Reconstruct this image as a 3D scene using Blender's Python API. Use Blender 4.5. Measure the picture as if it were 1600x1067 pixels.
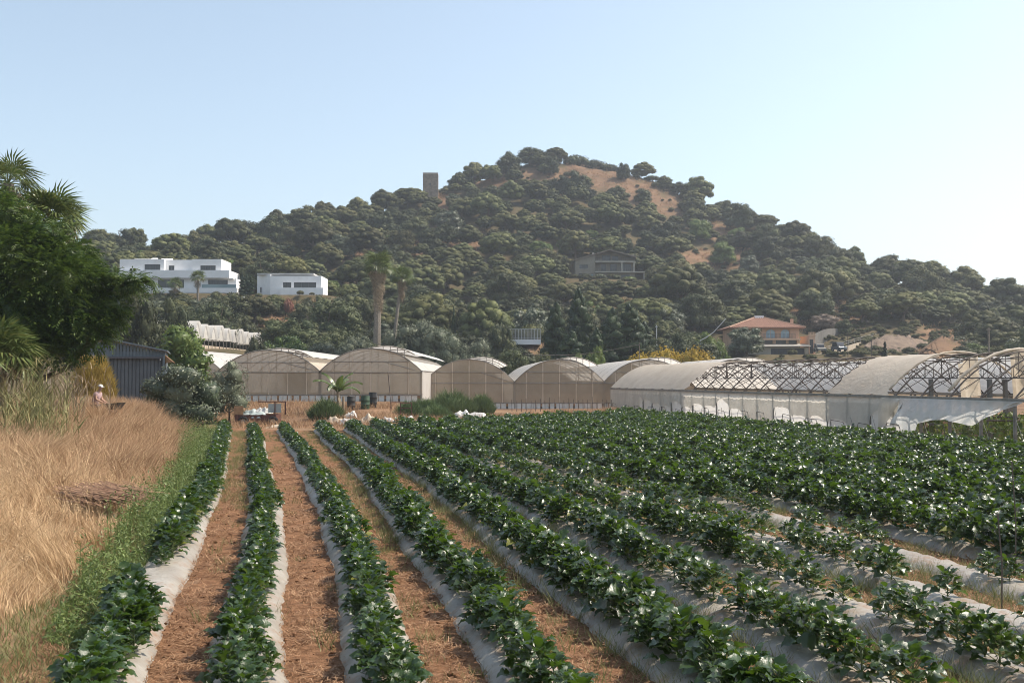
import bpy, bmesh, math, random
import numpy as np
from mathutils import Vector, Matrix

# ------------------------------------------------------------------ camera, sky, sun, exposure
F = 1600.0; HORIZON = 592.0; EYE = 3.4
PITCH = math.atan((HORIZON - 533.5) / F)
scene = bpy.context.scene
for o in list(bpy.data.objects):
    bpy.data.objects.remove(o)
COL = scene.collection
cam_d = bpy.data.cameras.new('camera'); cam_d.sensor_width = 36.0; cam_d.lens = 36.0 * F / 1600.0
cam_d.clip_start = 0.1; cam_d.clip_end = 6000.0
cam = bpy.data.objects.new('camera', cam_d); COL.objects.link(cam)
cam.location = (0, 0, EYE); cam.rotation_euler = (math.pi / 2 + PITCH, 0, 0)
scene.camera = cam

SUN_AZ = math.radians(76.0)      # to the right of the view direction
SUN_EL = math.radians(52.0)
world = bpy.data.worlds.new('World'); scene.world = world; world.use_nodes = True
wn = world.node_tree.nodes; wl = world.node_tree.links
bg = wn['Background']
sky = wn.new('ShaderNodeTexSky'); sky.sky_type = 'NISHITA'; sky.sun_disc = False
sky.sun_elevation = SUN_EL; sky.sun_rotation = SUN_AZ
sky.altitude = 0; sky.air_density = 1.0; sky.dust_density = 1.8; sky.ozone_density = 1.0
hsv = wn.new('ShaderNodeHueSaturation'); hsv.inputs['Saturation'].default_value = 0.76; hsv.inputs['Hue'].default_value = 0.488; hsv.inputs['Value'].default_value = 1.02
wl.new(sky.outputs[0], hsv.inputs['Color']); wl.new(hsv.outputs[0], bg.inputs[0]); bg.inputs[1].default_value = 0.105
sun_d = bpy.data.lights.new('sun', 'SUN'); sun_d.energy = 2.9; sun_d.angle = math.radians(0.55)
sun_d.color = (1.0, 0.915, 0.79)
sun = bpy.data.objects.new('sun', sun_d); COL.objects.link(sun)
S = Vector((math.sin(SUN_AZ) * math.cos(SUN_EL), math.cos(SUN_AZ) * math.cos(SUN_EL), math.sin(SUN_EL)))
sun.rotation_euler = S.to_track_quat('Z', 'Y').to_euler(); sun.location = S * 300
vs = scene.view_settings
vs.view_transform = 'Standard'; vs.look = 'None'; vs.gamma = 1.0; vs.use_curve_mapping = False
vs.exposure = 1.05
scene.cycles.max_bounces = 7; scene.cycles.transparent_max_bounces = 12
scene.cycles.diffuse_bounces = 3; scene.cycles.glossy_bounces = 2; scene.cycles.transmission_bounces = 4
scene.cycles.volume_bounces = 0
scene.cycles.use_denoising = True; scene.cycles.filter_width = 1.0

R = math.radians
rng = np.random.default_rng(7)
rnd = random.Random(11)

# ------------------------------------------------------------------ helpers
def tag(o, label=None, cat=None, group=None, kind=None):
    if label: o['label'] = label
    if cat: o['category'] = cat
    if group: o['group'] = group
    if kind: o['kind'] = kind
    return o

def empty(name, loc=(0, 0, 0), rz=0.0, parent=None):
    o = bpy.data.objects.new(name, None); COL.objects.link(o)
    o.location = loc; o.rotation_euler = (0, 0, rz); o.empty_display_size = 0.3
    if parent: o.parent = parent
    return o

def link(name, me, parent=None, loc=None, rot=None, scale=None):
    o = bpy.data.objects.new(name, me); COL.objects.link(o)
    if parent: o.parent = parent
    if loc is not None: o.location = loc
    if rot is not None: o.rotation_euler = rot
    if scale is not None: o.scale = scale
    return o

def copy_tree(o, parent=None):
    c = o.copy(); COL.objects.link(c); c.parent = parent
    for ch in list(o.children):
        copy_tree(ch, c)
    return c

def np_mesh(name, verts, faces, mat, smooth=False):
    """verts (n,3), faces (m,k) arrays or list of such arrays"""
    me = bpy.data.meshes.new(name)
    if not isinstance(faces, (list, tuple)): faces = [faces]
    faces = [np.asarray(f, dtype=np.int32) for f in faces if len(f)]
    verts = np.asarray(verts, dtype=np.float32)
    me.vertices.add(len(verts)); me.vertices.foreach_set('co', verts.ravel())
    nl = sum(f.size for f in faces); nf = sum(len(f) for f in faces)
    me.loops.add(nl); me.loops.foreach_set('vertex_index', np.concatenate([f.ravel() for f in faces]))
    me.polygons.add(nf)
    tot = np.concatenate([np.full(len(f), f.shape[1], np.int32) for f in faces])
    st = np.concatenate([[0], np.cumsum(tot)[:-1]]).astype(np.int32)
    me.polygons.foreach_set('loop_start', st)
    if smooth: me.polygons.foreach_set('use_smooth', np.ones(nf, bool))
    me.update(calc_edges=True); me.validate()
    if mat: me.materials.append(mat)
    return me

class MB:
    def __init__(s): s.v = []; s.f = []
    def add(s, vs_, fs_):
        b = len(s.v); s.v.extend([tuple(p) for p in vs_]); s.f.extend([tuple(b + i for i in f) for f in fs_])
    def box(s, x0, x1, y0, y1, z0, z1):
        s.add([(x0,y0,z0),(x1,y0,z0),(x1,y1,z0),(x0,y1,z0),(x0,y0,z1),(x1,y0,z1),(x1,y1,z1),(x0,y1,z1)],
              [(3,2,1,0),(4,5,6,7),(0,1,5,4),(1,2,6,5),(2,3,7,6),(3,0,4,7)])
        return s
    def quad(s, a, b, c, d): s.add([a,b,c,d], [(0,1,2,3)]); return s
    def tri(s, a, b, c): s.add([a,b,c], [(0,1,2)]); return s
    def tube(s, pts, r, n=6, cap=True):
        pts = [Vector(p) for p in pts]
        rs = r if isinstance(r, (list, tuple)) else [r] * len(pts)
        base = len(s.v); ref = None
        for i, p in enumerate(pts):
            t = (pts[min(i+1, len(pts)-1)] - pts[max(i-1, 0)]).normalized()
            if ref is None:
                ref = Vector((0,0,1)) if abs(t.z) < 0.9 else Vector((1,0,0))
            a = t.cross(ref)
            if a.length < 1e-4: a = t.orthogonal()
            a.normalize(); b = t.cross(a).normalized(); ref = -b if False else b.cross(t) * 0 + a.cross(t) * -1
            ref = a.cross(t)
            for k in range(n):
                an = 2 * math.pi * k / n
                q = p + (a * math.cos(an) + b * math.sin(an)) * rs[i]
                s.v.append(tuple(q))
        for i in range(len(pts) - 1):
            for k in range(n):
                k2 = (k + 1) % n
                s.f.append((base+i*n+k, base+i*n+k2, base+(i+1)*n+k2, base+(i+1)*n+k))
        if cap:
            s.f.append(tuple(base + k for k in reversed(range(n))))
            s.f.append(tuple(base + (len(pts)-1)*n + k for k in range(n)))
        return s
    def grid(s, fn, nu, nv):
        b = len(s.v)
        for i in range(nu + 1):
            for j in range(nv + 1): s.v.append(tuple(fn(i / nu, j / nv)))
        for i in range(nu):
            for j in range(nv):
                a = b + i * (nv + 1) + j
                s.f.append((a, a + nv + 1, a + nv + 2, a + 1))
        return s
    def wall(s, x0, x1, z0, z1, y, holes=(), depth=0.18):
        """wall facing -y at y with real openings; holes (x0,x1,z0,z1) with reveals going to +y"""
        xs = sorted({x0, x1, *[h[0] for h in holes], *[h[1] for h in holes]})
        zs = sorted({z0, z1, *[h[2] for h in holes], *[h[3] for h in holes]})
        for a, b in zip(xs, xs[1:]):
            for c, d in zip(zs, zs[1:]):
                mx, mz = (a+b)/2, (c+d)/2
                if any(h[0] < mx < h[1] and h[2] < mz < h[3] for h in holes): continue
                s.quad((a,y,c),(b,y,c),(b,y,d),(a,y,d))
        for h in holes:
            a,b,c,d = h; e = y + depth
            s.quad((a,y,c),(a,y,d),(a,e,d),(a,e,c)); s.quad((b,y,d),(b,y,c),(b,e,c),(b,e,d))
            s.quad((a,y,d),(b,y,d),(b,e,d),(a,e,d)); s.quad((b,y,c),(a,y,c),(a,e,c),(b,e,c))
        return s
    def mesh(s, name, mat, smooth=False):
        me = bpy.data.meshes.new(name); me.from_pydata(s.v, [], s.f)
        if smooth:
            for p in me.polygons: p.use_smooth = True
        me.update()
        if mat: me.materials.append(mat)
        return me
    def build(s, name, mat, parent=None, loc=None, rz=0.0, smooth=False):
        o = link(name, s.mesh(name, mat, smooth), parent, loc)
        if rz: o.rotation_euler = (0, 0, rz)
        return o

# ------------------------------------------------------------------ materials
def _new(name):
    m = bpy.data.materials.new(name); m.use_nodes = True
    nt = m.node_tree
    for n in list(nt.nodes): nt.nodes.remove(n)
    out = nt.nodes.new('ShaderNodeOutputMaterial')
    return m, nt, out

def _noise(nt, scale, detail=4, rough=0.6, vec=None, dim='3D'):
    n = nt.nodes.new('ShaderNodeTexNoise'); n.inputs['Scale'].default_value = scale
    n.inputs['Detail'].default_value = detail; n.inputs['Roughness'].default_value = rough
    if vec: nt.links.new(vec, n.inputs['Vector'])
    return n

def _ramp(nt, fac, stops):
    r = nt.nodes.new('ShaderNodeValToRGB'); e = r.color_ramp.elements
    while len(e) < len(stops): e.new(0.5)
    for i, (p, c) in enumerate(stops):
        e[i].position = p; e[i].color = (*c, 1) if len(c) == 3 else c
    nt.links.new(fac, r.inputs[0]); return r

def _mixc(nt, fac, a, b, mode='MIX'):
    m = nt.nodes.new('ShaderNodeMix'); m.data_type = 'RGBA'; m.blend_type = mode
    if isinstance(fac, (int, float)): m.inputs[0].default_value = fac
    else: nt.links.new(fac, m.inputs[0])
    for s_, x in ((6, a), (7, b)):
        if isinstance(x, (tuple, list)): m.inputs[s_].default_value = (*x[:3], 1)
        else: nt.links.new(x, m.inputs[s_])
    return m.outputs[2]

def surf(name, c1, c2=None, rough=0.7, scale=2.0, bump=0.0, bscale=20.0, spec=0.3, metal=0.0, stops=None, wcoord=True, dirt=None):
    m, nt, out = _new(name)
    p = nt.nodes.new('ShaderNodeBsdfPrincipled'); nt.links.new(p.outputs[0], out.inputs[0])
    g = nt.nodes.new('ShaderNodeNewGeometry') if wcoord else nt.nodes.new('ShaderNodeTexCoord')
    vec = g.outputs['Position'] if wcoord else g.outputs['Object']
    if c2 is None: c2 = tuple(x * 0.78 for x in c1)
    n = _noise(nt, scale, 5, 0.62, vec)
    r = _ramp(nt, n.outputs[0], stops or [(0.36, c2), (0.64, c1)])
    col = r.outputs[0]
    if dirt:
        n3 = _noise(nt, dirt[1], 6, 0.7, vec)
        r3 = _ramp(nt, n3.outputs[0], [(0.5, (0,0,0)), (0.72, (dirt[2],)*3)])
        col = _mixc(nt, r3.outputs[0], col, dirt[0])
    nt.links.new(col, p.inputs['Base Color'])
    p.inputs['Roughness'].default_value = rough; p.inputs['Specular IOR Level'].default_value = spec
    p.inputs['Metallic'].default_value = metal
    if bump:
        n2 = _noise(nt, bscale, 4, 0.6, vec)
        b = nt.nodes.new('ShaderNodeBump'); b.inputs['Strength'].default_value = bump; b.inputs['Distance'].default_value = 0.05
        nt.links.new(n2.outputs[0], b.inputs['Height']); nt.links.new(b.outputs[0], p.inputs['Normal'])
    return m

def leaf(name, ca, cb, trans=0.3, tcol=None, rough=0.5, spec=0.35, objvar=0.35, pale_leaf=None, patch=None):
    """foliage: colour varies per leaf (island) and per plant (object)"""
    m, nt, out = _new(name)
    p = nt.nodes.new('ShaderNodeBsdfPrincipled'); t = nt.nodes.new('ShaderNodeBsdfTranslucent')
    g = nt.nodes.new('ShaderNodeNewGeometry'); oi = nt.nodes.new('ShaderNodeObjectInfo')
    col = _ramp(nt, g.outputs['Random Per Island'], [(0.0, ca), (1.0, cb)] if pale_leaf is None else [(0.0, ca), (0.66, cb), (0.955, pale_leaf), (0.975, (0.20, 0.20, 0.035))]).outputs[0]  # random leaves are paler in their own colour, a few yellowish
    hs = nt.nodes.new('ShaderNodeHueSaturation')
    mp = nt.nodes.new('ShaderNodeMapRange'); nt.links.new(oi.outputs['Random'], mp.inputs[0])
    mp.inputs[3].default_value = 1 - objvar; mp.inputs[4].default_value = 1 + objvar
    nt.links.new(mp.outputs[0], hs.inputs['Value'])
    mh = nt.nodes.new('ShaderNodeMapRange'); nt.links.new(oi.outputs['Random'], mh.inputs[0])
    mul = nt.nodes.new('ShaderNodeMath'); mul.operation = 'MULTIPLY'; mul.inputs[1].default_value = 7.31
    fr = nt.nodes.new('ShaderNodeMath'); fr.operation = 'FRACT'
    nt.links.new(oi.outputs['Random'], mul.inputs[0]); nt.links.new(mul.outputs[0], fr.inputs[0]); nt.links.new(fr.outputs[0], mh.inputs[0])
    mh.inputs[3].default_value = 0.5 - 0.05 * objvar; mh.inputs[4].default_value = 0.5 + 0.04 * objvar
    nt.links.new(mh.outputs[0], hs.inputs['Hue'])
    if patch:
        pn = _noise(nt, patch[0], 4, 0.65, g.outputs['Position']); pr_ = _ramp(nt, pn.outputs[0], [(0.33, patch[1]), (0.67, (1, 1, 1))]); col = _mixc(nt, 1.0, col, pr_.outputs[0], 'MULTIPLY')
    nt.links.new(col, hs.inputs['Color'])
    nt.links.new(hs.outputs[0], p.inputs['Base Color'])
    p.inputs['Roughness'].default_value = rough; p.inputs['Specular IOR Level'].default_value = spec
    if tcol is None: nt.links.new(hs.outputs[0], t.inputs[0])
    else: t.inputs[0].default_value = (*tcol, 1)
    mx = nt.nodes.new('ShaderNodeMixShader'); mx.inputs[0].default_value = trans
    nt.links.new(p.outputs[0], mx.inputs[1]); nt.links.new(t.outputs[0], mx.inputs[2]); nt.links.new(mx.outputs[0], out.inputs[0])
    return m

def bumped(m, scale, strength, dist=0.02):
    nt = m.node_tree; p = [n for n in nt.nodes if n.type == 'BSDF_PRINCIPLED'][0]; tc = nt.nodes.new('ShaderNodeTexCoord')
    n2 = _noise(nt, scale, 3, 0.6, tc.outputs['Object']); b = nt.nodes.new('ShaderNodeBump'); b.inputs['Strength'].default_value = strength; b.inputs['Distance'].default_value = dist
    nt.links.new(n2.outputs[0], b.inputs['Height']); nt.links.new(b.outputs[0], p.inputs['Normal']); return m

def film(name, col, transl=0.4, transp=0.0, rough=0.45, dirt=0.25, dcol=(0.42, 0.36, 0.28), scale=0.6):
    """greenhouse plastic: diffuse + translucent + some see-through, dusty in patches"""
    m, nt, out = _new(name)
    p = nt.nodes.new('ShaderNodeBsdfPrincipled'); t = nt.nodes.new('ShaderNodeBsdfTranslucent'); tr = nt.nodes.new('ShaderNodeBsdfTransparent')
    g = nt.nodes.new('ShaderNodeNewGeometry')
    n = _noise(nt, scale, 6, 0.65, g.outputs['Position'])
    r = _ramp(nt, n.outputs[0], [(0.40, (0,0,0)), (0.75, (dirt,)*3)])
    c = _mixc(nt, r.outputs[0], col, dcol)
    nt.links.new(c, p.inputs['Base Color']); nt.links.new(c, t.inputs[0])
    nb = _noise(nt, 1.7, 5, 0.6, g.outputs['Position']); nb.inputs['Distortion'].default_value = 1.5; bp = nt.nodes.new('ShaderNodeBump'); bp.inputs['Strength'].default_value = 0.5; bp.inputs['Distance'].default_value = 0.12
    nt.links.new(nb.outputs[0], bp.inputs['Height']); nt.links.new(bp.outputs[0], p.inputs['Normal']); nt.links.new(bp.outputs[0], t.inputs['Normal'])
    p.inputs['Roughness'].default_value = rough; p.inputs['Specular IOR Level'].default_value = 0.35
    a = nt.nodes.new('ShaderNodeMixShader'); a.inputs[0].default_value = transl
    nt.links.new(p.outputs[0], a.inputs[1]); nt.links.new(t.outputs[0], a.inputs[2])
    b = nt.nodes.new('ShaderNodeMixShader'); b.inputs[0].default_value = transp
    nt.links.new(a.outputs[0], b.inputs[1]); nt.links.new(tr.outputs[0], b.inputs[2])
    nt.links.new(b.outputs[0], out.inputs[0])
    return m

def glass(name, col, rough=0.08):
    m, nt, out = _new(name)
    p = nt.nodes.new('ShaderNodeBsdfPrincipled'); p.inputs['Base Color'].default_value = (*col, 1)
    p.inputs['Roughness'].default_value = rough; p.inputs['Specular IOR Level'].default_value = 0.6
    nt.links.new(p.outputs[0], out.inputs[0]); return m

M = {}
M['straw_blade'] = leaf('straw_blade', (0.20, 0.105, 0.055), (0.60, 0.38, 0.22), 0.15, rough=0.6, spec=0.2, objvar=0.0, patch=(1.4, (0.55, 0.48, 0.42)))
M['drygrass'] = leaf('drygrass', (0.40, 0.27, 0.15), (0.82, 0.62, 0.39), 0.35, rough=0.6, spec=0.2, objvar=0.0, patch=(0.9, (0.74, 0.67, 0.60)))
M['dryfluff'] = leaf('dryfluff', (0.31, 0.18, 0.10), (0.60, 0.41, 0.25), 0.35, rough=0.7, spec=0.15, objvar=0.0, patch=(0.6, (0.72, 0.70, 0.68)))
M['greengrass'] = leaf('greengrass', (0.09, 0.12, 0.035), (0.30, 0.29, 0.12), 0.3, rough=0.5, objvar=0.0)
M['weedleaf'] = leaf('weedleaf', (0.075, 0.125, 0.03), (0.23, 0.29, 0.09), 0.35, rough=0.45, objvar=0.1)
M['crop'] = bumped(leaf('crop', (0.013, 0.030, 0.006), (0.030, 0.060, 0.011), 0.22, tcol=(0.12, 0.22, 0.015), rough=0.30, spec=0.58, objvar=0.15, pale_leaf=(0.050, 0.078, 0.028)), 45, 0.4, 0.010)
M['cropstem'] = surf('cropstem', (0.14, 0.17, 0.07))
M['mulch'] = surf('mulch', (0.35, 0.32, 0.275), (0.25, 0.215, 0.175), 0.42, 1.3, 0.5, 9.0, spec=0.45, dirt=((0.26, 0.16, 0.095), 2.2, 1.25))
M['soil'] = surf('soil', (0.31, 0.165, 0.09), (0.16, 0.082, 0.044), 0.95, 5.0, 1.0, 30.0, spec=0.1, dirt=((0.12, 0.065, 0.035), 9.0, 0.7))
M['ground'] = surf('ground', (0.255, 0.155, 0.093), (0.155, 0.094, 0.058), 0.95, 0.16, 0.8, 3.0, spec=0.1, dirt=((0.12, 0.105, 0.05), 0.35, 0.85))
M['pine'] = leaf('pine', (0.054, 0.062, 0.021), (0.122, 0.122, 0.041), 0.12, rough=0.65, spec=0.2, objvar=0.42)
M['oak'] = leaf('oak', (0.042, 0.053, 0.021), (0.098, 0.106, 0.042), 0.12, rough=0.6, spec=0.25, objvar=0.4)
M['olive'] = leaf('olive', (0.085, 0.10, 0.06), (0.17, 0.185, 0.12), 0.15, rough=0.55, spec=0.3, objvar=0.15)
M['greygreen'] = leaf('greygreen', (0.048, 0.066, 0.030), (0.145, 0.155, 0.092), 0.12, rough=0.45, spec=0.45, objvar=0.1)
M['poplar'] = leaf('poplar', (0.013, 0.027, 0.010), (0.038, 0.058, 0.018), 0.14, rough=0.5, spec=0.3, objvar=0.15)
M['bright'] = leaf('bright', (0.075, 0.125, 0.022), (0.17, 0.21, 0.05), 0.3, rough=0.45, spec=0.35, objvar=0.15)
M['lush'] = leaf('lush', (0.026, 0.060, 0.009), (0.11, 0.16, 0.027), 0.3, rough=0.42, spec=0.4, objvar=0.0)
M['scrub'] = leaf('scrub', (0.06, 0.068, 0.03), (0.15, 0.14, 0.06), 0.1, rough=0.7, spec=0.15, objvar=0.25)
M['yellow'] = leaf('yellow', (0.26, 0.19, 0.02), (0.42, 0.29, 0.04), 0.25, rough=0.6, spec=0.2, objvar=0.1)
M['golden'] = leaf('golden', (0.30, 0.22, 0.05), (0.46, 0.33, 0.09), 0.3, rough=0.6, spec=0.2, objvar=0.0)
M['tamarisk'] = leaf('tamarisk', (0.075, 0.115, 0.045), (0.17, 0.22, 0.09), 0.2, rough=0.6, spec=0.2, objvar=0.1)
M['palmleaf'] = leaf('palmleaf', (0.07, 0.11, 0.025), (0.17, 0.20, 0.06), 0.25, rough=0.4, spec=0.45, objvar=0.2)
M['palmdead'] = leaf('palmdead', (0.22, 0.165, 0.11), (0.37, 0.295, 0.20), 0.2, rough=0.7, spec=0.15, objvar=0.15)
M['banana'] = leaf('banana', (0.05, 0.085, 0.018), (0.12, 0.16, 0.035), 0.35, rough=0.35, spec=0.5, objvar=0.1)
M['reed'] = leaf('reed', (0.12, 0.14, 0.05), (0.34, 0.28, 0.13), 0.2, rough=0.6, spec=0.2, objvar=0.1)
M['bloom'] = leaf('bloom', (0.20, 0.09, 0.05), (0.36, 0.14, 0.10), 0.3, objvar=0.1)
M['bark'] = surf('bark', (0.20, 0.15, 0.11), (0.10, 0.075, 0.055), 0.9, 6.0, 0.8, 12.0)
M['palmbark'] = surf('palmbark', (0.27, 0.23, 0.185), (0.16, 0.135, 0.105), 0.9, 5.0, 0.9, 8.0)
M['stone'] = surf('stone', (0.27, 0.22, 0.17), (0.17, 0.135, 0.11), 0.9, 1.3, 0.8, 3.0)
M['stonecap'] = surf('stonecap', (0.42, 0.34, 0.27), None, 0.9, 1.3)
M['whitewall'] = surf('whitewall', (0.83, 0.82, 0.81), (0.76, 0.75, 0.74), 0.7, 0.5)
M['whiteroof'] = surf('whiteroof', (0.55, 0.54, 0.52), None, 0.7, 0.5)
M['glassdark'] = glass('glassdark', (0.035, 0.037, 0.042))
M['glassrail'] = glass('glassrail', (0.22, 0.30, 0.32), 0.15)
M['frame'] = surf('frame', (0.10, 0.10, 0.11), None, 0.5)
M['beigewall'] = surf('beigewall', (0.27, 0.24, 0.19), (0.22, 0.195, 0.155), 0.85, 0.7)
M['beigetrim'] = surf('beigetrim', (0.46, 0.42, 0.35), None, 0.8, 0.7)
M['terracotta'] = surf('terracotta', (0.34, 0.185, 0.125), (0.24, 0.125, 0.085), 0.85, 1.8, 0.3, 6.0)
M['roofridge'] = surf('roofridge', (0.55, 0.36, 0.25), None, 0.85, 1.8)
M['orange'] = surf('orange', (0.60, 0.39, 0.27), (0.53, 0.34, 0.23), 0.85, 0.6)
M['orangelight'] = surf('orangelight', (0.68, 0.47, 0.32), None, 0.85, 0.6)
M['bluedoor'] = surf('bluedoor', (0.42, 0.55, 0.62), None, 0.5, 0.8)
M['greywall'] = surf('greywall', (0.20, 0.185, 0.165), None, 0.9, 0.8, 0.4, 4.0)
M['concrete'] = surf('concrete', (0.42, 0.39, 0.34), (0.33, 0.30, 0.26), 0.9, 0.5, 0.3, 6.0)
M['road'] = surf('road', (0.52, 0.44, 0.34), (0.42, 0.34, 0.25), 0.95, 0.3, 0.4, 4.0)
M['darkmetal'] = surf('darkmetal', (0.13, 0.10, 0.08), (0.07, 0.055, 0.045), 0.6, 4.0, spec=0.4)
M['galv'] = surf('galv', (0.30, 0.28, 0.25), (0.20, 0.18, 0.155), 0.5, 3.0, spec=0.5, metal=0.3)
M['wood'] = surf('wood', (0.42, 0.27, 0.15), (0.30, 0.18, 0.10), 0.8, 3.0)
M['cartbrown'] = surf('cartbrown', (0.13, 0.055, 0.04), (0.08, 0.034, 0.026), 0.65, 3.0)
M['shed'] = surf('shed', (0.135, 0.165, 0.19), (0.105, 0.13, 0.15), 0.5, 1.2, spec=0.4)
M['sheddoor'] = surf('sheddoor', (0.115, 0.125, 0.135), (0.09, 0.10, 0.11), 0.55, 1.2)
M['filmroof'] = film('filmroof', (0.80, 0.77, 0.72), 0.42, 0.0, 0.4, 0.35, (0.55, 0.48, 0.40))
M['filmold'] = film('filmold', (0.73, 0.64, 0.52), 0.42, 0.0, 0.45, 0.5, (0.48, 0.38, 0.27))
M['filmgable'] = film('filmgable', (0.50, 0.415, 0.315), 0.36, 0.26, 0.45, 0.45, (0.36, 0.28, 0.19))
M['filmside'] = film('filmside', (0.76, 0.72, 0.65), 0.55, 0.02, 0.4, 0.35, (0.48, 0.44, 0.38), 0.9)
M['filmlow'] = film('filmlow', (0.82, 0.81, 0.78), 0.5, 0.0, 0.4, 0.15)
M['filmtorn'] = film('filmtorn', (0.80, 0.81, 0.80), 0.45, 0.12, 0.3, 0.2)
M['skirt'] = surf('skirt', (0.74, 0.72, 0.68), (0.62, 0.59, 0.53), 0.6, 1.5, dirt=((0.40, 0.32, 0.23), 1.2, 0.6))
M['sheet'] = surf('sheet', (0.62, 0.60, 0.57), (0.46, 0.44, 0.41), 0.5, 1.2)
M['sheetbeige'] = surf('sheetbeige', (0.55, 0.45, 0.34), None, 0.6, 1.2)
M['tarp'] = surf('tarp', (0.40, 0.45, 0.43), (0.32, 0.36, 0.35), 0.5, 1.5)
M['drum'] = surf('drum', (0.05, 0.045, 0.04), None, 0.5, 2.0)
M['drumgreen'] = surf('drumgreen', (0.05, 0.09, 0.05), None, 0.5, 2.0)
M['skin'] = surf('skin', (0.55, 0.34, 0.25), None, 0.6, 8.0)
M['shirt'] = surf('shirt', (0.52, 0.36, 0.35), (0.42, 0.28, 0.28), 0.85, 6.0)
M['trousers'] = surf('trousers', (0.10, 0.11, 0.14), None, 0.85, 6.0)
M['cap'] = surf('cap', (0.85, 0.84, 0.82), None, 0.8, 6.0)
M['carpaint'] = surf('carpaint', (0.07, 0.08, 0.09), None, 0.3, 1.0, spec=0.6)
M['carwhite'] = surf('carwhite', (0.75, 0.75, 0.74), None, 0.35, 1.0, spec=0.6)
M['rubber'] = surf('rubber', (0.03, 0.03, 0.03), None, 0.8)
M['rock'] = surf('rock', (0.24, 0.175, 0.125), (0.14, 0.10, 0.075), 0.95, 0.7, 1.0, 2.0)
M['cane'] = leaf('cane', (0.16, 0.09, 0.06), (0.34, 0.21, 0.13), 0.0, rough=0.7, spec=0.2, objvar=0.0)
M['deadshrub'] = leaf('deadshrub', (0.22, 0.17, 0.14), (0.32, 0.25, 0.20), 0.1, rough=0.8, spec=0.1, objvar=0.1)

# ------------------------------------------------------------------ terrain
def sstep(a, b, x):
    t = np.clip((np.asarray(x, float) - a) / (b - a), 0, 1); return t * t * (3 - 2 * t)

RX = np.array([-500, 0, 160, 230, 300, 370, 450, 520, 600, 680, 750, 800, 840, 900, 950, 1000, 1060, 1110, 1150, 1200, 1250, 1300, 1380, 1450, 1520, 1600, 1750, 2200])
RY = np.array([420, 410, 402, 400, 394, 378, 360, 348, 332, 310, 285, 262, 251, 250, 258, 275, 300, 330, 347, 368, 392, 414, 436, 458, 478, 494, 516, 550])
RD = np.array([300, 310, 318, 322, 330, 338, 348, 358, 368, 378, 388, 395, 400, 402, 402, 398, 392, 385, 378, 365, 352, 340, 322, 308, 300, 295, 290, 290])
RE = np.array([1.1, 1.1, 1.1, 1.1, 1.12, 1.2, 1.3, 1.45, 1.6, 1.7, 1.75, 1.8, 1.85, 1.85, 1.85, 1.85, 1.85, 1.8, 1.75, 1.7, 1.6, 1.5, 1.5, 1.5, 1.5, 1.5, 1.5, 1.5])
FOOT = 138.0

def _vnoise(x, y, s, seed):
    r_ = np.random.default_rng(seed); T = r_.random((64, 64))
    u = x / s; v = y / s; iu = np.floor(u).astype(int); iv = np.floor(v).astype(int)
    fu = u - iu; fv = v - iv; fu = fu*fu*(3-2*fu); fv = fv*fv*(3-2*fv)
    g = lambda a, b: T[a % 64, b % 64]
    return (g(iu,iv)*(1-fu)*(1-fv) + g(iu+1,iv)*fu*(1-fv) + g(iu,iv+1)*(1-fu)*fv + g(iu+1,iv+1)*fu*fv) - 0.5

ROWY = np.array([-2, 11.6, 21.1, 29.7, 40.9, 61.8, 110])
ROWX = [[-1.5, -4.6, -6.72, -8.9, -11.76, -17.4, -30.4], [0.05, -2.94, -5.07, -7.2, -10.1, -15.5, -28.3], [1.45, -1.38, -3.36, -5.3, -8.24, -13.9, -26.7],
        [2.75, 0.15, -1.65, -3.3, -5.95, -11.5, -24.3], [4.7, 2.0, 0.13, -1.3, -3.75, -9.4, -21.8]]
def _smooth(y, tab):
    r_ = 0
    for d_ in (-3.0, -1.5, 0, 1.5, 3.0): r_ = r_ + np.interp(y + d_, ROWY, tab)
    return r_ / 5
def row_x(k, y):
    y = np.asarray(y, float)
    w = 0.05 * np.sin(y * 0.23 + k * 1.7) + 0.035 * np.sin(y * 0.71 + k)
    b = _smooth(y, ROWX[min(k, 4)]) + 1.75 * max(0, k - 4)
    lin = ROWX[min(k, 4)][1] + 1.75 * max(0, k - 4) - 0.2246 * (y - 11.6)
    f_ = min(1.0, max(0.0, (k - 1) / 4.0))
    return b * (1 - f_) + lin * f_ + w
RW0 = np.array((9.9, 102.0)); RWU = np.array((0.2191, -0.9757)); RWV = np.array((0.9757, 0.2191))
def wall_x(y): return RW0[0] + (102.0 - np.asarray(y, float)) * 0.2246
def left_edge(y): return row_x(0, y) - 0.95

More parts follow.
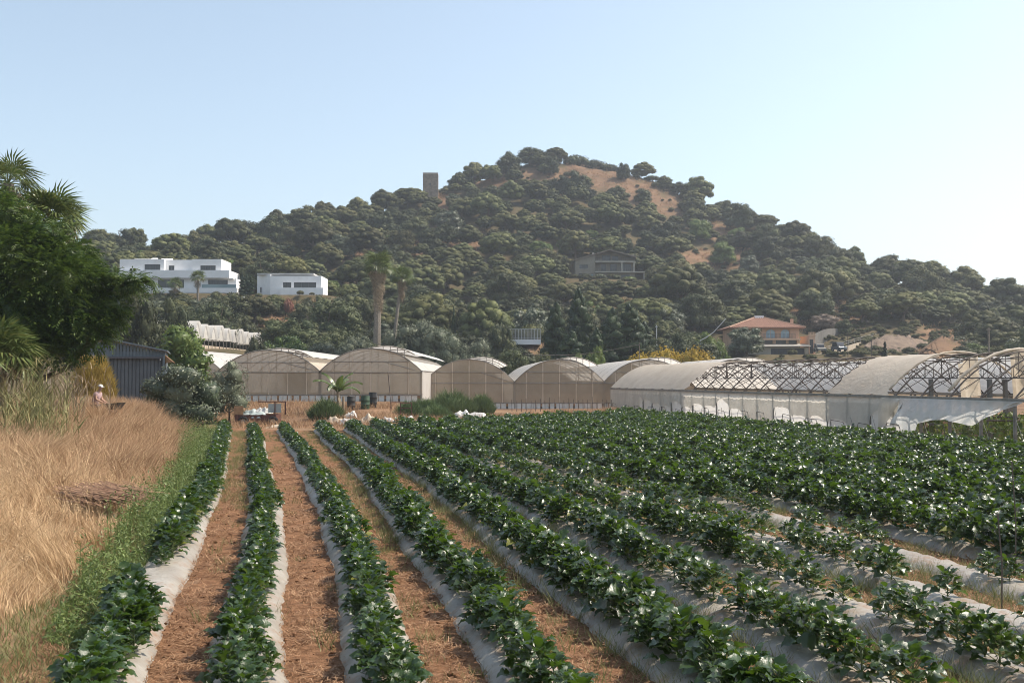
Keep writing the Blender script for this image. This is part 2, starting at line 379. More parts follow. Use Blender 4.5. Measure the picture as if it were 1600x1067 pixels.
# clearings of dry grass on the hill (photograph pixels x0,y0,x1,y1)
CLEAR = [(888, 254, 945, 278), (928, 266, 988, 294), (978, 284, 1030, 316), (1024, 304, 1064, 334), (745, 262, 790, 290), (800, 262, 880, 282), (690, 362, 750, 388), (1060, 392, 1165, 418), (1240, 440, 1296, 470),
         (1110, 350, 1150, 372), (400, 370, 480, 380), (1170, 478, 1340, 512), (640, 385, 670, 400), (1440, 515, 1545, 545), (548, 395, 590, 412), (675, 305, 700, 330), (370, 480, 480, 505), (920, 470, 1010, 490)]
PADS = []     # flattened terraces (x, y, rx, ry, z)
def hz(x, y):
    x = np.asarray(x, float); y = np.asarray(y, float)
    d = np.maximum(y, 1.0)
    px = 800 + F * x / d
    # hill
    D = np.interp(px, RX, RD); zr = EYE + (HORIZON - np.interp(px, RX, RY)) * D / F; e = np.interp(px, RX, RE)
    t = (y - FOOT) / (D - FOOT)
    up = np.where(t > 0, np.clip(t, 0, 1) ** e, 0)
    back = np.clip((y - D) / 420.0, 0, 1)
    hill = 1.6 * sstep(100, 150, y) + (zr - 1.6) * up * (1 - back ** 0.9 * 0.85) * np.where(y > D, 1 - 0.15 * back, 1)
    rough = (_vnoise(x, y, 31, 3) * 5 + _vnoise(x, y, 13, 4) * 2.2) * sstep(150, 230, y)
    hill = hill + rough * np.where(y > 20, 1, 0) * (1 - sstep(500, 800, y))
    # far strip behind the field
    far = (1.3 + (0.3 - 1.3) * sstep(-10.5, -7.5, x)) * sstep(68, 90, y)
    # grassy bank on the left
    le = left_edge(np.clip(y, 6, 90))
    bank = 1.25 * sstep(-0.2, 4.2, le - x) * (0.35 + 0.65 * sstep(8, 40, y))
    bank = bank + _vnoise(x, y, 2.3, 9) * 0.25 * sstep(0.5, 2.5, le - x) * sstep(4, 14, y) * (1 - sstep(60, 90, y))
    z = np.maximum(np.maximum(bank, far), 0) 
    z = np.where(y > 96, np.maximum(z, hill), z) if np.ndim(z) else (max(float(z), float(hill)) if y > 96 else float(z))
    for (ax, ay, rx, ry, az) in PADS:
        q = np.maximum(np.abs(x - ax) / rx, np.abs(y - ay) / ry)
        w = 1 - sstep(1.0, 1.45, q)
        z = z * (1 - w) + az * w
    return z

def at(px, py, Y):
    """world point at forward distance Y seen at photograph pixel"""
    a = (px - 800) / F; b = (533.5 - py) / F
    d = Vector((a, math.cos(PITCH) - b * math.sin(PITCH), math.sin(PITCH) + b * math.cos(PITCH)))
    return Vector((0, 0, EYE)) + d * (Y / d.y)
def pix(p):
    x, y, z = p[0], p[1], p[2] - EYE
    f = y * math.cos(PITCH) + z * math.sin(PITCH); u = -y * math.sin(PITCH) + z * math.cos(PITCH)
    return 800 + F * x / f, 533.5 - F * u / f
def gx(px, Y): return (px - 800) / F * Y
def on(px, Y):
    x = gx(px, Y); return Vector((x, Y, float(hz(np.array([x]), np.array([float(Y)]))[0])))
def ztop(py, Y): return at(800, py, Y).z

V1 = on(265, 234); V2 = on(460, 230); HH = on(950, 292); OH = on(1200, 204); SG = on(352, 168)
PADS += [(V1.x - 1, 236, 15, 8, ztop(459, 230)), (V2.x, 230, 10, 7, ztop(462, 226)), (HH.x + 1, 296, 10, 5.5, ztop(446, 290)),
         (gx(1206, 204), 204, 15, 11, ztop(555, 200)), (-46.0, 170, 7, 22, ztop(550, 166))]

xs = np.unique(np.concatenate([np.arange(-34, 34.1, 1.0), np.arange(-320, 320.1, 3.0), np.arange(-1400, 1401, 45.0)]))
ys = np.unique(np.concatenate([np.arange(-30, 112.1, 1.0), np.arange(112, 460, 2.6), np.arange(470, 1500, 40.0), [-300, -150, -80]]))
GX, GY = np.meshgrid(xs, ys, indexing='ij')
GZ = hz(GX.ravel(), GY.ravel()).reshape(GX.shape)
gv = np.stack([GX.ravel(), GY.ravel(), GZ.ravel()], 1)
ny = len(ys)
ii, jj = np.meshgrid(np.arange(len(xs) - 1), np.arange(ny - 1), indexing='ij')
a = (ii * ny + jj).ravel()
ground = link('ground', np_mesh('ground', gv, np.stack([a, a + ny, a + ny + 1, a + 1], 1), M['ground'], True))
gpx = 800 + F * gv[:, 0] / np.maximum(gv[:, 1], 1); gpy = HORIZON - (gv[:, 2] - EYE) * F / np.maximum(gv[:, 1], 1)
cov = sstep(118, 150, gv[:, 1])
for (a_, b_, c_, d_) in CLEAR:
    q_ = np.maximum(np.abs(gpx - (a_ + c_) / 2) / ((c_ - a_) / 2), np.abs(gpy - (b_ + d_) / 2) / ((d_ - b_) / 2))
    cov = np.minimum(cov, np.where(gv[:, 1] > 120, sstep(0.85, 1.35, q_), 1))
at_ = ground.data.attributes.new('cover', 'FLOAT', 'POINT'); at_.data.foreach_set('value', cov.astype(np.float32))
nt = M['ground'].node_tree; pb = [n for n in nt.nodes if n.type == 'BSDF_PRINCIPLED'][0]; lk = pb.inputs['Base Color'].links[0]; src_ = lk.from_socket
an_ = nt.nodes.new('ShaderNodeAttribute'); an_.attribute_name = 'cover'
gg = nt.nodes.new('ShaderNodeNewGeometry'); nn_ = _noise(nt, 0.55, 8, 0.78, gg.outputs['Position']); cr_ = _ramp(nt, nn_.outputs[0], [(0.38, (0.05, 0.055, 0.025)), (0.62, (0.125, 0.092, 0.052))])
mf = nt.nodes.new('ShaderNodeMath'); mf.operation = 'MULTIPLY'; mf.inputs[1].default_value = 0.88; nt.links.new(an_.outputs['Fac'], mf.inputs[0])
nt.links.new(_mixc(nt, mf.outputs[0], src_, cr_.outputs[0]), pb.inputs['Base Color'])
tag(ground, 'dry tan earth and grass rising from the field to the hill', None, None, 'structure')

# field soil sheet with straw paths
FAR_Y = lambda x: np.interp(x, [-20, -13.3, -3.6, 8, 11], [70, 67, 75, 87, 96])
fy = np.concatenate([np.arange(3, 30, 0.3), np.arange(30, 103, 1.0)])
fu = np.linspace(0, 1, 110)
U, Yg = np.meshgrid(fu, fy, indexing='ij')
XL = left_edge(Yg) - 0.35; XR = np.maximum(wall_x(Yg) - 0.7, XL + 0.2)
Xg = XL + (XR - XL) * U
lim = FAR_Y(Xg)
Yc = np.minimum(Yg, lim + 0.01 * (Yg - lim))
Zg = 0.03 + 0.05 * _vnoise(Xg, Yc, 0.6, 21) + 0.04 * _vnoise(Xg, Yc, 1.7, 22)
nf_ = len(fy); ii, jj = np.meshgrid(np.arange(len(fu) - 1), np.arange(nf_ - 1), indexing='ij'); a = (ii * nf_ + jj).ravel()
fs = link('field_soil', np_mesh('field_soil', np.stack([Xg.ravel(), Yc.ravel(), Zg.ravel()], 1), np.stack([a, a + nf_, a + nf_ + 1, a + 1], 1), M['soil'], True))
tag(fs, 'orange brown straw covered soil between the crop beds', None, None, 'structure')

ORD = ['first','second','third','fourth','fifth','sixth','seventh','eighth','ninth','tenth','eleventh','twelfth','thirteenth','fourteenth','fifteenth','sixteenth','seventeenth','eighteenth','nineteenth','twentieth','twenty-first','twenty-second']
NROW = 21
def row_span(k):
    y0 = 7.5
    # first y where the row is inside the frame (with margin), last y before the field ends / the greenhouse wall
    yy = np.arange(7.5, 101, 0.25); xx = row_x(k, yy)
    ok = (xx < wall_x(yy) - 1.0) & (yy < FAR_Y(xx) - 0.6) & (np.abs(xx) < 0.53 * yy + 3.0)
    i = np.where(ok)[0]
    return (yy[i[0]], yy[i[-1]]) if len(i) else (0, 0)

for k in range(NROW):
    y0, y1 = row_span(k)
    if y1 - y0 < 2: continue
    yv = np.concatenate([np.arange(y0, min(30, y1), 0.14), np.arange(max(30, y0), y1, 0.5)])
    cs = np.array([-0.46, -0.39, -0.32, -0.2, 0.0, 0.2, 0.32, 0.39, 0.46]); ch = np.array([0.0, 0.07, 0.13, 0.175, 0.185, 0.175, 0.13, 0.07, 0.0])
    cx = row_x(k, yv)
    r_ = np.random.default_rng(100 + k)
    wr = 0.085 * np.abs(np.sin(yv * 5.2 + 2 * np.sin(yv * 1.3))) - .04 + r_.normal(0, 0.022, len(yv))
    X = cx[:, None] + cs[None, :] * (1 + 0.10 * wr[:, None] * 6 * (np.abs(cs) > 0.25))
    Z = ch[None, :] * (1 + wr[:, None] * 2.2 * (np.abs(cs) > 0.05)) + 0.012 + r_.normal(0, 0.006, X.shape)
    Y_ = np.repeat(yv[:, None], len(cs), 1) + 0.25 * cs[None, :] * 0.3
    n_ = len(cs); ii, jj = np.meshgrid(np.arange(len(yv) - 1), np.arange(n_ - 1), indexing='ij'); a = (ii * n_ + jj).ravel()
    b = link('mulch_bed', np_mesh('mulch_bed', np.stack([X.ravel(), Y_.ravel(), Z.ravel()], 1), np.stack([a, a + 1, a + n_ + 1, a + n_], 1), M['mulch'], True))
    tag(b, 'grey plastic mulch film over the %s crop bed counted from the dry grass bank' % ORD[k], 'mulch bed', 'plastic mulched beds')

# ------------------------------------------------------------------ foliage generators
def _unit(v): return v / np.maximum(np.linalg.norm(v, axis=1, keepdims=True), 1e-9)
def leaf_quads(P, N, size, r_, aspect=0.6, droop=0.0, fold=0.25):
    """one bent diamond per point: P centres, N normals"""
    n = len(P)
    rv = r_.normal(size=(n, 3)); T = _unit(rv - N * np.sum(rv * N, 1, keepdims=True))
    if droop: T = _unit(T + np.array([0, 0, -droop])[None, :])
    B = _unit(np.cross(N, T)); s = (size * (0.65 + 0.7 * r_.random(n)))[:, None]
    v = np.stack([P - T * s * 0.5, P + B * s * aspect * 0.5 - N * s * fold * 0.4, P + T * s * 0.5 - N * s * fold * 0.5, P - B * s * aspect * 0.5 - N * s * fold * 0.4], 1).reshape(-1, 3)
    f = np.arange(n * 4).reshape(n, 4)
    return v, f

_ico = None
def ico():
    global _ico
    if _ico is None:
        bm = bmesh.new(); bmesh.ops.create_icosphere(bm, subdivisions=2, radius=1.0)
        _ico = (np.array([v.co[:] for v in bm.verts]), np.array([[v.index for v in f.verts] for f in bm.faces])); bm.free()
    return _ico

def crown_arrays(lobes, n, size, r_, core=0.80, up=0.25, jit=0.55, droop=0.0, aspect=0.6, shell=(0.80, 1.08)):
    lobes = np.asarray(lobes, float)
    C = lobes[:, :3]; Rr = lobes[:, 3:6]
    w = (Rr[:, 0] * Rr[:, 1] + Rr[:, 0] * Rr[:, 2]); w = w / w.sum()
    m = int(n * 1.8)
    li = r_.choice(len(lobes), m, p=w)
    d = _unit(r_.normal(size=(m, 3)))
    rad = shell[0] + (shell[1] - shell[0]) * r_.random(m)
    P = C[li] + d * Rr[li] * rad[:, None]
    keep = np.ones(m, bool)
    for k in range(len(lobes)):
        q = np.sum(((P - C[k]) / Rr[k]) ** 2, 1)
        keep &= ~((q < 0.62 ** 2) & (li != k))
    idx = np.where(keep)[0][:n]
    P = P[idx]; N = _unit(d[idx] / Rr[li[idx]] * Rr.mean() + r_.normal(size=(len(idx), 3)) * jit + np.array([0, 0, up]))
    V, Fq = leaf_quads(P, N, size, r_, aspect, droop)
    tv = []; tf = []; off = len(V)
    if core > 0:
        iv, if_ = ico()
        for k in range(len(lobes)):
            nz = 1 + 0.32 * r_.normal(size=(len(iv), 1))
            tv.append(C[k] + iv * Rr[k] * core * np.clip(nz, 0.6, 1.25)); tf.append(if_ + off); off += len(iv)
        V = np.concatenate([V] + tv); T = np.concatenate(tf)
        return V, [Fq, T]
    return V, [Fq]

def blades(base, h, lean, width, r_, curve=0.5, ang=None, segs=2):
    """grass blades; base (n,3), h (n), lean amount (n). returns verts, [quads, tris]"""
    n = len(base); a = r_.random(n) * 6.283 if ang is None else ang
    dx = np.stack([np.cos(a), np.sin(a), np.zeros(n)], 1)
    fa = r_.random(n) * 6.283
    sx = np.stack([np.cos(fa), np.sin(fa), np.zeros(n)], 1) * (np.asarray(width) * np.ones(n) * 0.5)[:, None]
    up = np.array([0, 0, 1.0])[None, :]
    H = h[:, None]; L = lean[:, None]
    rings = []
    for i in range(segs):
        t = i / segs
        c = base + up * H * t * (1 - 0.25 * L * t) + dx * H * L * (t * (1 - curve) + curve * t * t)
        wv = sx * (1 - 0.45 * t)
        rings += [c - wv, c + wv]
    tip = base + up * H * (1 - 0.25 * L) + dx * H * L
    k = 2 * segs + 1
    V = np.stack(rings + [tip], 1).reshape(-1, 3)
    o = (np.arange(n) * k)[:, None]
    quads = np.concatenate([o + np.array([[2*i, 2*i+1, 2*i+3, 2*i+2]]) for i in range(segs - 1)]) if segs > 1 else np.zeros((0, 4), int)
    tris = o + np.array([[2*segs-2, 2*segs-1, 2*segs]])
    return V, [quads, tris]

def join_arrays(parts):
    V = []; fs_ = {}; off = 0
    for v, fl in parts:
        V.append(v)
        for f in (fl if isinstance(fl, (list, tuple)) else [fl]):
            if len(f): fs_.setdefault(f.shape[1], []).append(f + off)
        off += len(v)
    return np.concatenate(V), [np.concatenate(x) for x in fs_.values()]

def trunk_mesh(name, h, r0, mat, r_, limbs=5, spread=0.5, top=0.6, lean=0.06):
    mb = MB()
    pts = []; rs = []
    lx, ly = r_.normal(0, lean, 2)
    for i in range(6):
        t = i / 5
        pts.append((lx * h * t + 0.02 * h * math.sin(3 * t + lx * 40), ly * h * t, h * top * t - 0.3 * (i == 0))); rs.append(r0 * (1.25 - 0.75 * t))
    mb.tube(pts, rs, 7)
    for k in range(limbs):
        an = 6.283 * k / limbs + r_.random(); b = Vector(pts[3 + k % 3]); L = h * spread * (0.7 + 0.5 * r_.random())
        e = b + Vector((math.cos(an) * L, math.sin(an) * L, h * (1 - top) * (0.38 + 0.32 * r_.random())))
        mid = (b + e) / 2 + Vector((0, 0, -0.05 * h))
        mb.tube([b, mid, e], [r0 * 0.45, r0 * 0.3, r0 * 0.1], 5)
    return mb.mesh(name, mat)

def proto_tree(kind, seed):
    """unit-ish prototype: crown of width ~1 (radius .5) and height 1, base at 0"""
    r_ = np.random.default_rng(seed)
    L = []
    if kind == 'pine':          # stone pine: flat dome on a short trunk
        for k in range(34):
            a_ = 6.283 * (k * 0.382); q = math.sqrt((k + 0.5) / 34)
            x, y = 0.40 * q * math.cos(a_), 0.40 * q * math.sin(a_)
            z = 0.84 - 0.36 * q ** 2.4 + r_.normal(0, 0.045); s = 0.10 + 0.055 * r_.random()
            L.append((x, y, z, s, s, s * 0.8))
        for k in range(12):
            a_ = 6.283 * k / 12 + r_.random(); q = 0.2 + .16 * r_.random(); L.append((q * math.cos(a_), q * math.sin(a_), 0.40 + 0.14 * r_.random(), 0.13, 0.13, 0.12))
        P_ = (0.034, 0.80, 0.5, 0.6, 0.5); nn = 5200
        tm = trunk_mesh('trunk', 1.0, 0.035, M['bark'], r_, 5, 0.3, 0.45); mat = M['pine']
    elif kind in ('oak', 'olive', 'grey', 'bright'):
        n = 40
        for k in range(n):
            d = _unit(r_.normal(size=(1, 3)))[0]; q = r_.random() ** 0.35
            L.append((d[0] * 0.37 * q, d[1] * 0.37 * q, 0.54 + d[2] * 0.33 * q, *(np.array([1, 1, 0.9]) * (0.095 + 0.07 * r_.random()))))
        for k in range(9):
            a_ = 6.283 * k / 9; L.append((0.30 * math.cos(a_), 0.30 * math.sin(a_), 0.2 + .1 * r_.random(), 0.15, 0.15, 0.15))
        P_ = (0.036 if kind != 'olive' else 0.042, 0.62, 0.3, 0.7, 0.55 if kind != 'olive' else 0.34); nn = 7000
        tm = trunk_mesh('trunk', 1.0, 0.04, M['bark'], r_, 5, 0.28, 0.4)
        mat = M[{'oak': 'oak', 'olive': 'olive', 'grey': 'greygreen', 'bright': 'bright'}[kind]]
    elif kind == 'poplar':
        for k in range(26):
            t = (k + 0.5) / 26; w_ = 0.5 * (math.sin(math.pi * min(1, 0.12 + t * 0.88)) ** 0.55) * (1 - 0.38 * t)
            a_ = k * 2.4 + r_.normal(0, .4); q = w_ * 0.65 * (.8 + .4 * r_.random())
            L.append((q * math.cos(a_), q * math.sin(a_), 0.08 + 0.86 * t, w_ * 0.75 + 0.05, w_ * 0.75 + 0.05, 0.075))
        P_ = (0.034, 0.70, 0.15, 0.95, 0.6); nn = 4200
        tm = trunk_mesh('trunk', 1.0, 0.03, M['bark'], r_, 3, 0.1, 0.6); mat = M['poplar']
    elif kind == 'scrub':
        for k in range(9):
            a_ = k * 2.4; q = math.sqrt((k + 0.3) / 9)
            L.append((0.38 * q * math.cos(a_), 0.38 * q * math.sin(a_), 0.38 + 0.25 * (1 - q) , 0.2, 0.2, 0.32))
        P_ = (0.06, 0.70, 0.3, 0.95, 0.5); nn = 1500
        tm = trunk_mesh('trunk', 1.0, 0.03, M['bark'], r_, 4, 0.3, 0.3); mat = M['scrub']
    V, Fs = crown_arrays(L, nn, P_[0], r_, P_[1], P_[2], P_[3], aspect=P_[4])
    return np_mesh('crown_' + kind, V, Fs, mat), tm, None

PROTO = {}
for kd, cnt in (('pine', 5), ('oak', 4), ('olive', 3), ('grey', 2), ('bright', 2), ('poplar', 3), ('scrub', 3)):
    PROTO[kd] = [proto_tree(kd, 50 + 10 * i + len(kd)) for i in range(cnt)]

def gn_scatter(name, meshes, pts, rots, scls, kinds, label, cat):
    """one 'stuff' object whose many plants are instances of a few shared meshes"""
    kinds_col = bpy.data.collections.new(name + '_kinds')
    for i, me in enumerate(meshes): kinds_col.objects.link(bpy.data.objects.new('%s_kind_%02d' % (name, i), me))
    me = bpy.data.meshes.new(name); n = len(pts); me.vertices.add(n); me.vertices.foreach_set('co', np.asarray(pts, np.float32).ravel())
    for nm, data, typ, key in (('turn', rots, 'FLOAT_VECTOR', 'vector'), ('size', scls, 'FLOAT_VECTOR', 'vector'), ('kind', kinds, 'INT', 'value')):
        a_ = me.attributes.new(nm, typ, 'POINT'); a_.data.foreach_set(key, np.asarray(data, np.int32 if typ == 'INT' else np.float32).ravel())
    for m_ in {m_.name: m_ for x in meshes for m_ in x.materials}.values(): me.materials.append(m_)
    o = link(name, me)
    ng = bpy.data.node_groups.new(name, 'GeometryNodeTree')
    ng.interface.new_socket('Geometry', in_out='INPUT', socket_type='NodeSocketGeometry'); ng.interface.new_socket('Geometry', in_out='OUTPUT', socket_type='NodeSocketGeometry')
    N = ng.nodes; gi = N.new('NodeGroupInput'); go = N.new('NodeGroupOutput'); ci = N.new('GeometryNodeCollectionInfo'); ip = N.new('GeometryNodeInstanceOnPoints')
    ci.inputs['Collection'].default_value = kinds_col; ci.inputs['Separate Children'].default_value = True; ci.inputs['Reset Children'].default_value = True
    ip.inputs['Pick Instance'].default_value = True
    def attr(nm, typ):
        a_ = N.new('GeometryNodeInputNamedAttribute'); a_.data_type = typ; a_.inputs['Name'].default_value = nm
        return [s_ for s_ in a_.outputs if s_.enabled and s_.name == 'Attribute'][0]
    ng.links.new(gi.outputs[0], ip.inputs['Points']); ng.links.new(ci.outputs[0], ip.inputs['Instance'])
    ng.links.new(attr('kind', 'INT'), ip.inputs['Instance Index']); ng.links.new(attr('size', 'FLOAT_VECTOR'), ip.inputs['Scale'])
    er = N.new('FunctionNodeEulerToRotation'); ng.links.new(attr('turn', 'FLOAT_VECTOR'), er.inputs[0]); ng.links.new(er.outputs[0], ip.inputs['Rotation'])
    ng.links.new(ip.outputs[0], go.inputs[0])
    o.modifiers.new('scatter', 'NODES').node_group = ng
    return tag(o, label, cat, None, 'stuff')

def recoloured(me, mat):
    c = me.copy(); c.materials.clear(); c.materials.append(mat); return c

def put_tree(name, kind, p, w, h, label, cat='tree', group=None, mat=None, rz=None, variant=None):
    v = rnd.randrange(len(PROTO[kind])) if variant is None else variant % len(PROTO[kind])
    cm, tm, _ = PROTO[kind][v]
    e = empty(name, p, rnd.random() * 6.28 if rz is None else rz); e.scale = (w, w, h)
    if mat:
        key = ('rc', kind, v, mat)
        if key not in PROTO: PROTO[key] = recoloured(cm, M[mat])
        cm = PROTO[key]
    link('crown', cm, e); link('trunk', tm, e)
    return tag(e, label, cat, group)

# keep-out rectangles in the view (photograph pixels) with the depth of what must stay visible
KEEP = [(180, 396, 374, 452, 228), (392, 424, 510, 457, 222), (896, 388, 1000, 436, 286), (1136, 490, 1276, 556, 196), (655, 262, 690, 297, 372),
        (298, 508, 402, 548, 150), (1268, 512, 1480, 560, 252), (792, 508, 848, 535, 160)]

# ------------------------------------------------------------------ hillside woodland
def blocked(px, top, bot, hw, Y):
    for (x0, y0, x1, y1, d) in KEEP:
        if Y < d + 12 and px + hw > x0 and px - hw < x1 and top < y1 and bot > y0: return True
    return False

cand = []
rr = np.random.default_rng(5)
placed = np.zeros((0, 3))
tries = 0
while tries < 34000 and len(cand) < 960:
    tries += 1
    Y = 158 + 262 * rr.random(); px = -60 + 1750 * rr.random(); x = gx(px, Y)
    Dr = np.interp(px, RX, RD)
    if Y > Dr + 14: continue
    z = float(hz(np.array([x]), np.array([Y]))[0])
    sc = F / Y
    ppx, ppy = pix((x, Y, z))
    w = 5.5 + 8.0 * rr.random() ** 1.5
    if Y < 200: w *= 0.85
    h = w * (0.66 + 0.26 * rr.random())
    bx0, bx1, by0 = ppx - w * sc * .42, ppx + w * sc * .42, ppy - h * sc * .92
    if any(bx1 > a_ + 4 and bx0 < c_ - 4 and ppy > b_ + 3 and by0 < d_ - 3 for (a_, b_, c_, d_) in CLEAR[:4]) and rr.random() > 0.05: continue
    incl = any(a_ <= ppx <= c_ and b_ <= ppy <= d_ for (a_, b_, c_, d_) in CLEAR)
    incl_top = any(a_ <= ppx <= c_ and b_ <= ppy - h * sc * 0.6 <= d_ for (a_, b_, c_, d_) in CLEAR)
    if (incl or incl_top) and rr.random() > 0.12: continue
    if blocked(ppx, ppy - h * sc, ppy, w * sc * 0.5, Y): continue
    if any(abs(x - q[0]) < q[2] * 1.15 and abs(Y - q[1]) < q[3] * 1.3 for q in PADS): continue
    if len(placed):
        dd = np.hypot(placed[:, 0] - x, placed[:, 1] - Y)
        if np.any(dd < 0.33 * (placed[:, 2] + w)): continue
    # how open the wood is, from a slow noise
    dens = 0.95 + 0.9 * float(_vnoise(np.array([x]), np.array([Y]), 24, 77)[0])
    if px < 760 and 350 < ppy < 470: dens -= 0.15
    if rr.random() > dens: continue
    placed = np.vstack([placed, [x, Y, w]])
    u = rr.random()
    kind = 'pine' if (u < 0.62 and Y > 190) else ('oak' if u < 0.9 else ('grey' if u < .94 else 'bright'))
    cand.append((x, Y, z, w, h, kind, ppx, ppy, w * sc))
# skyline and upper-slope trees the photograph shows one by one (pixel, top, width)
for (px, top, wpx, knd, dY) in [(830, 228, 50, 'oak', -2), (800, 234, 34, 'oak', -4), (868, 230, 44, 'pine', 0), (740, 253, 40, 'pine', -3), (975, 252, 26, 'oak', -8), (718, 268, 30, 'pine', -3),
                                (900, 239, 46, 'scrub', 4), (930, 247, 44, 'scrub', 4), (955, 254, 30, 'scrub', 4), (432, 327, 44, 'pine', 0), (208, 350, 40, 'pine', 0), (1265, 359, 40, 'pine', -2), (1296, 376, 20, 'pine', 0),
                                (1143, 314, 36, 'oak', 0), (1080, 292, 40, 'pine', 0), (1040, 279, 34, 'oak', -2), (862, 240, 30, 'oak', -12), (1000, 268, 22, 'scrub', 0), (1020, 276, 26, 'scrub', 0), (1060, 284, 34, 'oak', 0), (640, 292, 60, 'pine', -3), (600, 296, 50, 'pine', -4),
                                (1335, 384, 44, 'pine', -3), (1400, 402, 60, 'pine', -3), (1490, 438, 54, 'pine', -2), (1540, 446, 50, 'pine', 0), (1583, 452, 44, 'pine', 0), (345, 352, 56, 'pine', 0), (300, 362, 40, 'pine', 0), (262, 370, 36, 'pine', 2)]:
    Y = float(np.interp(px, RX, RD)) + dY; x = gx(px, Y); z = float(hz(np.array([x]), np.array([Y]))[0])
    w = wpx * Y / F; h = max(2.5, ztop(top, Y) - z + 0.3)
    cand.append((x, Y, z - 0.3, w, min(h, w * 1.2), knd, px, top, wpx * 4))
cand.sort(key=lambda c: -c[8])
def zone(px, py):
    v = 'on the skyline' if py < float(np.interp(px, RX, RY)) + 12 else ('high on the slope' if py < float(np.interp(px, RX, RY)) + 75 else ('halfway up the slope' if py < 430 else 'on the lower slope'))
    if px < 420: hpl = 'above the villas'
    elif px < 655: hpl = 'between villas and tower'
    elif px < 790: hpl = 'just right of the tower'
    elif px < 890: hpl = 'below the hilltop'
    elif px < 1010: hpl = 'over the hillside house'
    elif px < 1150: hpl = 'right of the hillside house'
    elif px < 1290: hpl = 'behind the orange house'
    elif px < 1450: hpl = 'above the ramp road'
    else: hpl = 'at the right edge'
    return v, hpl
rest = []
def nth(n):
    if n <= 22: return ORD[n - 1]
    return '%d%s' % (n, 'th' if 10 <= n % 100 <= 20 else {1: 'st', 2: 'nd', 3: 'rd'}.get(n % 10, 'th'))
zc = {}; zl = {}
for i in sorted(range(min(290, len(cand))), key=lambda i: cand[i][6]):
    c = cand[i]; key = (c[5],) + zone(c[6], c[7]); zc[key] = zc.get(key, 0) + 1; zl[i] = (key, zc[key])
for i, (x, Y, z, w, h, kind, ppx, ppy, spx) in enumerate(cand):
    if i < 290:
        (_, v, hp), num = zl[i]; nm_ = {'pine': 'flat dark pine', 'oak': 'rounded dark oak', 'scrub': 'low dark shrub', 'grey': 'greyish round tree', 'bright': 'light green tree'}[kind]
        lab = '%s %s %s' % (nm_, v, hp) if zc[(kind, v, hp)] == 1 else '%s, %s from left %s %s' % (nm_, nth(num), v, hp)
        put_tree({'pine': 'stone_pine', 'oak': 'evergreen_oak', 'scrub': 'hill_shrub', 'grey': 'grey_tree', 'bright': 'leafy_tree'}[kind], kind, (x, Y, z), w, h, lab, 'pine tree' if kind == 'pine' else 'tree', 'trees of the hillside wood', 'oak' if kind == 'scrub' else ('scrub' if kind == 'bright' else None))
    else: rest.append((x, Y, z, w, h, kind))
def merged(name, items, mat_by=None, label=None, cat='woodland'):
    ks = sorted({it[5] for it in items}); meshes = []; base = {}
    for k_ in ks:
        base[k_] = len(meshes)
        for pr in PROTO[k_]: meshes.append(pr[0])
    pts = [(x, Y, z) for (x, Y, z, w, h, k_) in items]; rots = [(0, 0, rnd.random() * 6.28) for _ in items]; scl = [(w, w, h) for (x, Y, z, w, h, k_) in items]
    kd = [base[it[5]] + rnd.randrange(len(PROTO[it[5]])) for it in items]
    return gn_scatter(name, meshes, pts, rots, scl, kd, label, cat)
merged('hillside_woodland', rest, M['pine'], 'smaller dark trees filling the wood on the hillside')
# low scrub between the trees
sc_items = []
for _ in range(5200):
    Y = 150 + 270 * rr.random(); px = -40 + 1700 * rr.random(); x = gx(px, Y)
    if Y > np.interp(px, RX, RD) + 8: continue
    z = float(hz(np.array([x]), np.array([Y]))[0]); ppx, ppy = pix((x, Y, z)); w = 1.3 + 2.6 * rr.random() ** 2; h = w * (0.5 + 0.3 * rr.random())
    if any(a_ <= ppx <= c_ and b_ <= ppy <= d_ for (a_, b_, c_, d_) in CLEAR) and rr.random() > 0.5: continue
    if blocked(ppx, ppy - h * F / Y, ppy, w * F / Y * 0.5, Y): continue
    if any(abs(x - q[0]) < q[2] * 1.05 and abs(Y - q[1]) < q[3] * 1.1 for q in PADS): continue
    sc_items.append((x, Y, z, w, h, 'scrub'))
    if len(sc_items) >= 1300: break
for (pa, pb_, Ya, Yb, cnt) in ((888, 1018, 268, 287, 60), (186, 512, 205, 223, 90), (1130, 1270, 178, 194, 40), (380, 500, 180, 212, 50)):
    for _ in range(cnt):
        px = pa + (pb_ - pa) * rr.random(); Y = Ya + (Yb - Ya) * rr.random(); x = gx(px, Y); z = float(hz(np.array([x]), np.array([Y]))[0]); w = 1.0 + 1.6 * rr.random(); sc_items.append((x, Y, z - .1, w, w * (.45 + .3 * rr.random()), 'scrub'))
for _ in range(900):
    px = 1265 + 335 * rr.random(); Y = 186 + 66 * rr.random(); x = gx(px, Y); z = float(hz(np.array([x]), np.array([Y]))[0]); ppx, ppy = pix((x, Y, z))
    if not 500 < ppy < 556 or (ppx < 1290 and Y < 215): continue
    w = .8 + 1.5 * rr.random() ** 2; sc_items.append((x, Y, z, w, w * (.4 + .3 * rr.random()), 'scrub'))
merged('hillside_scrub', sc_items, M['scrub'], 'low olive coloured scrub scattered over the hillside', 'scrub')
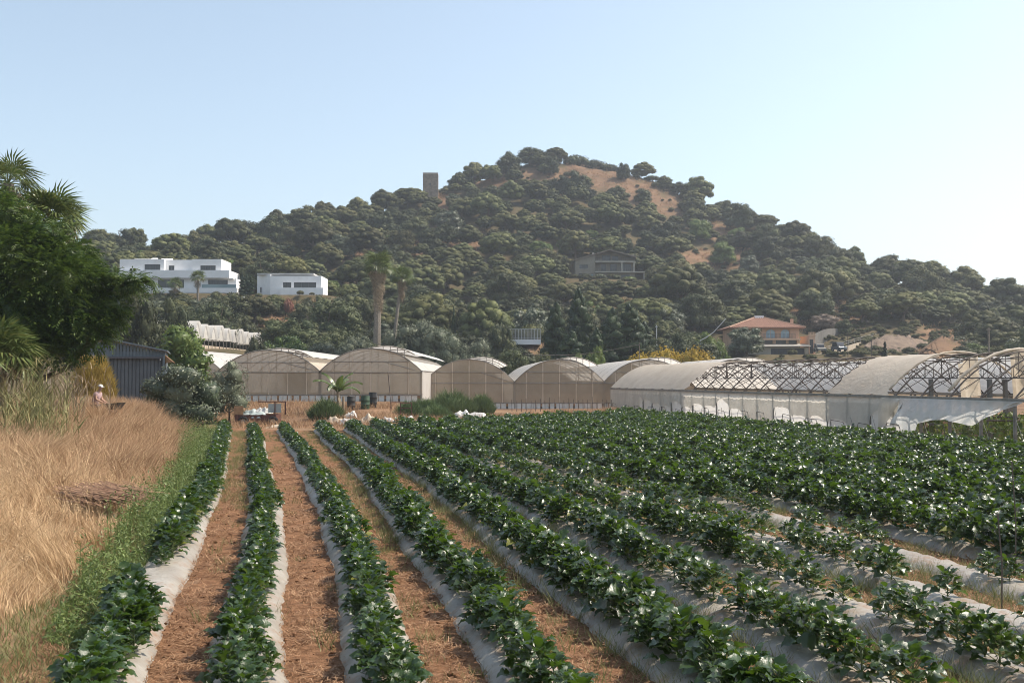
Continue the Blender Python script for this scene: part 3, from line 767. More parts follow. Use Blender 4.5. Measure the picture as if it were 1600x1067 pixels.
# dry tussock grass on the clearings
tb = []
for _ in range(9000):
    a_, b_, c_, d_ = CLEAR[rr.integers(len(CLEAR))]
    px = a_ - 15 + (c_ - a_ + 30) * rr.random(); Y = 165 + 240 * rr.random(); x = gx(px, Y)
    if Y > np.interp(px, RX, RD) + 5: continue
    tb.append((x, Y))
tb = np.array(tb); tz = hz(tb[:, 0], tb[:, 1]); tpx = 800 + F * tb[:, 0] / tb[:, 1]; tpy = HORIZON - (tz - EYE) * F / tb[:, 1]
kp = np.zeros(len(tb), bool)
for (a_, b_, c_, d_) in CLEAR: kp |= (tpx > a_ - 12) & (tpx < c_ + 12) & (tpy > b_ - 8) & (tpy < d_ + 8)
tb = tb[kp]; tz = tz[kp]
rp = np.repeat(np.stack([tb[:, 0], tb[:, 1], tz], 1), 12, 0); rp[:, :2] += rr.normal(0, 0.45, (len(rp), 2))
V, Fs = blades(rp, 0.5 + 0.6 * rr.random(len(rp)), 0.2 + 0.6 * rr.random(len(rp)), 0.14, rr, segs=1)
tag(link('dry_tussocks', np_mesh('dry_tussocks', V, Fs, M['dryfluff'])), 'reddish dry grass on the hillside clearings', 'grass', None, 'stuff')

# ------------------------------------------------------------------ buildings
def window(root, x0, x1, z0, z1, y, fm='frame', gm='glassdark', mullions=0, name='window', depth=0.16, sill=None):
    """a framed window sitting in a wall opening: frame part with a pane sub-part"""
    mb = MB(); t = 0.07; yy = y + depth - 0.05
    mb.box(x0, x1, yy, yy + 0.06, z0, z0 + t); mb.box(x0, x1, yy, yy + 0.06, z1 - t, z1)
    mb.box(x0, x0 + t, yy, yy + 0.06, z0 + t, z1 - t); mb.box(x1 - t, x1, yy, yy + 0.06, z0 + t, z1 - t)
    for k in range(mullions):
        xm = x0 + (x1 - x0) * (k + 1) / (mullions + 1); mb.box(xm - t / 2, xm + t / 2, yy, yy + 0.06, z0 + t, z1 - t)
    f = mb.build(name, M[fm], root)
    MB().box(x0 + 0.01, x1 - 0.01, yy + 0.07, yy + 0.09, z0 + 0.01, z1 - 0.01).build('pane', M[gm], f)
    if sill: MB().box(x0 - 0.08, x1 + 0.08, y - 0.09, y + 0.02, z0 - 0.1, z0 - 0.003).build('sill', M[sill], f)
    return f

# --- large white villa (front about 23 m wide)
sc1 = 230 / F
p0 = at(184, 458, 230)
v = empty('white_villa', (p0.x, 230, p0.z), R(0))
X = lambda px: (px - 184) * sc1
Z = lambda py: (458 - py) * sc1
up = MB()
hol = [(X(223), X(248), Z(421), Z(412)), (X(258), X(267), Z(421), Z(413)), (X(311), X(335), Z(422), Z(414))]
up.wall(0, X(258) - 0.6, Z(422), Z(404), 0.9, hol[:1]); up.wall(X(258) - 0.6, X(298), Z(422), Z(404), 2.2, [hol[1]]); up.wall(X(298), X(344), Z(422), Z(404), 0.9, [hol[2]])
up.quad((X(258)-.6,.9,Z(422)),(X(258)-.6,2.2,Z(422)),(X(258)-.6,2.2,Z(404)),(X(258)-.6,.9,Z(404))); up.quad((X(298),2.2,Z(422)),(X(298),.9,Z(422)),(X(298),.9,Z(404)),(X(298),2.2,Z(404)))
up.quad((0,9,Z(422)),(0,.9,Z(422)),(0,.9,Z(404)),(0,9,Z(404))); up.quad((X(344),.9,Z(422)),(X(344),9,Z(422)),(X(344),9,Z(404)),(X(344),.9,Z(404)))
up.quad((0,9,Z(422)),(0,9,Z(404)),(X(344),9,Z(404)),(X(344),9,Z(422)))
up.build('upper_storey', M['whitewall'], v)
MB().box(0.02, X(344) - 0.02, 2.25, 8.98, Z(404) - 0.35, Z(404) - 0.2).build('flat_roof', M['whiteroof'], v)
MB().box(0.0, X(358), 0.0, 9.2, Z(434), Z(422) - 0.003).build('parapet_band', M['whitewall'], v)
lo = MB(); lh = [(X(243), X(284), Z(449), Z(436)), (X(322), X(353), Z(449.6), Z(436))]
lo.wall(X(215), X(366), Z(450) + 0.004, Z(434), 1.6, lh)
lo.quad((X(366),1.6,Z(450)),(X(366),9,Z(450)),(X(366),9,Z(434)),(X(366),1.6,Z(434)))
lo.build('lower_storey', M['whitewall'], v)
MB().box(X(200), X(371), -0.3, 9.1, Z(458), Z(450)).build('balcony_slab', M['whitewall'], v)
MB().box(0.0, X(371) - 0.5, 0.6, 9.0, Z(458) - 6, Z(458) - 0.003).build('basement_wall', M['whitewall'], v)
window(v, *hol[0], 0.9, mullions=2); window(v, *hol[1], 2.2, mullions=1); window(v, *hol[2], 0.9, mullions=2)
window(v, *lh[0], 1.6, mullions=2); window(v, *lh[1], 1.6, mullions=3)
MB().box(X(316), X(370), -0.25, -0.22, Z(450) + 0.003, Z(444.5)).build('glass_balustrade', M['glassrail'], v)
MB().box(X(358) + 0.003, X(364), 0.3, 1.5, Z(436.5), Z(434.5)).build('awning', M['whiteroof'], v)
for (a_, b_, zt) in ((194, 222, 399.5), (223, 232, 398), (238, 256, 399), (271, 281, 401), (298, 312, 401)):
    m_ = MB(); m_.add([(X(a_),3,Z(404)-.2),(X(b_),3,Z(404)-.2),(X(b_),6,Z(zt)),(X(a_),6,Z(zt)),(X(a_),6,Z(404)-.2),(X(b_),6,Z(404)-.2)],[(0,1,2,3),(0,3,4),(1,5,2),(3,2,5,4)]); m_.build('roof_panel', M['whitewall'], v)
tag(v, 'long two storey white modern villa with stepped balconies, behind small palms', 'house')

# --- small white villa
sc2 = 226 / F; p0 = at(422, 463, 226)
v = empty('white_villa', (p0.x, 226, p0.z), 0)
X = lambda px: (px - 422) * sc2
Z = lambda py: (463 - py) * sc2
h2 = [(X(442), X(455), Z(450), Z(441)), (X(459), X(494), Z(450), Z(441))]
mb = MB(); mb.wall(0, X(502), Z(463), Z(431), 0.0, h2)
mb.quad((X(502),0,Z(463)),(X(502),8,Z(463)),(X(502),8,Z(431)),(X(502),0,Z(431))); mb.quad((0,8,Z(463)),(0,0,Z(463)),(0,0,Z(431)),(0,8,Z(431))); mb.quad((0,8,Z(463)),(0,8,Z(431)),(X(502),8,Z(431)),(X(502),8,Z(463)))
mb.build('front_block', M['whitewall'], v)
wing = MB(); hw_ = (-1.5, -1.0, 1.2, 2.4)
q = [(X(396), 3.2), (-0.003, 0.3), (-0.003, 7.5), (X(396), 7.5)]
for i in range(4):
    (ax, ay), (bx, by) = q[i], q[(i + 1) % 4]
    wing.quad((ax, ay, 0), (bx, by, 0), (bx, by, Z(428.5)), (ax, ay, Z(428.5)))
wing.build('side_wing', M['whitewall'], v)
MB().add
mb = MB(); mb.box(-3.2, 9.4, 1.0, 7.4, Z(428.5), Z(426)); mb.build('roof_slab', M['whiteroof'], v)
mb = MB(); mb.box(0.02, X(502) - 0.02, 0.25, 7.98, Z(431) - 0.3, Z(431) - 0.2); mb.build('flat_roof', M['whiteroof'], v)
mb = MB(); mb.box(X(440), X(507), -1.6, -1.4, Z(463), Z(450.5)); mb.box(X(440), X(440) + 0.2, -1.4, -0.003, Z(463), Z(450.5)); mb.box(X(507) - 0.2, X(507), -1.4, 3, Z(463), Z(450.5)); mb.box(X(440) + 0.2, X(507) - 0.2, -1.4, -0.003, Z(463), Z(461)); mb.build('balcony_parapet', M['whitewall'], v)
window(v, *h2[0], 0.0, mullions=1); window(v, *h2[1], 0.0, mullions=2)
MB().box(X(403), X(404.5), 2.0, 2.5, 1.0, 2.2).build('slit_window', M['frame'], v)
MB().box(X(396) + 0.3, X(500), 0.5, 7, -5, -0.003).build('basement_wall', M['whitewall'], v)
tag(v, 'smaller white modern house with a strip window and angled side wing', 'house')

# --- beige house on the hillside
sc3 = 290 / F; p0 = at(899, 444, 290)
v = empty('hillside_house', (p0.x, 290, p0.z), 0)
X = lambda px: (px - 899) * sc3
Z = lambda py: (444 - py) * sc3
hs_ = [(X(905.5), X(918.7), Z(420), Z(413.5)), (X(904), X(916), Z(438.5), Z(427)), (X(916.5), X(927), Z(437.5), Z(428))]
mb = MB(); mb.wall(0, X(930), 0, Z(406), 0, hs_)
mb.tri((0, 0, Z(406)), (X(930), 0, Z(406)), (X(930), 0, Z(398)))
mb.quad((0,9,0),(0,0,0),(0,0,Z(406)),(0,9,Z(406))); mb.build('side_wall', M['beigewall'], v)
loh = [(X(953.5), X(967.5), Z(438), Z(429)), (X(933), X(948), Z(440), Z(429)), (X(971), X(985), Z(440), Z(429))]
mb = MB(); mb.wall(X(930) + 0.003, X(993), 0, Z(426), 0.6, loh); mb.quad((X(993),.6,0),(X(993),9,0),(X(993),9,Z(402)),(X(993),.6,Z(402)))
mb.build('ground_floor_wall', M['beigewall'], v)
mdh = [(X(940), X(948), Z(422), Z(411)), (X(954), X(965), Z(422.5), Z(411)), (X(971), X(988), Z(422.5), Z(411))]
mb = MB(); mb.wall(X(930) + 0.003, X(993), Z(424.2), Z(408), 2.2, mdh); mb.wall(X(930) + 0.003, X(993), Z(407.6), Z(396), 2.4, [(X(942), X(955), Z(406.5), Z(397.5)), (X(958), X(968), Z(406.5), Z(398))]); mb.tri((X(930),2.4,Z(396)),(X(975),2.4,Z(396)),(X(952),2.4,Z(391.5)))
mb.build('loggia_wall', M['beigewall'], v)
MB().box(X(930) - 0.1, X(1008), -0.5, 2.19, Z(426) + 0.003, Z(424.2)).build('terrace_slab', M['beigetrim'], v)
MB().box(X(930) + 0.01, X(993) - 0.05, -0.2, 2.19, Z(409.5), Z(407.7)).build('balcony_slab', M['beigetrim'], v)
for xx in (X(973), X(992)): MB().box(xx - 0.35, xx, -0.15, 0.2, Z(424.2) + 0.003, Z(409.5) - 0.003).build('column', M['beigetrim'], v)
MB().box(X(1006), X(1007.5), 0.0, 0.3, Z(440), Z(426)).build('column', M['beigetrim'], v)
for zz in (Z(424.2), Z(407.7)):
    m_ = MB(); m_.box(X(931), X(992), -0.18, -0.13, zz + 0.9, zz + 0.96)
    for k in range(22): xk = X(931) + (X(992) - X(931)) * k / 21; m_.box(xk - 0.02, xk + 0.02, -0.17, -0.14, zz + 0.003, zz + 0.9)
    m_.build('railing', M['frame'], v)
mb = MB()
for (xa, za, xb, zb) in ((-0.4, Z(407.2), X(953), Z(391)), (X(953), Z(391), X(995), Z(402.5))):
    mb.add([(xa,-.6,za),(xb,-.6,zb),(xb,9.4,zb),(xa,9.4,za),(xa,-.6,za+.28),(xb,-.6,zb+.28),(xb,9.4,zb+.28),(xa,9.4,za+.28)], [(3,2,1,0),(4,5,6,7),(0,1,5,4),(1,2,6,5),(2,3,7,6),(3,0,4,7)])
mb.build('roof', M['stone'], v)
MB().box(X(927), X(929.5), 3, 3.5, Z(398) , Z(392.5)).build('chimney', M['beigetrim'], v)
window(v, *hs_[0], 0, mullions=1, sill='beigetrim'); window(v, *hs_[1], 0, mullions=1); window(v, *hs_[2], 0, gm='glassrail')
window(v, *loh[0], 0.6, gm='glassrail'); window(v, *loh[1], 0.6); window(v, *loh[2], 0.6)
for h_ in mdh: window(v, *h_, 2.2, mullions=1)
window(v, X(942), X(955), Z(406.5), Z(397.5), 2.4, mullions=1); window(v, X(958), X(968), Z(406.5), Z(398), 2.4)
MB().box(-0.0, X(993), 0.7, 9, -4, -0.003).build('foundation', M['beigewall'], v)
tag(v, 'beige gabled hillside house with open loggias and railings among the pines', 'house')

# --- orange house with hipped terracotta roof
sc4 = 200 / F; p0 = at(1146, 555, 200)
v = empty('orange_house', (p0.x, 200, p0.z), 0)
X = lambda px: (px - 1146) * sc4
Z = lambda py: (555 - py) * sc4
fl = Z(529.4); ev = Z(511.5)
uh = [(X(1154), X(1172.5), Z(527.5), Z(514.5)), (X(1177), X(1185), Z(524), Z(514.5)), (X(1197), X(1212), Z(528), Z(514)), (X(1220), X(1234.5), Z(528), Z(514))]
mb = MB(); mb.wall(0, X(1249), fl, ev, 0, uh, 0.2)
mb.quad((X(1249),0,fl),(X(1249),10,fl),(X(1249),10,ev),(X(1249),0,ev)); mb.quad((0,10,fl),(0,0,fl),(0,0,ev),(0,10,ev)); mb.quad((0,10,0),(0,10,ev),(X(1249),10,ev),(X(1249),10,0))
mb.build('upper_wall', M['orange'], v)
mb = MB(); mb.wall(uh[0][0], uh[0][1], uh[0][2], uh[0][3], 1.2, [(1.4, 2.0, uh[0][2] + 0.01, uh[0][3] - 0.3)]); mb.box(1.4, 2.0, 1.3, 1.35, uh[0][2], uh[0][3]); mb.build('loggia_back', M['orange'], v)
for h_ in uh[2:]:
    mb = MB(); n = 10; cx_ = (h_[0] + h_[1]) / 2; rx_ = (h_[1] - h_[0]) / 2 - 0.1; zsp = h_[3] - 0.75
    pts = [(cx_ - rx_, 0.12, h_[2] + 0.02)] + [(cx_ - rx_ * math.cos(math.pi * k / n), 0.12, zsp + 0.68 * math.sin(math.pi * k / n)) for k in range(n + 1)] + [(cx_ + rx_, 0.12, h_[2] + 0.02)]
    mb.add(pts + [(p[0], 0.17, p[2]) for p in pts], [tuple(reversed(range(len(pts))))] + [(i, i + 1, len(pts) + i + 1, len(pts) + i) for i in range(len(pts) - 1)])
    d_ = mb.build('arched_door', M['bluedoor'], v)
    MB().box(cx_ - 0.03, cx_ + 0.03, 0.09, 0.118, h_[2] + 0.05, zsp + 0.6).build('door_post', M['orangelight'], d_)
    MB().box(h_[0], h_[1], 0.18, 0.2, h_[2], h_[3]).build('door_surround', M['orange'], d_)
window(v, *uh[1], 0, fm='whitewall', gm='glassrail', mullions=1, sill='orangelight')
# middle level with dark openings and canopy
mh = [(X(1161), X(1173), Z(537), Z(531)), (X(1193), X(1208), Z(537), Z(531)), (X(1213), X(1229), Z(537), Z(531)), (X(1233), X(1246), Z(537), Z(531))]
mb = MB(); mb.wall(0, X(1249), Z(538.5), fl - 0.25, 0.3, mh, 0.25); mb.quad((X(1249),.3,0),(X(1249),10,0),(X(1249),10,fl),(X(1249),.3,fl)); mb.quad((0,10,0),(0,.3,0),(0,.3,fl),(0,10,fl)); mb.build('middle_wall', M['orangelight'], v)
for h_ in mh: window(v, *h_, 0.3)
MB().box(-0.2, X(1250), -1.0, 0.295, fl - 0.247, fl).build('balcony_slab', M['orangelight'], v)
m_ = MB(); m_.box(X(1189), X(1241), -0.98, -0.93, fl + 0.95, fl + 1.0)
for k in range(26): xk = X(1189) + (X(1241) - X(1189)) * k / 25; m_.box(xk - 0.015, xk + 0.015, -0.97, -0.94, fl + 0.003, fl + 0.95)
m_.build('railing', M['frame'], v)
m_ = MB(); m_.box(X(1155), X(1172), -0.12, -0.07, fl + 0.95, fl + 1.0)
for k in range(9): xk = X(1155) + (X(1172) - X(1155)) * k / 8; m_.box(xk - 0.015, xk + 0.015, -0.11, -0.08, fl + 0.003, fl + 0.95)
m_.build('railing', M['frame'], v)
mb = MB(); mb.add([(X(1160),-4,Z(543)),(X(1258),-4,Z(542.5)),(X(1258),.29,Z(538)),(X(1160),.29,Z(538.5)),(X(1160),-4,Z(541.8)),(X(1258),-4,Z(541.3)),(X(1258),.29,Z(537)),(X(1160),.29,Z(537.5))], [(3,2,1,0),(4,5,6,7),(0,1,5,4),(1,2,6,5),(2,3,7,6),(3,0,4,7)])
mb.build('canopy_roof', M['concrete'], v)
gh = [(X(1198), X(1250), 0.0, Z(545))]
mb = MB(); mb.wall(X(1160), X(1256), 0, Z(543) - 0.02, -3.2, gh, 0.3); mb.quad((X(1256),-3.2,0),(X(1256),.28,0),(X(1256),.28,Z(538.6)),(X(1256),-3.2,Z(543))); mb.build('garage_wall', M['beigetrim'], v)
g = MB().box(X(1198), X(1250), -2.6, -2.55, 0, Z(545)).build('garage_door', M['frame'], v)
for k in range(1, 4): xk = X(1198) + (X(1250) - X(1198)) * k / 4; MB().box(xk - 0.05, xk + 0.05, -2.65, -2.603, 0, Z(545)).build('door_stile', M['darkmetal'], g)
# roof
ex0, ex1, ey0, ey1 = X(1138), X(1256.5), -1.2, 11.0; rz_ = Z(493.5); rxa, rxb = X(1190), X(1202); ry_ = 4.9
mb = MB(); mb.add([(ex0,ey0,ev),(ex1,ey0,ev),(ex1,ey1,ev),(ex0,ey1,ev),(rxa,ry_,rz_),(rxb,ry_,rz_),(ex0,ey0,ev-.18),(ex1,ey0,ev-.18),(ex1,ey1,ev-.18),(ex0,ey1,ev-.18)],
    [(0,1,5,4),(1,2,5),(2,3,4,5),(3,0,4),(6,7,1,0),(7,8,2,1),(8,9,3,2),(9,6,0,3),(9,8,7,6)]); rf = mb.build('roof', M['terracotta'], v)
# tile courses as thin raised ridges on the front and right slopes
tl = MB()
for k in range(34):
    t = (k + 0.5) / 34; xb = ex0 + (ex1 - ex0) * t
    ft = max(0, min(1, (xb - ex0) / (rxa - ex0) if xb < rxa else ((ex1 - xb) / (ex1 - rxb) if xb > rxb else 1)))
    if ft < 0.06: continue
    tl.tube([(xb, ey0 - 0.02, ev + 0.03), (xb, ey0 + (ry_ - ey0) * ft * 0.98, ev + (rz_ - ev) * ft * 0.98 + 0.03)], 0.07, 5)
tl.build('tile_rib', M['terracotta'], rf)
mb = MB()
for (c_, r_e) in (((ex0, ey0), (rxa, ry_)), ((ex1, ey0), (rxb, ry_)), ((ex1, ey1), (rxb, ry_))):
    mb.tube([(c_[0], c_[1], ev + 0.05), (r_e[0], r_e[1], rz_ + 0.06)], 0.13, 6)
mb.build('ridge_tiles', M['roofridge'], rf)
MB().box(rxa - 0.1, rxb + 0.1, ry_ - 0.4, ry_ + 0.4, rz_ - 0.2, rz_ + 0.32).build('ridge_cap', M['whitewall'], rf)
MB().box(X(1242), X(1246), 2.6, 3.2, ev + 0.4, Z(497)).build('chimney', M['orange'], rf)
# right extension with balusters
ex = MB(); ehole = [(X(1260), X(1266), 0.3, Z(531))]
ex.wall(X(1259), X(1269), 0, Z(525), -2.2, ehole); ex.quad((X(1269),-2.2,0),(X(1272),2.5,0),(X(1272),2.5,Z(525)),(X(1269),-2.2,Z(525))); ex.quad((X(1259),4,0),(X(1259),-2.2,0),(X(1259),-2.2,Z(525)),(X(1259),4,Z(525))); ex.quad((X(1259),-2.2,Z(525)),(X(1269),-2.2,Z(525)),(X(1272),4,Z(525)),(X(1259),4,Z(525)))
e_ = ex.build('side_extension', M['orange'], v)
MB().box(X(1259) - 0.1, X(1270), -2.35, -2.0, Z(525) + 0.003, Z(524) + 0.05).build('cornice', M['orangelight'], e_)
for k in range(5):
    xk = X(1259.5) + k * 0.28; MB().box(xk - 0.07, xk + 0.07, -2.25, -2.1, Z(524) + 0.055, Z(520.5)).build('baluster', M['orangelight'], v)
MB().box(X(1259) - 0.05, X(1269.5), -2.28, -2.06, Z(520.5) + 0.003, Z(519.7)).build('handrail', M['orangelight'], v)
window(v, *ehole[0], -2.2, name='door')
tag(v, 'orange two storey house with hipped terracotta roof and blue arched doors', 'house')

# --- square stone tower on the ridge
tp = at(672.5, 300, 372); tw = 23.5 * 372 / F
v = empty('stone_tower', (tp.x, 372, float(hz(np.array([tp.x]), np.array([372.0]))[0]) - 0.5), R(2))
tz_ = ztop(270, 372) - v.location.z
mb = MB(); n = 18
r_ = np.random.default_rng(3)
def towpt(u, w):
    c = [(-tw/2, 0), (tw/2, 0), (tw/2, tw), (-tw/2, tw)]; i = min(3, int(u * 4)); f_ = u * 4 - i; a_, b_ = c[i], c[(i + 1) % 4]
    return (a_[0] + (b_[0] - a_[0]) * f_, a_[1] + (b_[1] - a_[1]) * f_, w * (tz_ - 0.5))
mb.grid(towpt, 32, 20)
for i in range(len(mb.v)):
    q = mb.v[i]; mb.v[i] = (q[0] + r_.normal(0, 0.03), q[1] + r_.normal(0, 0.03), q[2])
mb.build('wall', M['stone'], v)
MB().box(-tw/2 - 0.03, tw/2 + 0.03, -0.05, tw + 0.05, tz_ - 0.5, tz_).build('parapet', M['stonecap'], v)
MB().box(-0.3, 0.2, -0.06, 0.1, tz_ * 0.55, tz_ * 0.55 + 0.9).build('slit_window', M['frame'], v)
tag(v, 'square dark stone watchtower standing alone on the ridge', 'tower')

# --- ramp road up to the right, with railing, retaining wall, rocky bank
pts = [(1262, 556, 196), (1290, 550, 200), (1325, 540, 210), (1360, 530, 224), (1395, 524, 238), (1440, 519, 252)]
pw = [at(a_, b_, c_) for a_, b_, c_ in pts]
mb = MB(); L_ = []
for i, p in enumerate(pw):
    wd = 2.2; L_.append(((p.x - 0.5, p.y - wd, p.z), (p.x + 0.5, p.y + wd, p.z + 0.05)))
for (a_, b_), (c_, d_) in zip(L_, L_[1:]): mb.quad(a_, c_, d_, b_)
for (a_, b_), (c_, d_) in zip(L_, L_[1:]): mb.quad((a_[0], a_[1], a_[2] - 4), (c_[0], c_[1], c_[2] - 4), c_, a_)
tag(mb.build('ramp_road', M['road']), 'pale dirt ramp road climbing past the orange house', None, None, 'structure')
fe = empty('road_fence', L_[1][0]); o0 = Vector(L_[1][0])
fp = [Vector(l[0]) + Vector((0, 0.2, 0)) for l in L_[1:]]
for (a_, b_) in zip(fp, fp[1:]):
    for k in range(4):
        q = a_.lerp(b_, k / 4) - o0; MB().box(q.x - 0.05, q.x + 0.05, q.y - 0.05, q.y + 0.05, q.z, q.z + 1.0).build('post', M['galv'], fe)
for hz_ in (0.55, 0.95): MB().tube([p - o0 + Vector((0, 0, hz_)) for p in fp], 0.04, 5).build('rail', M['galv'], fe)
tag(fe, 'low post and rail fence along the ramp road', 'fence')
w0 = at(1274, 540, 216); w1 = at(1372, 517, 244)
mb = MB(); d_ = (w1 - w0)
def wpt(u, w_):
    q = w0 + d_ * u; top_ = 3.0 + 0.5 * math.sin(u * 9)
    return (q.x, q.y + 0.15 * math.sin(u * 30), q.z - 1.5 + (top_ + 1.0) * w_)
mb.grid(wpt, 24, 4); mb.grid(lambda u, w_: (wpt(u, 1)[0], wpt(u, 1)[1] + 0.5 * w_, wpt(u, 1)[2]), 24, 1)
tag(mb.build('retaining_wall', M['greywall']), 'grey retaining wall beside the ramp road', 'wall')
def rock_bank(name, px0, px1, pt, pb, Y, label, seed, mat='rock'):
    r2 = np.random.default_rng(seed); mb = MB()
    a_ = at(px0, pb, Y); b_ = at(px1, pb, Y + 6); hgt = (pb - pt) * Y / F; nu, nv = 48, 12
    tab = r2.normal(0, 1, (nu + 1, nv + 1))
    def f_(u, w_):
        i, j = int(round(u * nu)), int(round(w_ * nv)); env = math.sin(math.pi * min(1, max(0, u))) ** 0.5
        q = a_.lerp(b_, u)
        return (q.x + tab[i, j] * 0.3, q.y + w_ * 7 + tab[i, j] * 0.5, q.z - 1.2 + (hgt + 1.2) * env * (w_ ** 0.7) + tab[i, j] * 0.28 * env)
    mb.grid(f_, nu, nv); mb.grid(lambda u, w_: (f_(u, 1)[0], f_(u, 1)[1] + 8 * w_, f_(u, 1)[2] - 3 * w_ * w_), nu, 2)
    return tag(mb.build(name, M[mat]), label, None, None, 'structure')
rock_bank('earth_bank', 1355, 1490, 521, 551, 205, 'bare rocky earth bank below the ramp road', 4)
rock_bank('grassy_bank', 1462, 1560, 524, 552, 190, 'dry reddish earth bank at the foot of the hill', 5, 'ground')

# ------------------------------------------------------------------ greenhouses facing the camera
def arch_z(s, zg, rise, p=2.25): return zg + rise * (1 - abs(2 * s - 1) ** p)

def tunnel(p, rz, span, L, zg, rise, label, vent=0.85, oldright=False, sidewall=False, seed=0, skirt=0.62, far=False):
    r2 = random.Random(seed)
    g = empty('greenhouse_tunnel', p, rz)
    A = lambda s: (s * span, arch_z(s, zg, rise))
    N = 20
    # gable film
    mb = MB(); mb.grid(lambda u, w: (A(u)[0], 0.03, skirt + (A(u)[1] - 0.02 - skirt) * w), N, 6)
    mb.build('gable_film', M['filmgable'], g)
    mb = MB(); mb.grid(lambda u, w: (A(u)[0], L, (A(u)[1] - 0.02) * w), N, 2); mb.build('back_film', M['filmroof'], g)
    # roof films
    mb = MB(); mb.grid(lambda u, w: (A(u * 0.52)[0], -0.12 + (L + 0.12) * w, A(u * 0.52)[1] + 0.05 + 0.02 * math.sin(w * L * 2.6)), 12, 24); mb.build('roof_film', M['filmroof'], g, smooth=True)
    lo = 0.80 if vent else 0.521
    mb = MB(); mb.grid(lambda u, w: (A(lo + (1 - lo) * u)[0], -0.1 + (L + 0.1) * w, A(lo + (1 - lo) * u)[1] + 0.05), 8, 24); mb.build('roof_film', M['filmold' if oldright else 'filmroof'], g, smooth=True)
    if vent:
        mb = MB(); mb.grid(lambda u, w: (A(0.48 + 0.45 * u)[0], -0.15 + (L + 0.15) * w, A(0.48 + 0.45 * u)[1] + 0.09 + vent * 1.2 * u), 8, 24)
        vf = mb.build('vent_flap', M['filmroof'], g, smooth=True)
        for yk in (0.0, L * 0.25, L * 0.5): MB().tube([(A(0.48 + 0.45 * k / 6)[0], yk, A(0.48 + 0.45 * k / 6)[1] + 0.04 + vent * 1.2 * k / 6) for k in range(7)], 0.045, 5).build('vent_arm', M['galv'], vf)
        for k in range(4): MB().tube([(A(0.62 + 0.07 * k)[0], 0.0, A(0.62 + 0.07 * k)[1] + 0.02), (A(0.62 + 0.07 * k)[0], 0.0, A(0.62 + 0.07 * k)[1] + 0.05 + vent * 1.2 * (0.14 + 0.07 * k) / 0.45)], 0.03, 4).build('vent_strut', M['galv'], vf)
    # arches
    am = MB().tube([(A(k / 18)[0], 0, A(k / 18)[1]) for k in range(19)], 0.055, 6).mesh('arch', M['galv'])
    for k in range(int(L / 5) + 1): link('arch', am, g, (0, k * 5.0 - (0.06 if k == 0 else 0), 0))
    # posts and bars of the gable
    for k in range(8):
        s = k / 7; zt = A(s)[1]
        MB().tube([(min(max(A(s)[0], 0.08), span - 0.08), 0.10, 0), (min(max(A(s)[0], 0.08), span - 0.08), 0.10, zt - 0.03)], 0.085 if k in (0, 7) else 0.04, 5).build('post', M['sheetbeige' if k not in (0, 7) else 'galv'], g)
    for k in range(5):
        s = 0.13 + 0.185 * k; MB().grid(lambda u, w: (A(s)[0] - 0.045 + 0.09 * u, -0.005, skirt + (A(s)[1] - 0.1 - skirt) * w), 1, 4).build('film_seam', M['filmold'], g)
    for zb in (zg - 0.15, zg + rise * 0.42):
        ss = [k / 40 for k in range(41) if arch_z(k / 40, zg, rise) > zb + 0.05]
        xa, xb = ss[0] * span, ss[-1] * span
        MB().tube([(xa, -0.02, zb + r2.uniform(-.04, .04)), ((xa + xb) / 2, -0.02, zb), (xb, -0.02, zb + r2.uniform(-.04, .04))], 0.04, 5).build('cross_bar', M['galv'], g)
    MB().tube([(span * 0.62, -0.02, zg + rise * 0.42), (span * 0.93, -0.02, zg + 0.1)], 0.03, 5).build('cross_bar', M['galv'], g)
    MB().tube([(0, -0.05, skirt), (span, -0.05, skirt)], 0.04, 5).build('base_bar', M['galv'], g)
    # slotted white skirt: separate boards with gaps
    x = 0.1
    bm_ = {}
    while x < span - 0.3:
        w_ = r2.choice((0.34, 0.5, 0.66)); key = w_
        if key not in bm_: bm_[key] = MB().box(0, w_, 0, 0.03, 0, skirt - 0.05).mesh('skirt_board', M['skirt'])
        link('skirt_board', bm_[key], g, (x, 0.0, r2.uniform(-0.03, 0.0))); x += w_ + r2.choice((0.05, 0.10, 0.2))
    MB().box(0.0, span, 0.25, 0.28, 0, skirt * 0.4).build('kerb', M['greywall'], g)
    # gutter and side film
    for xx in (0.0, span): MB().tube([(xx, -0.1, zg), (xx, L, zg)], 0.09, 6).build('gutter', M['galv'], g)
    if sidewall:
        MB().grid(lambda u, w: (span + 0.05, 0.1 + (L - 0.1) * u, zg * w), 12, 2).build('side_film', M['filmroof'], g)
    # crop dimly seen inside
    tag(g, label, 'greenhouse', 'greenhouse tunnels at the end of the field')
    return g

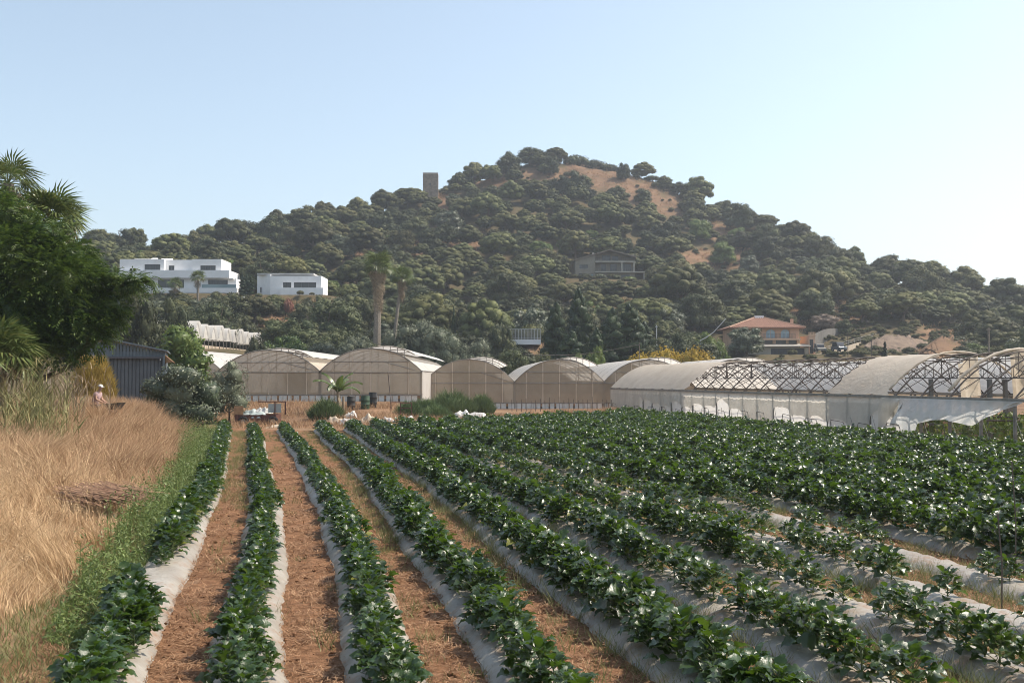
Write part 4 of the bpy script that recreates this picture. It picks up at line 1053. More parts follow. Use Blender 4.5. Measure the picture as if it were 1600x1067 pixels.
GZ1 = 1.28; SP1 = 9.55
tunnel((-37.1, 97.5, GZ1), 0, SP1, 42, 2.85, 2.1, 'arched film greenhouse mostly hidden behind the olive tree and shrubs', 0, seed=1)
tunnel((-27.55, 96.0, GZ1), 0, SP1, 44, 2.85, 1.95, 'arched beige film greenhouse just right of the olive tree', 0.55, True, seed=2)
tunnel((-18.0, 96.0, GZ1), 0, SP1, 44, 2.85, 2.1, 'tall arched greenhouse behind the banana plant, with white side wall', 0.75, False, True, seed=3)
SP2 = 9.42; RZ2 = R(2.6)
for k, lab in enumerate(('low arched greenhouse behind the feathery green bushes', 'arched greenhouse beside the corner of the long side wall', 'arched greenhouse whose gable is half hidden by the covered skeleton roof', 'arched greenhouse roof peeping above the covered end of the skeleton house')):
    q = Vector((-9.15, 106.2, 0.28)) + Vector((math.cos(RZ2), math.sin(RZ2), 0)) * SP2 * k
    if k >= 2: q.y += 0.9
    tunnel(tuple(q), RZ2, SP2 - 0.02, 38, 2.82, 2.3, lab, 0.8, False, k == 0, seed=10 + k)

# ------------------------------------------------------------------ long greenhouse on the right, half stripped to its skeleton
RZR = math.atan2(RWU[1], RWU[0]); SPR = 9.0; ZG = 2.5; RISE = 2.28; LR = 70.0
def AR(s): return (s * SPR, arch_z(s, ZG, RISE, 2.1))
def rib_mesh(seed):
    mb = MB(); r2 = random.Random(seed)
    mb.tube([(0, *AR(k / 20)) for k in range(21)], 0.040, 6)
    tie = ZG + 0.95
    ss = [k / 60 for k in range(61) if AR(k / 60)[1] > tie + 0.03]
    mb.tube([(0, ss[0] * SPR, tie), (0, ss[-1] * SPR, tie)], 0.024, 5)
    nodes = [0.2, 0.32, 0.44, 0.56, 0.68, 0.8]
    for i, s in enumerate(nodes):
        mb.tube([(0, s * SPR, tie), (0, *AR(s))], 0.019, 4)
        s2 = s + 0.12 if i % 2 == 0 else s - 0.12
        mb.tube([(0, s * SPR, tie), (0, *AR(s2))], 0.019, 4)
    mb.tube([(0, 0, ZG), (0, *(AR(0.12)[0], AR(0.12)[1]))], 0.03, 4)
    mb.tube([(0, 0.05, ZG), (0, ss[0] * SPR + 0.6, tie)], 0.019, 4)
    mb.tube([(0, SPR - 0.05, ZG), (0, ss[-1] * SPR - 0.6, tie)], 0.019, 4)
    return mb.mesh('rib', M['darkmetal'])
RIBM = rib_mesh(1)
def long_house(k, label, covers, bands=()):
    o = RW0 + RWV * SPR * k
    g = empty('long_greenhouse', (o[0], o[1], 0.25 if False else 0.0), RZR)
    for i in range(int(LR / 2.3) + 1): link('rib', RIBM, g, (i * 2.3, 0, 0))
    for s in (0.12, 0.3, 0.5, 0.7, 0.88):
        MB().tube([(0, AR(s)[0], AR(s)[1] - 0.06), (LR, AR(s)[0], AR(s)[1] - 0.06)], 0.024, 5).build('purlin', M['darkmetal'], g)
    # crossed wind bracing between ribs
    for i in range(0, int(LR / 4.6)):
        u0 = i * 4.6
        for (sa, sb) in ((0.06, 0.5), (0.94, 0.5)):
            MB().tube([(u0, AR(sa)[0], AR(sa)[1] - 0.03), (u0 + 2.3, (AR(sa)[0] + AR(sb)[0]) / 2, AR((sa + sb) / 2)[1] - 0.05), (u0 + 4.6, AR(sb)[0], AR(sb)[1] - 0.03)], 0.022, 4).build('brace', M['darkmetal'], g)
    for xx in (0.0, SPR):
        mb = MB(); mb.box(-0.1, LR, xx - 0.13, xx + 0.13, ZG - 0.13, ZG + 0.02); mb.build('gutter', M['galv'], g)
    for i in range(int(LR / 2.3) + 1):
        u = i * 2.3
        MB().box(u - 0.06, u + 0.06, 0.0 - 0.06, 0.06, 0, ZG - 0.135).build('post', M['galv'], g)
    for (u0, u1, s0, s1, mt) in covers:
        n = max(6, int((u1 - u0) * 2)); r2 = random.Random(int(u0 * 10) + k)
        ja = [r2.uniform(-0.35, 0.2) for _ in range(40)]; jb = [r2.uniform(-0.2, 0.45) for _ in range(40)]
        def fc(a_, b_):
            s = s0 + (s1 - s0) * b_; ja_ = ja[int(b_ * 30)] if u0 > 1 else -0.15; jb_ = jb[int(b_ * 30)]
            uu = u0 + ja_ + (u1 + jb_ - u0 - ja_) * a_
            sag = -0.05 * abs(math.sin(math.pi * uu / 2.3)) ** 0.7
            return (uu, AR(s)[0], AR(s)[1] + 0.075 + sag)
        MB().grid(fc, n, 28).build('roof_film', M[mt], g, smooth=True)
    for (u0, w_) in bands:
        MB().tube([(u0 + 0.05 * math.sin(j * 2.2), AR(0.02 + 0.9 * j / 24)[0], AR(0.02 + 0.9 * j / 24)[1] + 0.12) for j in range(25)], [w_ * (0.8 + 0.35 * math.sin(j * 1.7) ** 2) for j in range(25)], 7).build('bunched_film', M['filmold'], g, smooth=True)
    tag(g, label, 'greenhouse', 'long greenhouses at right')
    return g
g1 = long_house(0, 'long greenhouse beside the crop with bare steel ribs, roof film torn away in places', [(0, 19, 0.0, 0.5, 'filmold'), (0, 17.5, 0.505, 1.0, 'filmroof'), (41.6, 47.4, 0.0, 0.60, 'filmold')], [(52.6, 0.09), (47.5, 0.06)])
g2 = long_house(1, 'film covered long greenhouse seen through the bare ribs of the front one', [(0, 49, 0.0, 1.0, 'filmroof'), (51.5, 58, 0.05, 0.8, 'filmroof'), (60, 69, 0.0, 1.0, 'filmroof')])
g3 = long_house(2, 'farthest long greenhouse with pale roof film at the right edge', [(0, 69, 0.0, 1.0, 'filmroof')])

# side wall: scalloped curtain, lower film, skirt, rail, posts
r2 = random.Random(31)
def hem(u):
    if u < 8.5: return 0.46
    b = int(u / 2.3); f_ = u / 2.3 - b
    rb = random.Random(b * 7 + 1); base = 1.25 + rb.uniform(-0.35, 0.35)
    if b in (13, 14, 19): return 0.50
    if b == 17 or b == 18: base = 0.8
    return max(0.5, base + 0.45 * math.sin(math.pi * f_) - 0.35 * (1 - abs(2 * f_ - 1)) * rb.random())
def curtain(a_, b_):
    u = 0.05 + 48.9 * a_; zb = hem(u); z = (ZG - 0.14) * (1 - b_) + zb * b_
    f_ = (u / 2.3) % 1.0
    return (u, -0.10 - 0.10 * math.sin(math.pi * f_) * b_ - 0.02 * math.sin(u * 9 + b_ * 3), z)
MB().grid(curtain, 240, 8).build('side_curtain', M['filmside'], g1, smooth=True)
MB().grid(lambda a_, b_: (0.1 + 48.8 * a_, -0.02 + 0.05 * math.sin(a_ * 140) * (1 - b_), 0.4 + 1.7 * b_), 160, 3).build('lower_film', M['filmlow'], g1, smooth=True)
MB().grid(lambda a_, b_: (-0.1 + LR * a_, -0.26 - 0.12 * (1 - b_) + 0.04 * math.sin(a_ * 190), -0.05 + 0.52 * b_), 150, 2).build('base_skirt', M['skirt'], g1, smooth=True)
MB().tube([(0.0, -0.32, 0.52)] + [(u, -0.32, 0.52 + 0.02 * math.sin(u)) for u in range(2, 71, 2)], 0.05, 6).build('base_rail', M['darkmetal'], g1)
for i in range(int(LR / 2.3) + 1):
    MB().tube([(i * 2.3, -0.06, 0), (i * 2.3, -0.06, ZG - 0.14)], 0.03, 5).build('curtain_post', M['galv'], g1)
    if i % 1 == 0 and i > 3: MB().tube([(i * 2.3 + 0.1, -0.05, ZG - 0.9), (i * 2.3 + 1.1, -0.3, 0.3)], 0.014, 4).build('stay', M['galv'], g1)
# inner wall film and gable film far end
MB().grid(lambda a_, b_: (0.0, AR(a_)[0], (AR(a_)[1]) * b_), 16, 3).build('gable_film', M['filmgable'], g1)
MB().grid(lambda a_, b_: (0.0, AR(a_)[0], (AR(a_)[1]) * b_), 16, 3).build('gable_film', M['filmgable'], g2)
# torn sheet flapping from the gutter
tl_ = [(49.0, 1.55), (49.6, 1.45), (50.2, 1.3), (50.6, 1.9), (50.9, 2.25), (51.3, 1.9), (51.8, 1.25), (52.6, 1.05), (53.6, 0.98), (54.6, 1.12), (55.4, 1.2), (56.0, 0.9), (56.8, 0.55), (57.6, 0.25), (58.2, 0.05)]
ua = np.array([a_ for a_, _ in tl_]); la = np.array([b_ for _, b_ in tl_])
def torn(a_, b_):
    u = 49.0 + 9.2 * a_; ln = float(np.interp(u, ua, la)) * b_
    bil = 0.55 * math.sin(min(1, ln / 1.4) * 1.7) * (0.5 + 0.5 * math.sin(a_ * 5.2))
    drift = -0.9 * b_ * (u > 49.5) * (1 - a_) + 0.2 * math.sin(b_ * 5 + a_ * 8) * b_
    return (u + drift, -0.16 - bil - 0.06 * math.sin(u * 6 + b_ * 4) * b_, ZG - 0.1 - ln)
MB().grid(torn, 70, 18).build('torn_film', M['filmtorn'], g1, smooth=True)
def torn2(a_, b_):
    u = 47.3 + 1.9 * a_; return (u - 0.2 * b_, -0.2 - 0.12 * math.sin(b_ * 3) - 0.05 * math.sin(a_ * 9), ZG - 0.12 - (0.35 + 1.5 * (1 - a_)) * b_)
MB().grid(torn2, 16, 10).build('torn_film', M['filmside'], g1, smooth=True)
# curtains hanging inside the open bays
for (u0, y0, w_, z1) in ((49.5, 3.0, 1.4, 4.2), (52.0, 4.2, 1.1, 4.6), (50.6, 5.4, 1.2, 4.4), (56.5, 4.0, 1.6, 4.7), (55.0, 6.5, 1.5, 3.8)):
    MB().grid(lambda a_, b_: (u0 + w_ * a_ - 0.3 * b_, y0 + 0.25 * math.sin(a_ * 9) + 0.4 * b_, z1 - (z1 - 2.2) * b_ + 0.4 * a_), 14, 6).build('hanging_film', M['filmold'], g1, smooth=True)
for u in (48.3, 53, 57.5, 62):
    for y_ in (2.2, 4.5, 6.8): MB().box(u - 0.09, u + 0.09, y_ - 0.09, y_ + 0.09, 0, ZG + 0.9).build('inner_post', M['greywall'], g1)
for u in (50.2, 55.2, 60):
    MB().tube([(u, 0.3, 1.45), (u + 2.5, 3, 1.5), (u + 4.4, 6, 1.45)], 0.04, 5).build('inner_rail', M['darkmetal'], g1)
# wire hoops standing in front of the wall
def wpos(u, v, z): q = RW0 + RWU * u + RWV * v; return Vector((q[0], q[1], z))
for i in range(17):
    u = 3 + i * 3.05 + r2.uniform(-0.5, 0.5); w_ = r2.uniform(1.1, 1.7); h_ = r2.uniform(0.95, 1.25)
    p = wpos(u, -0.75, 0.0)
    mb = MB().tube([(0, 0, -0.1), (0.03, 0, h_ * 0.85), (0.12, 0, h_), (w_ - 0.12, 0, h_ - 0.06), (w_ - 0.03, 0, h_ * 0.8), (w_, 0.1, -0.1)], 0.018, 5)
    tag(mb.build('wire_hoop', M['darkmetal'], None, p, RZR), 'thin bent wire hoop, %s from the far corner of the greenhouse side wall' % ORD[i], 'wire hoop', 'wire hoops along the greenhouse wall')

# crop inside the open bay
r3 = np.random.default_rng(8); n = 5200
uu = 45 + 22 * r3.random(n); vv = 1.0 + 1.5 * r3.integers(0, 5, n) + r3.normal(0, 0.22, n); zz = 0.1 + 1.5 * r3.random(n) ** 0.8
P = np.stack([RW0[0] + RWU[0] * uu + RWV[0] * vv, RW0[1] + RWU[1] * uu + RWV[1] * vv, zz], 1)
V, Fs = leaf_quads(P, _unit(r3.normal(size=(n, 3)) + np.array([0.3, -0.3, 0.5])), 0.34, r3, 0.4, 0.4)
tag(link('greenhouse_crop', np_mesh('greenhouse_crop', V, Fs, M['bright'])), 'yellow green plants growing inside the open greenhouse', 'plants', None, 'stuff')

# ------------------------------------------------------------------ small multi-arch greenhouse on the left slope
sgz = ztop(550, 166)
for k in range(10):
    yk = 148 + k * 4.1
    g = empty('small_tunnel', (-46.2 - 0.02 * k, yk, sgz), R(90))     # gable faces +x: local -y is +x after this turn
    A = lambda s: (0.15 + s * 3.5, 1.75 + 2.1 * math.sin(math.pi * s) ** 0.7)
    zv = 0.25 * (k % 3 == 0)
    MB().grid(lambda u, w: (A(u)[0], 0.0, 1.75 + (A(u)[1] + zv - 1.75) * w), 14, 2).build('gable_film', M['filmroof'], g)
    MB().grid(lambda u, w: (A(u)[0], -0.35 + 12 * w, A(u)[1] + zv + 0.04), 14, 3).build('roof_film', M['filmroof'], g, smooth=True)
    for xx in (0.0, 1.95): MB().box(xx - 0.05, xx + 0.05, 0.05, 0.15, 0, 1.75).build('post', M['galv'], g)
    MB().box(0, 3.9, 0.3, 0.35, 0, 0.75).build('low_wall', M['sheetbeige'], g)
    MB().box(0, 3.9, 11, 11.1, 0, 1.75).build('back_wall', M['sheetbeige'], g)
    tag(g, 'small white arched tunnel, %s in the row on the slope below the villas' % ORD[k], 'greenhouse', 'row of small white tunnels')

# ------------------------------------------------------------------ trees and shrubs of the middle ground
def mid(name, kind, px, top, wpx, Y, label, cat='tree', mat=None, group=None, sink=0.3, minh=1.5):
    p = on(px, Y); h = max(minh, ztop(top, Y) - p.z + sink); w = wpx * Y / F
    return put_tree(name, kind, (p.x, p.y, p.z - sink), w, h, label, cat, group, mat)
MID = [
 ('evergreen_oak','oak',222,436,100,112,'dark dense oak rising behind the blue grey shed',None), ('evergreen_oak','oak',275,455,70,140,'dark oak behind the bright green tree by the shed',None),
 ('evergreen_oak','oak',328,462,96,172,'dark oak above the row of small white tunnels',None), ('evergreen_oak','oak',372,482,70,188,'dark oak at the right end of the small white tunnels',None),
 ('leafy_tree','bright',445,512,84,150,'deep green bushy tree between the small tunnels and the tall palms','lush'), ('leafy_tree','oak',405,520,50,146,'dull green shrub tree at the end of the small tunnels',None),
 ('evergreen_oak','oak',520,456,112,186,'broad dark oak below the smaller white house',None), ('evergreen_oak','oak',478,470,60,200,'dark oak under the balcony of the smaller white house',None),
 ('evergreen_oak','oak',572,462,60,196,'dark oak directly behind the thick palm trunk',None), ('leafy_tree','oak',505,528,80,150,'olive green shrub tree behind the flat white roof','olive'),
 ('olive_tree','olive',560,515,78,152,'grey olive tree left of the thick palm trunk',None), ('olive_tree','olive',652,486,104,150,'large silvery olive tree right of the slim palm',None),
 ('olive_tree','olive',694,498,86,146,'silvery olive tree behind the tall arched greenhouse roof',None), ('olive_tree','olive',617,508,64,148,'silvery olive tree between the two palm trunks',None),
 ('olive_tree','olive',745,520,70,146,'grey olive tree left of the white fenced terrace',None), ('stone_pine','pine',665,455,100,200,'broad pine above the silvery olive trees',None),
 ('stone_pine','pine',757,465,92,192,'dark pine above and left of the white fenced terrace',None), ('stone_pine','pine',715,470,70,205,'pine beside the thin pointed cypress',None),
 ('leafy_tree','oak',828,470,78,196,'round grey green tree above the white fenced terrace','greygreen'), ('leafy_tree','oak',783,500,50,170,'dark tree just left of the white fenced terrace',None),
 ('poplar','poplar',868,466,42,152,'left dark column tree of the tall pair',None), ('poplar','poplar',905,446,46,155,'tallest dark column tree below the beige hillside house',None),
 ('poplar','poplar',892,512,50,145,'shorter dark column tree between and below the tall pair',None), ('poplar','poplar',956,478,48,152,'left column tree of the dark clump behind the yellow bushes',None),
 ('poplar','poplar',985,470,60,154,'widest column tree of the dark clump behind the yellow bushes',None), ('poplar','poplar',933,510,34,150,'small column tree between the tall pair and the dark clump',None),
 ('poplar','poplar',1008,500,46,156,'right column tree of the dark clump behind the yellow bushes',None),
 ('flowering_bush','scrub',1000,540,60,138,'golden yellow flowering bush, left of three behind the greenhouse roofs','yellow'), ('flowering_bush','scrub',1040,530,84,141,'golden yellow flowering bush, middle of three behind the greenhouse roofs','yellow'),
 ('flowering_bush','scrub',1086,529,70,139,'golden yellow flowering bush, right of three behind the greenhouse roofs','yellow'),
 ('stone_pine','pine',1058,408,96,245,'large pine right of the beige hillside house terrace',None), ('stone_pine','pine',1030,470,60,214,'pine below the terrace of the beige hillside house',None), ('evergreen_oak','oak',1085,452,66,222,'oak under the dry clearing right of the hillside house',None),
 ('leafy_tree','oak',1165,506,66,192,'grey green tree against the left corner of the orange house','greygreen'), ('leafy_tree','oak',1062,512,60,170,'dull green tree behind the yellow bushes',None), ('leafy_tree','bright',1108,508,54,176,'mid green tree left of the pale bent pole',None),
 ('leafy_tree','bright',1136,538,20,150,'small fresh green tree before the orange house garage',None),
 ('stone_pine','pine',1213,420,76,268,'umbrella pine above the orange house roof',None), ('round_bush','oak',1318,497,30,226,'round dark clipped bush above the retaining wall',None),
 ('leafy_tree','oak',1290,488,50,232,'dry looking grey tree right of the orange house','deadshrub'), ('stone_pine','pine',1350,470,84,250,'dark tree mass above the retaining wall',None), ('stone_pine','pine',1440,472,80,262,'pine beside the bare rock face',None),
 ('leafy_tree','bright',905,545,30,140,'small light green tree in front of the tall dark column trees',None), ('leafy_tree','bright',930,530,40,144,'yellow green tree between the column trees',None),
 ('leafy_tree','oak',800,538,70,144,'dull green shrub under the white fenced terrace',None), ('leafy_tree','oak',850,545,50,142,'low dull shrub at the foot of the tall dark pair','scrub'),
 ('evergreen_oak','oak',640,520,60,160,'dark tree in the gap behind the silvery olives',None), ('leafy_tree','oak',722,545,50,140,'low grey green shrub behind the vent flap of the tall greenhouse','olive'),
 ('garden_bush','scrub',215,452,40,222,'garden bush under the left end of the large villa','oak'), ('garden_bush','oak',245,452,44,220,'garden tree under the middle of the large villa',None), ('garden_bush','scrub',290,455,40,221,'garden bush between the two small villa palms','oak'), ('garden_bush','oak',335,456,44,218,'dark tree under the balcony of the large villa',None), ('garden_bush','scrub',362,458,34,219,'bush under the right end of the large villa','oak'), ('garden_bush','scrub',405,462,34,214,'bush under the left wing of the smaller white house','bright'), ('garden_bush','scrub',480,460,36,215,'bush under the right part of the smaller white house','oak'), ('garden_bush','oak',505,458,44,212,'dark tree at the right end of the smaller white house',None), ('stone_pine','pine',1014,392,46,308,'pine touching the right roof corner of the hillside house',None), ('stone_pine','pine',1036,372,52,322,'pine up the slope right of the hillside house',None), ('evergreen_oak','oak',1048,345,44,346,'oak below the bare hilltop strip',None), ('stone_pine','pine',1026,414,40,297,'small pine beside the terrace of the hillside house',None), ('evergreen_oak','oak',1000,350,44,345,'oak above the roof of the hillside house',None),
 ('garden_bush','scrub',915,440,24,286,'dark garden bush under the left windows of the hillside house','oak'), ('garden_bush','scrub',938,432,18,286,'pale garden tree before the hillside house','olive'), ('garden_bush','scrub',962,437,18,286,'round garden bush before the white window of the hillside house','oak'), ('garden_bush','scrub',984,434,24,286,'leafy garden bush under the hillside house terrace','bright'), ('garden_bush','scrub',1002,438,26,284,'bush below the terrace column of the hillside house','scrub'), ('garden_bush','oak',955,452,46,272,'tree on the slope below the hillside house',None), ('garden_bush','oak',905,450,46,270,'dark tree below the left corner of the hillside house',None),
 ('dead_shrub','scrub',775,402,44,300,'leafless greyish shrub in the middle of the wood','deadshrub'), ('evergreen_oak','oak',1020,535,50,150,'dark shrub left behind the yellow bushes',None),
 ('leafy_tree','oak',1500,520,70,200,'green shrub beside the wooden pole at right',None), ('leafy_tree','oak',1575,520,70,205,'dark shrub at the right edge below the wood',None), ('evergreen_oak','oak',465,545,50,140,'dark shrub behind the white roof film',None), ('evergreen_oak','oak',585,530,46,145,'dark shrub at the foot of the thick palm',None),
 ('flowering_bush','scrub',450,461,18,216,'red flowering bush below the balcony of the smaller white house','bloom'), ('hedge','scrub',425,461,50,217,'dark hedge below the smaller white house','oak'),
]
for (nm, kd, px, top, w, Y, lab, mt) in MID: mid(nm, kd, px, top, w, Y, lab, minh=1.8 if nm == 'garden_bush' else 1.5, cat='bush' if 'bush' in nm or 'shrub' in nm or nm == 'hedge' else 'tree', mat=mt)
for i_, px in enumerate((378, 384, 390)):
    mid('cypress', 'poplar', px, 428, 13, 222 + i_ * 0.5, 'dark narrow cypress, %s of three between the white villas' % ('left', 'middle', 'right')[i_], 'tree', None, 'cypresses between the villas')
mid('cypress', 'poplar', 709, 476, 9, 190, 'single thin pointed cypress above the silvery olives', 'tree')

# random filler shrubs between greenhouses and hill (uncountable thicket)
fill = []
for _ in range(500):
    Y = 142 + 50 * rr.random(); px = 180 + 1420 * rr.random(); x = gx(px, Y); z = float(hz(np.array([x]), np.array([Y]))[0]); ppx, ppy = pix((x, Y, z)); w = 2.5 + 3.5 * rr.random(); h = w * (0.55 + 0.4 * rr.random())
    if blocked(ppx, ppy - h * F / Y, ppy, w * F / Y / 2, Y): continue
    if any(abs(x - q[0]) < q[2] * 1.1 and abs(Y - q[1]) < q[3] * 1.1 for q in PADS): continue
    if px > 1120 and rr.random() < 0.55: continue
    fill.append((x, Y, z - 0.2, w, h, 'oak'))
    if len(fill) >= 190: break
merged('thicket', fill, M['oak'], 'tangled dark green thicket along the foot of the hill', 'thicket')

# ------------------------------------------------------------------ palms
def fan_leaf(mat, seed, n=16, rad=1.0, droop=0.35, petiole=0.9, wid=0.05):
    r2 = np.random.default_rng(seed); mb = MB()
    mb.tube([(0, 0, 0), (petiole * 0.5, 0, 0.05), (petiole, 0, 0.0)], [0.03, 0.022, 0.016], 4)
    for k in range(n):
        a_ = (k / (n - 1) - 0.5) * math.radians(230); L = rad * (0.75 + 0.25 * math.cos(a_ * 0.7)) * (0.9 + 0.2 * r2.random())
        d = Vector((math.cos(a_), math.sin(a_), 0)); s_ = Vector((-d.y, d.x, 0)) * wid * rad
        b = Vector((petiole, 0, 0)); m_ = b + d * L * 0.55 + Vector((0, 0, 0.03)); e = b + d * L + Vector((0, 0, -droop * L * (0.6 + 0.8 * r2.random())))
        mb.add([b, m_ - s_, m_ + s_, e], [(0, 1, 2), (1, 3, 2)])
    return mb.mesh('frond', mat)
FAN = [fan_leaf(M['palmleaf'], i) for i in range(3)]; FAND = [fan_leaf(M['palmdead'], 9 + i, 12, 0.9, 0.7) for i in range(2)]
def fan_palm(p, th, r0, r1, cr, label, nlive=34, ndead=26, skirt=2.0, lean=(0, 0), seed=0, cat='palm', deadfill=True, bark='palmbark'):
    r2 = random.Random(seed); e = empty('fan_palm', p)
    mb = MB(); pts = [(lean[0] * (t / 10) ** 1.5, lean[1] * (t / 10) ** 1.5, th * t / 10 - (0.3 if t == 0 else 0)) for t in range(11)]
    mb.tube(pts, [r0 + (r1 - r0) * (t / 10) + 0.02 * r2.random() for t in range(11)], 9); mb.build('trunk', M[bark], e)
    top = Vector(pts[-1])
    for k in range(nlive):
        el = math.radians(78 - 100 * ((k + 0.5) / nlive) ** 0.9 + r2.uniform(-8, 8)); az = k * 2.4 + r2.uniform(-.3, .3)
        s_ = cr * r2.uniform(0.85, 1.1) / 1.9
        link('frond', FAN[k % 3], e, top, (r2.uniform(-.5, .5), -el, az), (s_, s_, s_))
    for k in range(ndead):
        el = math.radians(-35 - 52 * (k / max(1, ndead - 1)) + r2.uniform(-8, 8)); az = k * 2.4 + r2.uniform(-.3, .3)
        s_ = cr * (r2.uniform(0.5, 0.8) if th > 12 or th < 5 else r2.uniform(.8, 1.1)) / 1.9
        link('dead_frond', FAND[k % 2], e, top - Vector((0, 0, skirt * k / ndead)), (r2.uniform(-.5, .5), -el, az), (s_, s_, s_))
    return tag(e, label, cat)
Y = 150.0; q = on(588, Y); hh = ztop(418, Y) - q.z
fan_palm(q, hh, 0.60, 0.42, 3.0, 'tall thick trunked palm with a ragged skirt of dead fronds', 40, 80, 5.5, (0.25, 0), 3)
Y = 158.0; q = on(612, Y); hh = ztop(434, Y) - q.z
fan_palm(q, hh, 0.28, 0.22, 2.3, 'slim leaning palm just right of the thick trunked palm', 40, 30, 2.6, (1.5, 0), 4)
fan_palm(on(272, 221), ztop(444, 221) - on(272, 221).z, 0.25, 0.25, 2.0, 'small palm in front of the large villa, left of two', 24, 6, 0.6, seed=5)
fan_palm(on(308, 219), ztop(434, 219) - on(308, 219).z, 0.25, 0.25, 2.1, 'small palm in front of the large villa, right of two', 26, 6, 0.6, seed=6)
# palms at the left edge, behind the lush tree
q = on(68, 46); fan_palm(q, ztop(348, 46) - q.z, 0.30, 0.24, 2.0, 'fan palm with spiky green fronds rising over the lush tree', 44, 26, 1.6, (0.2, 0), 7)
q = on(4, 44); fan_palm(q, ztop(288, 44) - q.z, 0.30, 0.24, 1.55, 'fan palm with brown dead fronds at the top left corner', 20, 50, 1.8, (0.1, 0), 8)
q = on(-8, 37); fan_palm(q, ztop(560, 37) - q.z, 0.28, 0.24, 1.9, 'low fan palm at the left edge beside the reeds', 46, 20, 1.0, (0, 0), 9)

# ------------------------------------------------------------------ lush tree with drooping compound leaves
def spray_mesh(seed):
    r2 = np.random.default_rng(seed); mb = MB(); n = 7
    for k in range(n):
        t = (k + 1) / n; b = Vector((0.42 * t, 0, 0.05 * math.sin(t * 3) - 0.20 * t * t))
        for sd in (-1, 1):
            L = 0.15 * (1 - 0.45 * t) + 0.03; d = Vector((0.45, sd * 0.85, -0.35)).normalized(); w_ = Vector((0.9, -sd * 0.4, 0)) * 0.022
            m_ = b + d * L * 0.5; mb.add([b, m_ - w_, b + d * L + Vector((0, 0, -0.02)), m_ + w_], [(0, 1, 2, 3)])
    L = Vector((0.42, 0, -0.15)); mb.add([L, L + Vector((.06, -.025, -.02)), L + Vector((.15, 0, -.07)), L + Vector((.06, .025, -.02))], [(0, 1, 2, 3)])
    return np.array(mb.v), np.array(mb.f)
SPR_ = [spray_mesh(i) for i in range(3)]
def lush_tree(p, lobes, n, label, scale=1.0, trunk_h=4.0, seed=0, mat='lush', name='lush_tree'):
    r2 = np.random.default_rng(seed); lobes = np.asarray(lobes, float); C = lobes[:, :3]; Q = lobes[:, 3:6]
    w = (Q[:, 0] * Q[:, 1] + Q[:, 0] * Q[:, 2]); li = r2.choice(len(lobes), n * 2, p=w / w.sum()); d = _unit(r2.normal(size=(n * 2, 3)))
    P = C[li] + d * Q[li] * (0.74 + 0.32 * r2.random(n * 2))[:, None]
    keep = np.ones(len(P), bool)
    for k in range(len(lobes)): keep &= ~((np.sum(((P - C[k]) / Q[k]) ** 2, 1) < 0.6 ** 2) & (li != k))
    P = P[keep][:n]; d = d[keep][:n]; parts = []
    az = np.arctan2(d[:, 1], d[:, 0]) + r2.normal(0, 0.6, len(P)); el = np.clip(np.arcsin(np.clip(d[:, 2], -1, 1)) * 0.5 + r2.normal(0, 0.3, len(P)), -0.8, 0.9); ro = r2.normal(0, 0.5, len(P))
    s_ = scale * (0.8 + 0.5 * r2.random(len(P)))
    ca, sa, ce, se, cr_, sr_ = np.cos(az), np.sin(az), np.cos(el), np.sin(el), np.cos(ro), np.sin(ro)
    ex_ = np.stack([ca * ce, sa * ce, se], 1); ez0 = np.stack([-ca * se, -sa * se, ce], 1); ey0_ = np.cross(ez0, ex_)
    ey_ = ey0_ * cr_[:, None] + ez0 * sr_[:, None]; ez_ = ez0 * cr_[:, None] - ey0_ * sr_[:, None]
    for vi in range(3):
        sel = np.arange(len(P)) % 3 == vi; v0, f0 = SPR_[vi]; m_ = sel.sum()
        V = P[sel][:, None, :] + (v0[None, :, 0:1] * ex_[sel][:, None, :] + v0[None, :, 1:2] * ey_[sel][:, None, :] + v0[None, :, 2:3] * ez_[sel][:, None, :]) * s_[sel][:, None, None]
        Fq = (f0[None, :, :] + (np.arange(m_) * len(v0))[:, None, None]).reshape(-1, 4)
        parts.append((V.reshape(-1, 3), [Fq]))
    iv, if_ = ico(); cv = []; cf = []; off = 0
    for k in range(len(lobes)):
        nz = np.clip(1 + 0.25 * r2.normal(size=(len(iv), 1)), 0.6, 1.3); cv.append(C[k] + iv * Q[k] * 0.74 * nz); cf.append(if_ + off); off += len(iv)
    parts.append((np.concatenate(cv), [np.concatenate(cf)]))
    V, Fs = join_arrays(parts)
    e = empty(name, p); link('crown', np_mesh('crown', V, Fs, M[mat]), e)
    link('trunk', trunk_mesh('trunk', trunk_h, 0.28, M['bark'], r2, 6, 0.4, 0.6), e)
    return tag(e, label, 'tree')
q = on(52, 41); u_ = 41 / F
def LB(px, py, r, dy=0, rz=None): a_ = at(px, py, 41 + dy); return (a_.x - q.x, a_.y - q.y, a_.z - q.z, r, r, (rz or r * 0.85))
lob = [LB(10, 345, 1.0), LB(-30, 330, 1.2, 1), LB(60, 375, 1.0), LB(100, 405, 0.95), LB(15, 405, 1.3, -1), LB(60, 440, 1.4, -1), LB(135, 445, 0.85), LB(175, 440, 0.6, 0, 0.45), LB(208, 440, 0.42, 0, 0.3), LB(105, 485, 1.15, -0.6), LB(150, 490, 0.8), LB(35, 500, 1.4, -1), LB(-40, 430, 1.7), LB(-40, 520, 1.5),
       LB(85, 540, 0.9, -0.5, 0.6), LB(138, 525, 0.7, -0.3, 0.55), LB(20, 550, 0.9, -.5, .6), LB(45, 395, 1.1, -0.5), LB(98, 440, 1.0, -1), LB(170, 478, 0.55), LB(228, 436, 0.24, 0, 0.18), LB(-70, 380, 1.8, 1), LB(120, 415, .7, .4), LB(165, 505, .5)]
lush_tree(q, lob, 7500, 'big lush green tree with feathery leaves at left edge', 1.1, 6.0, 2)

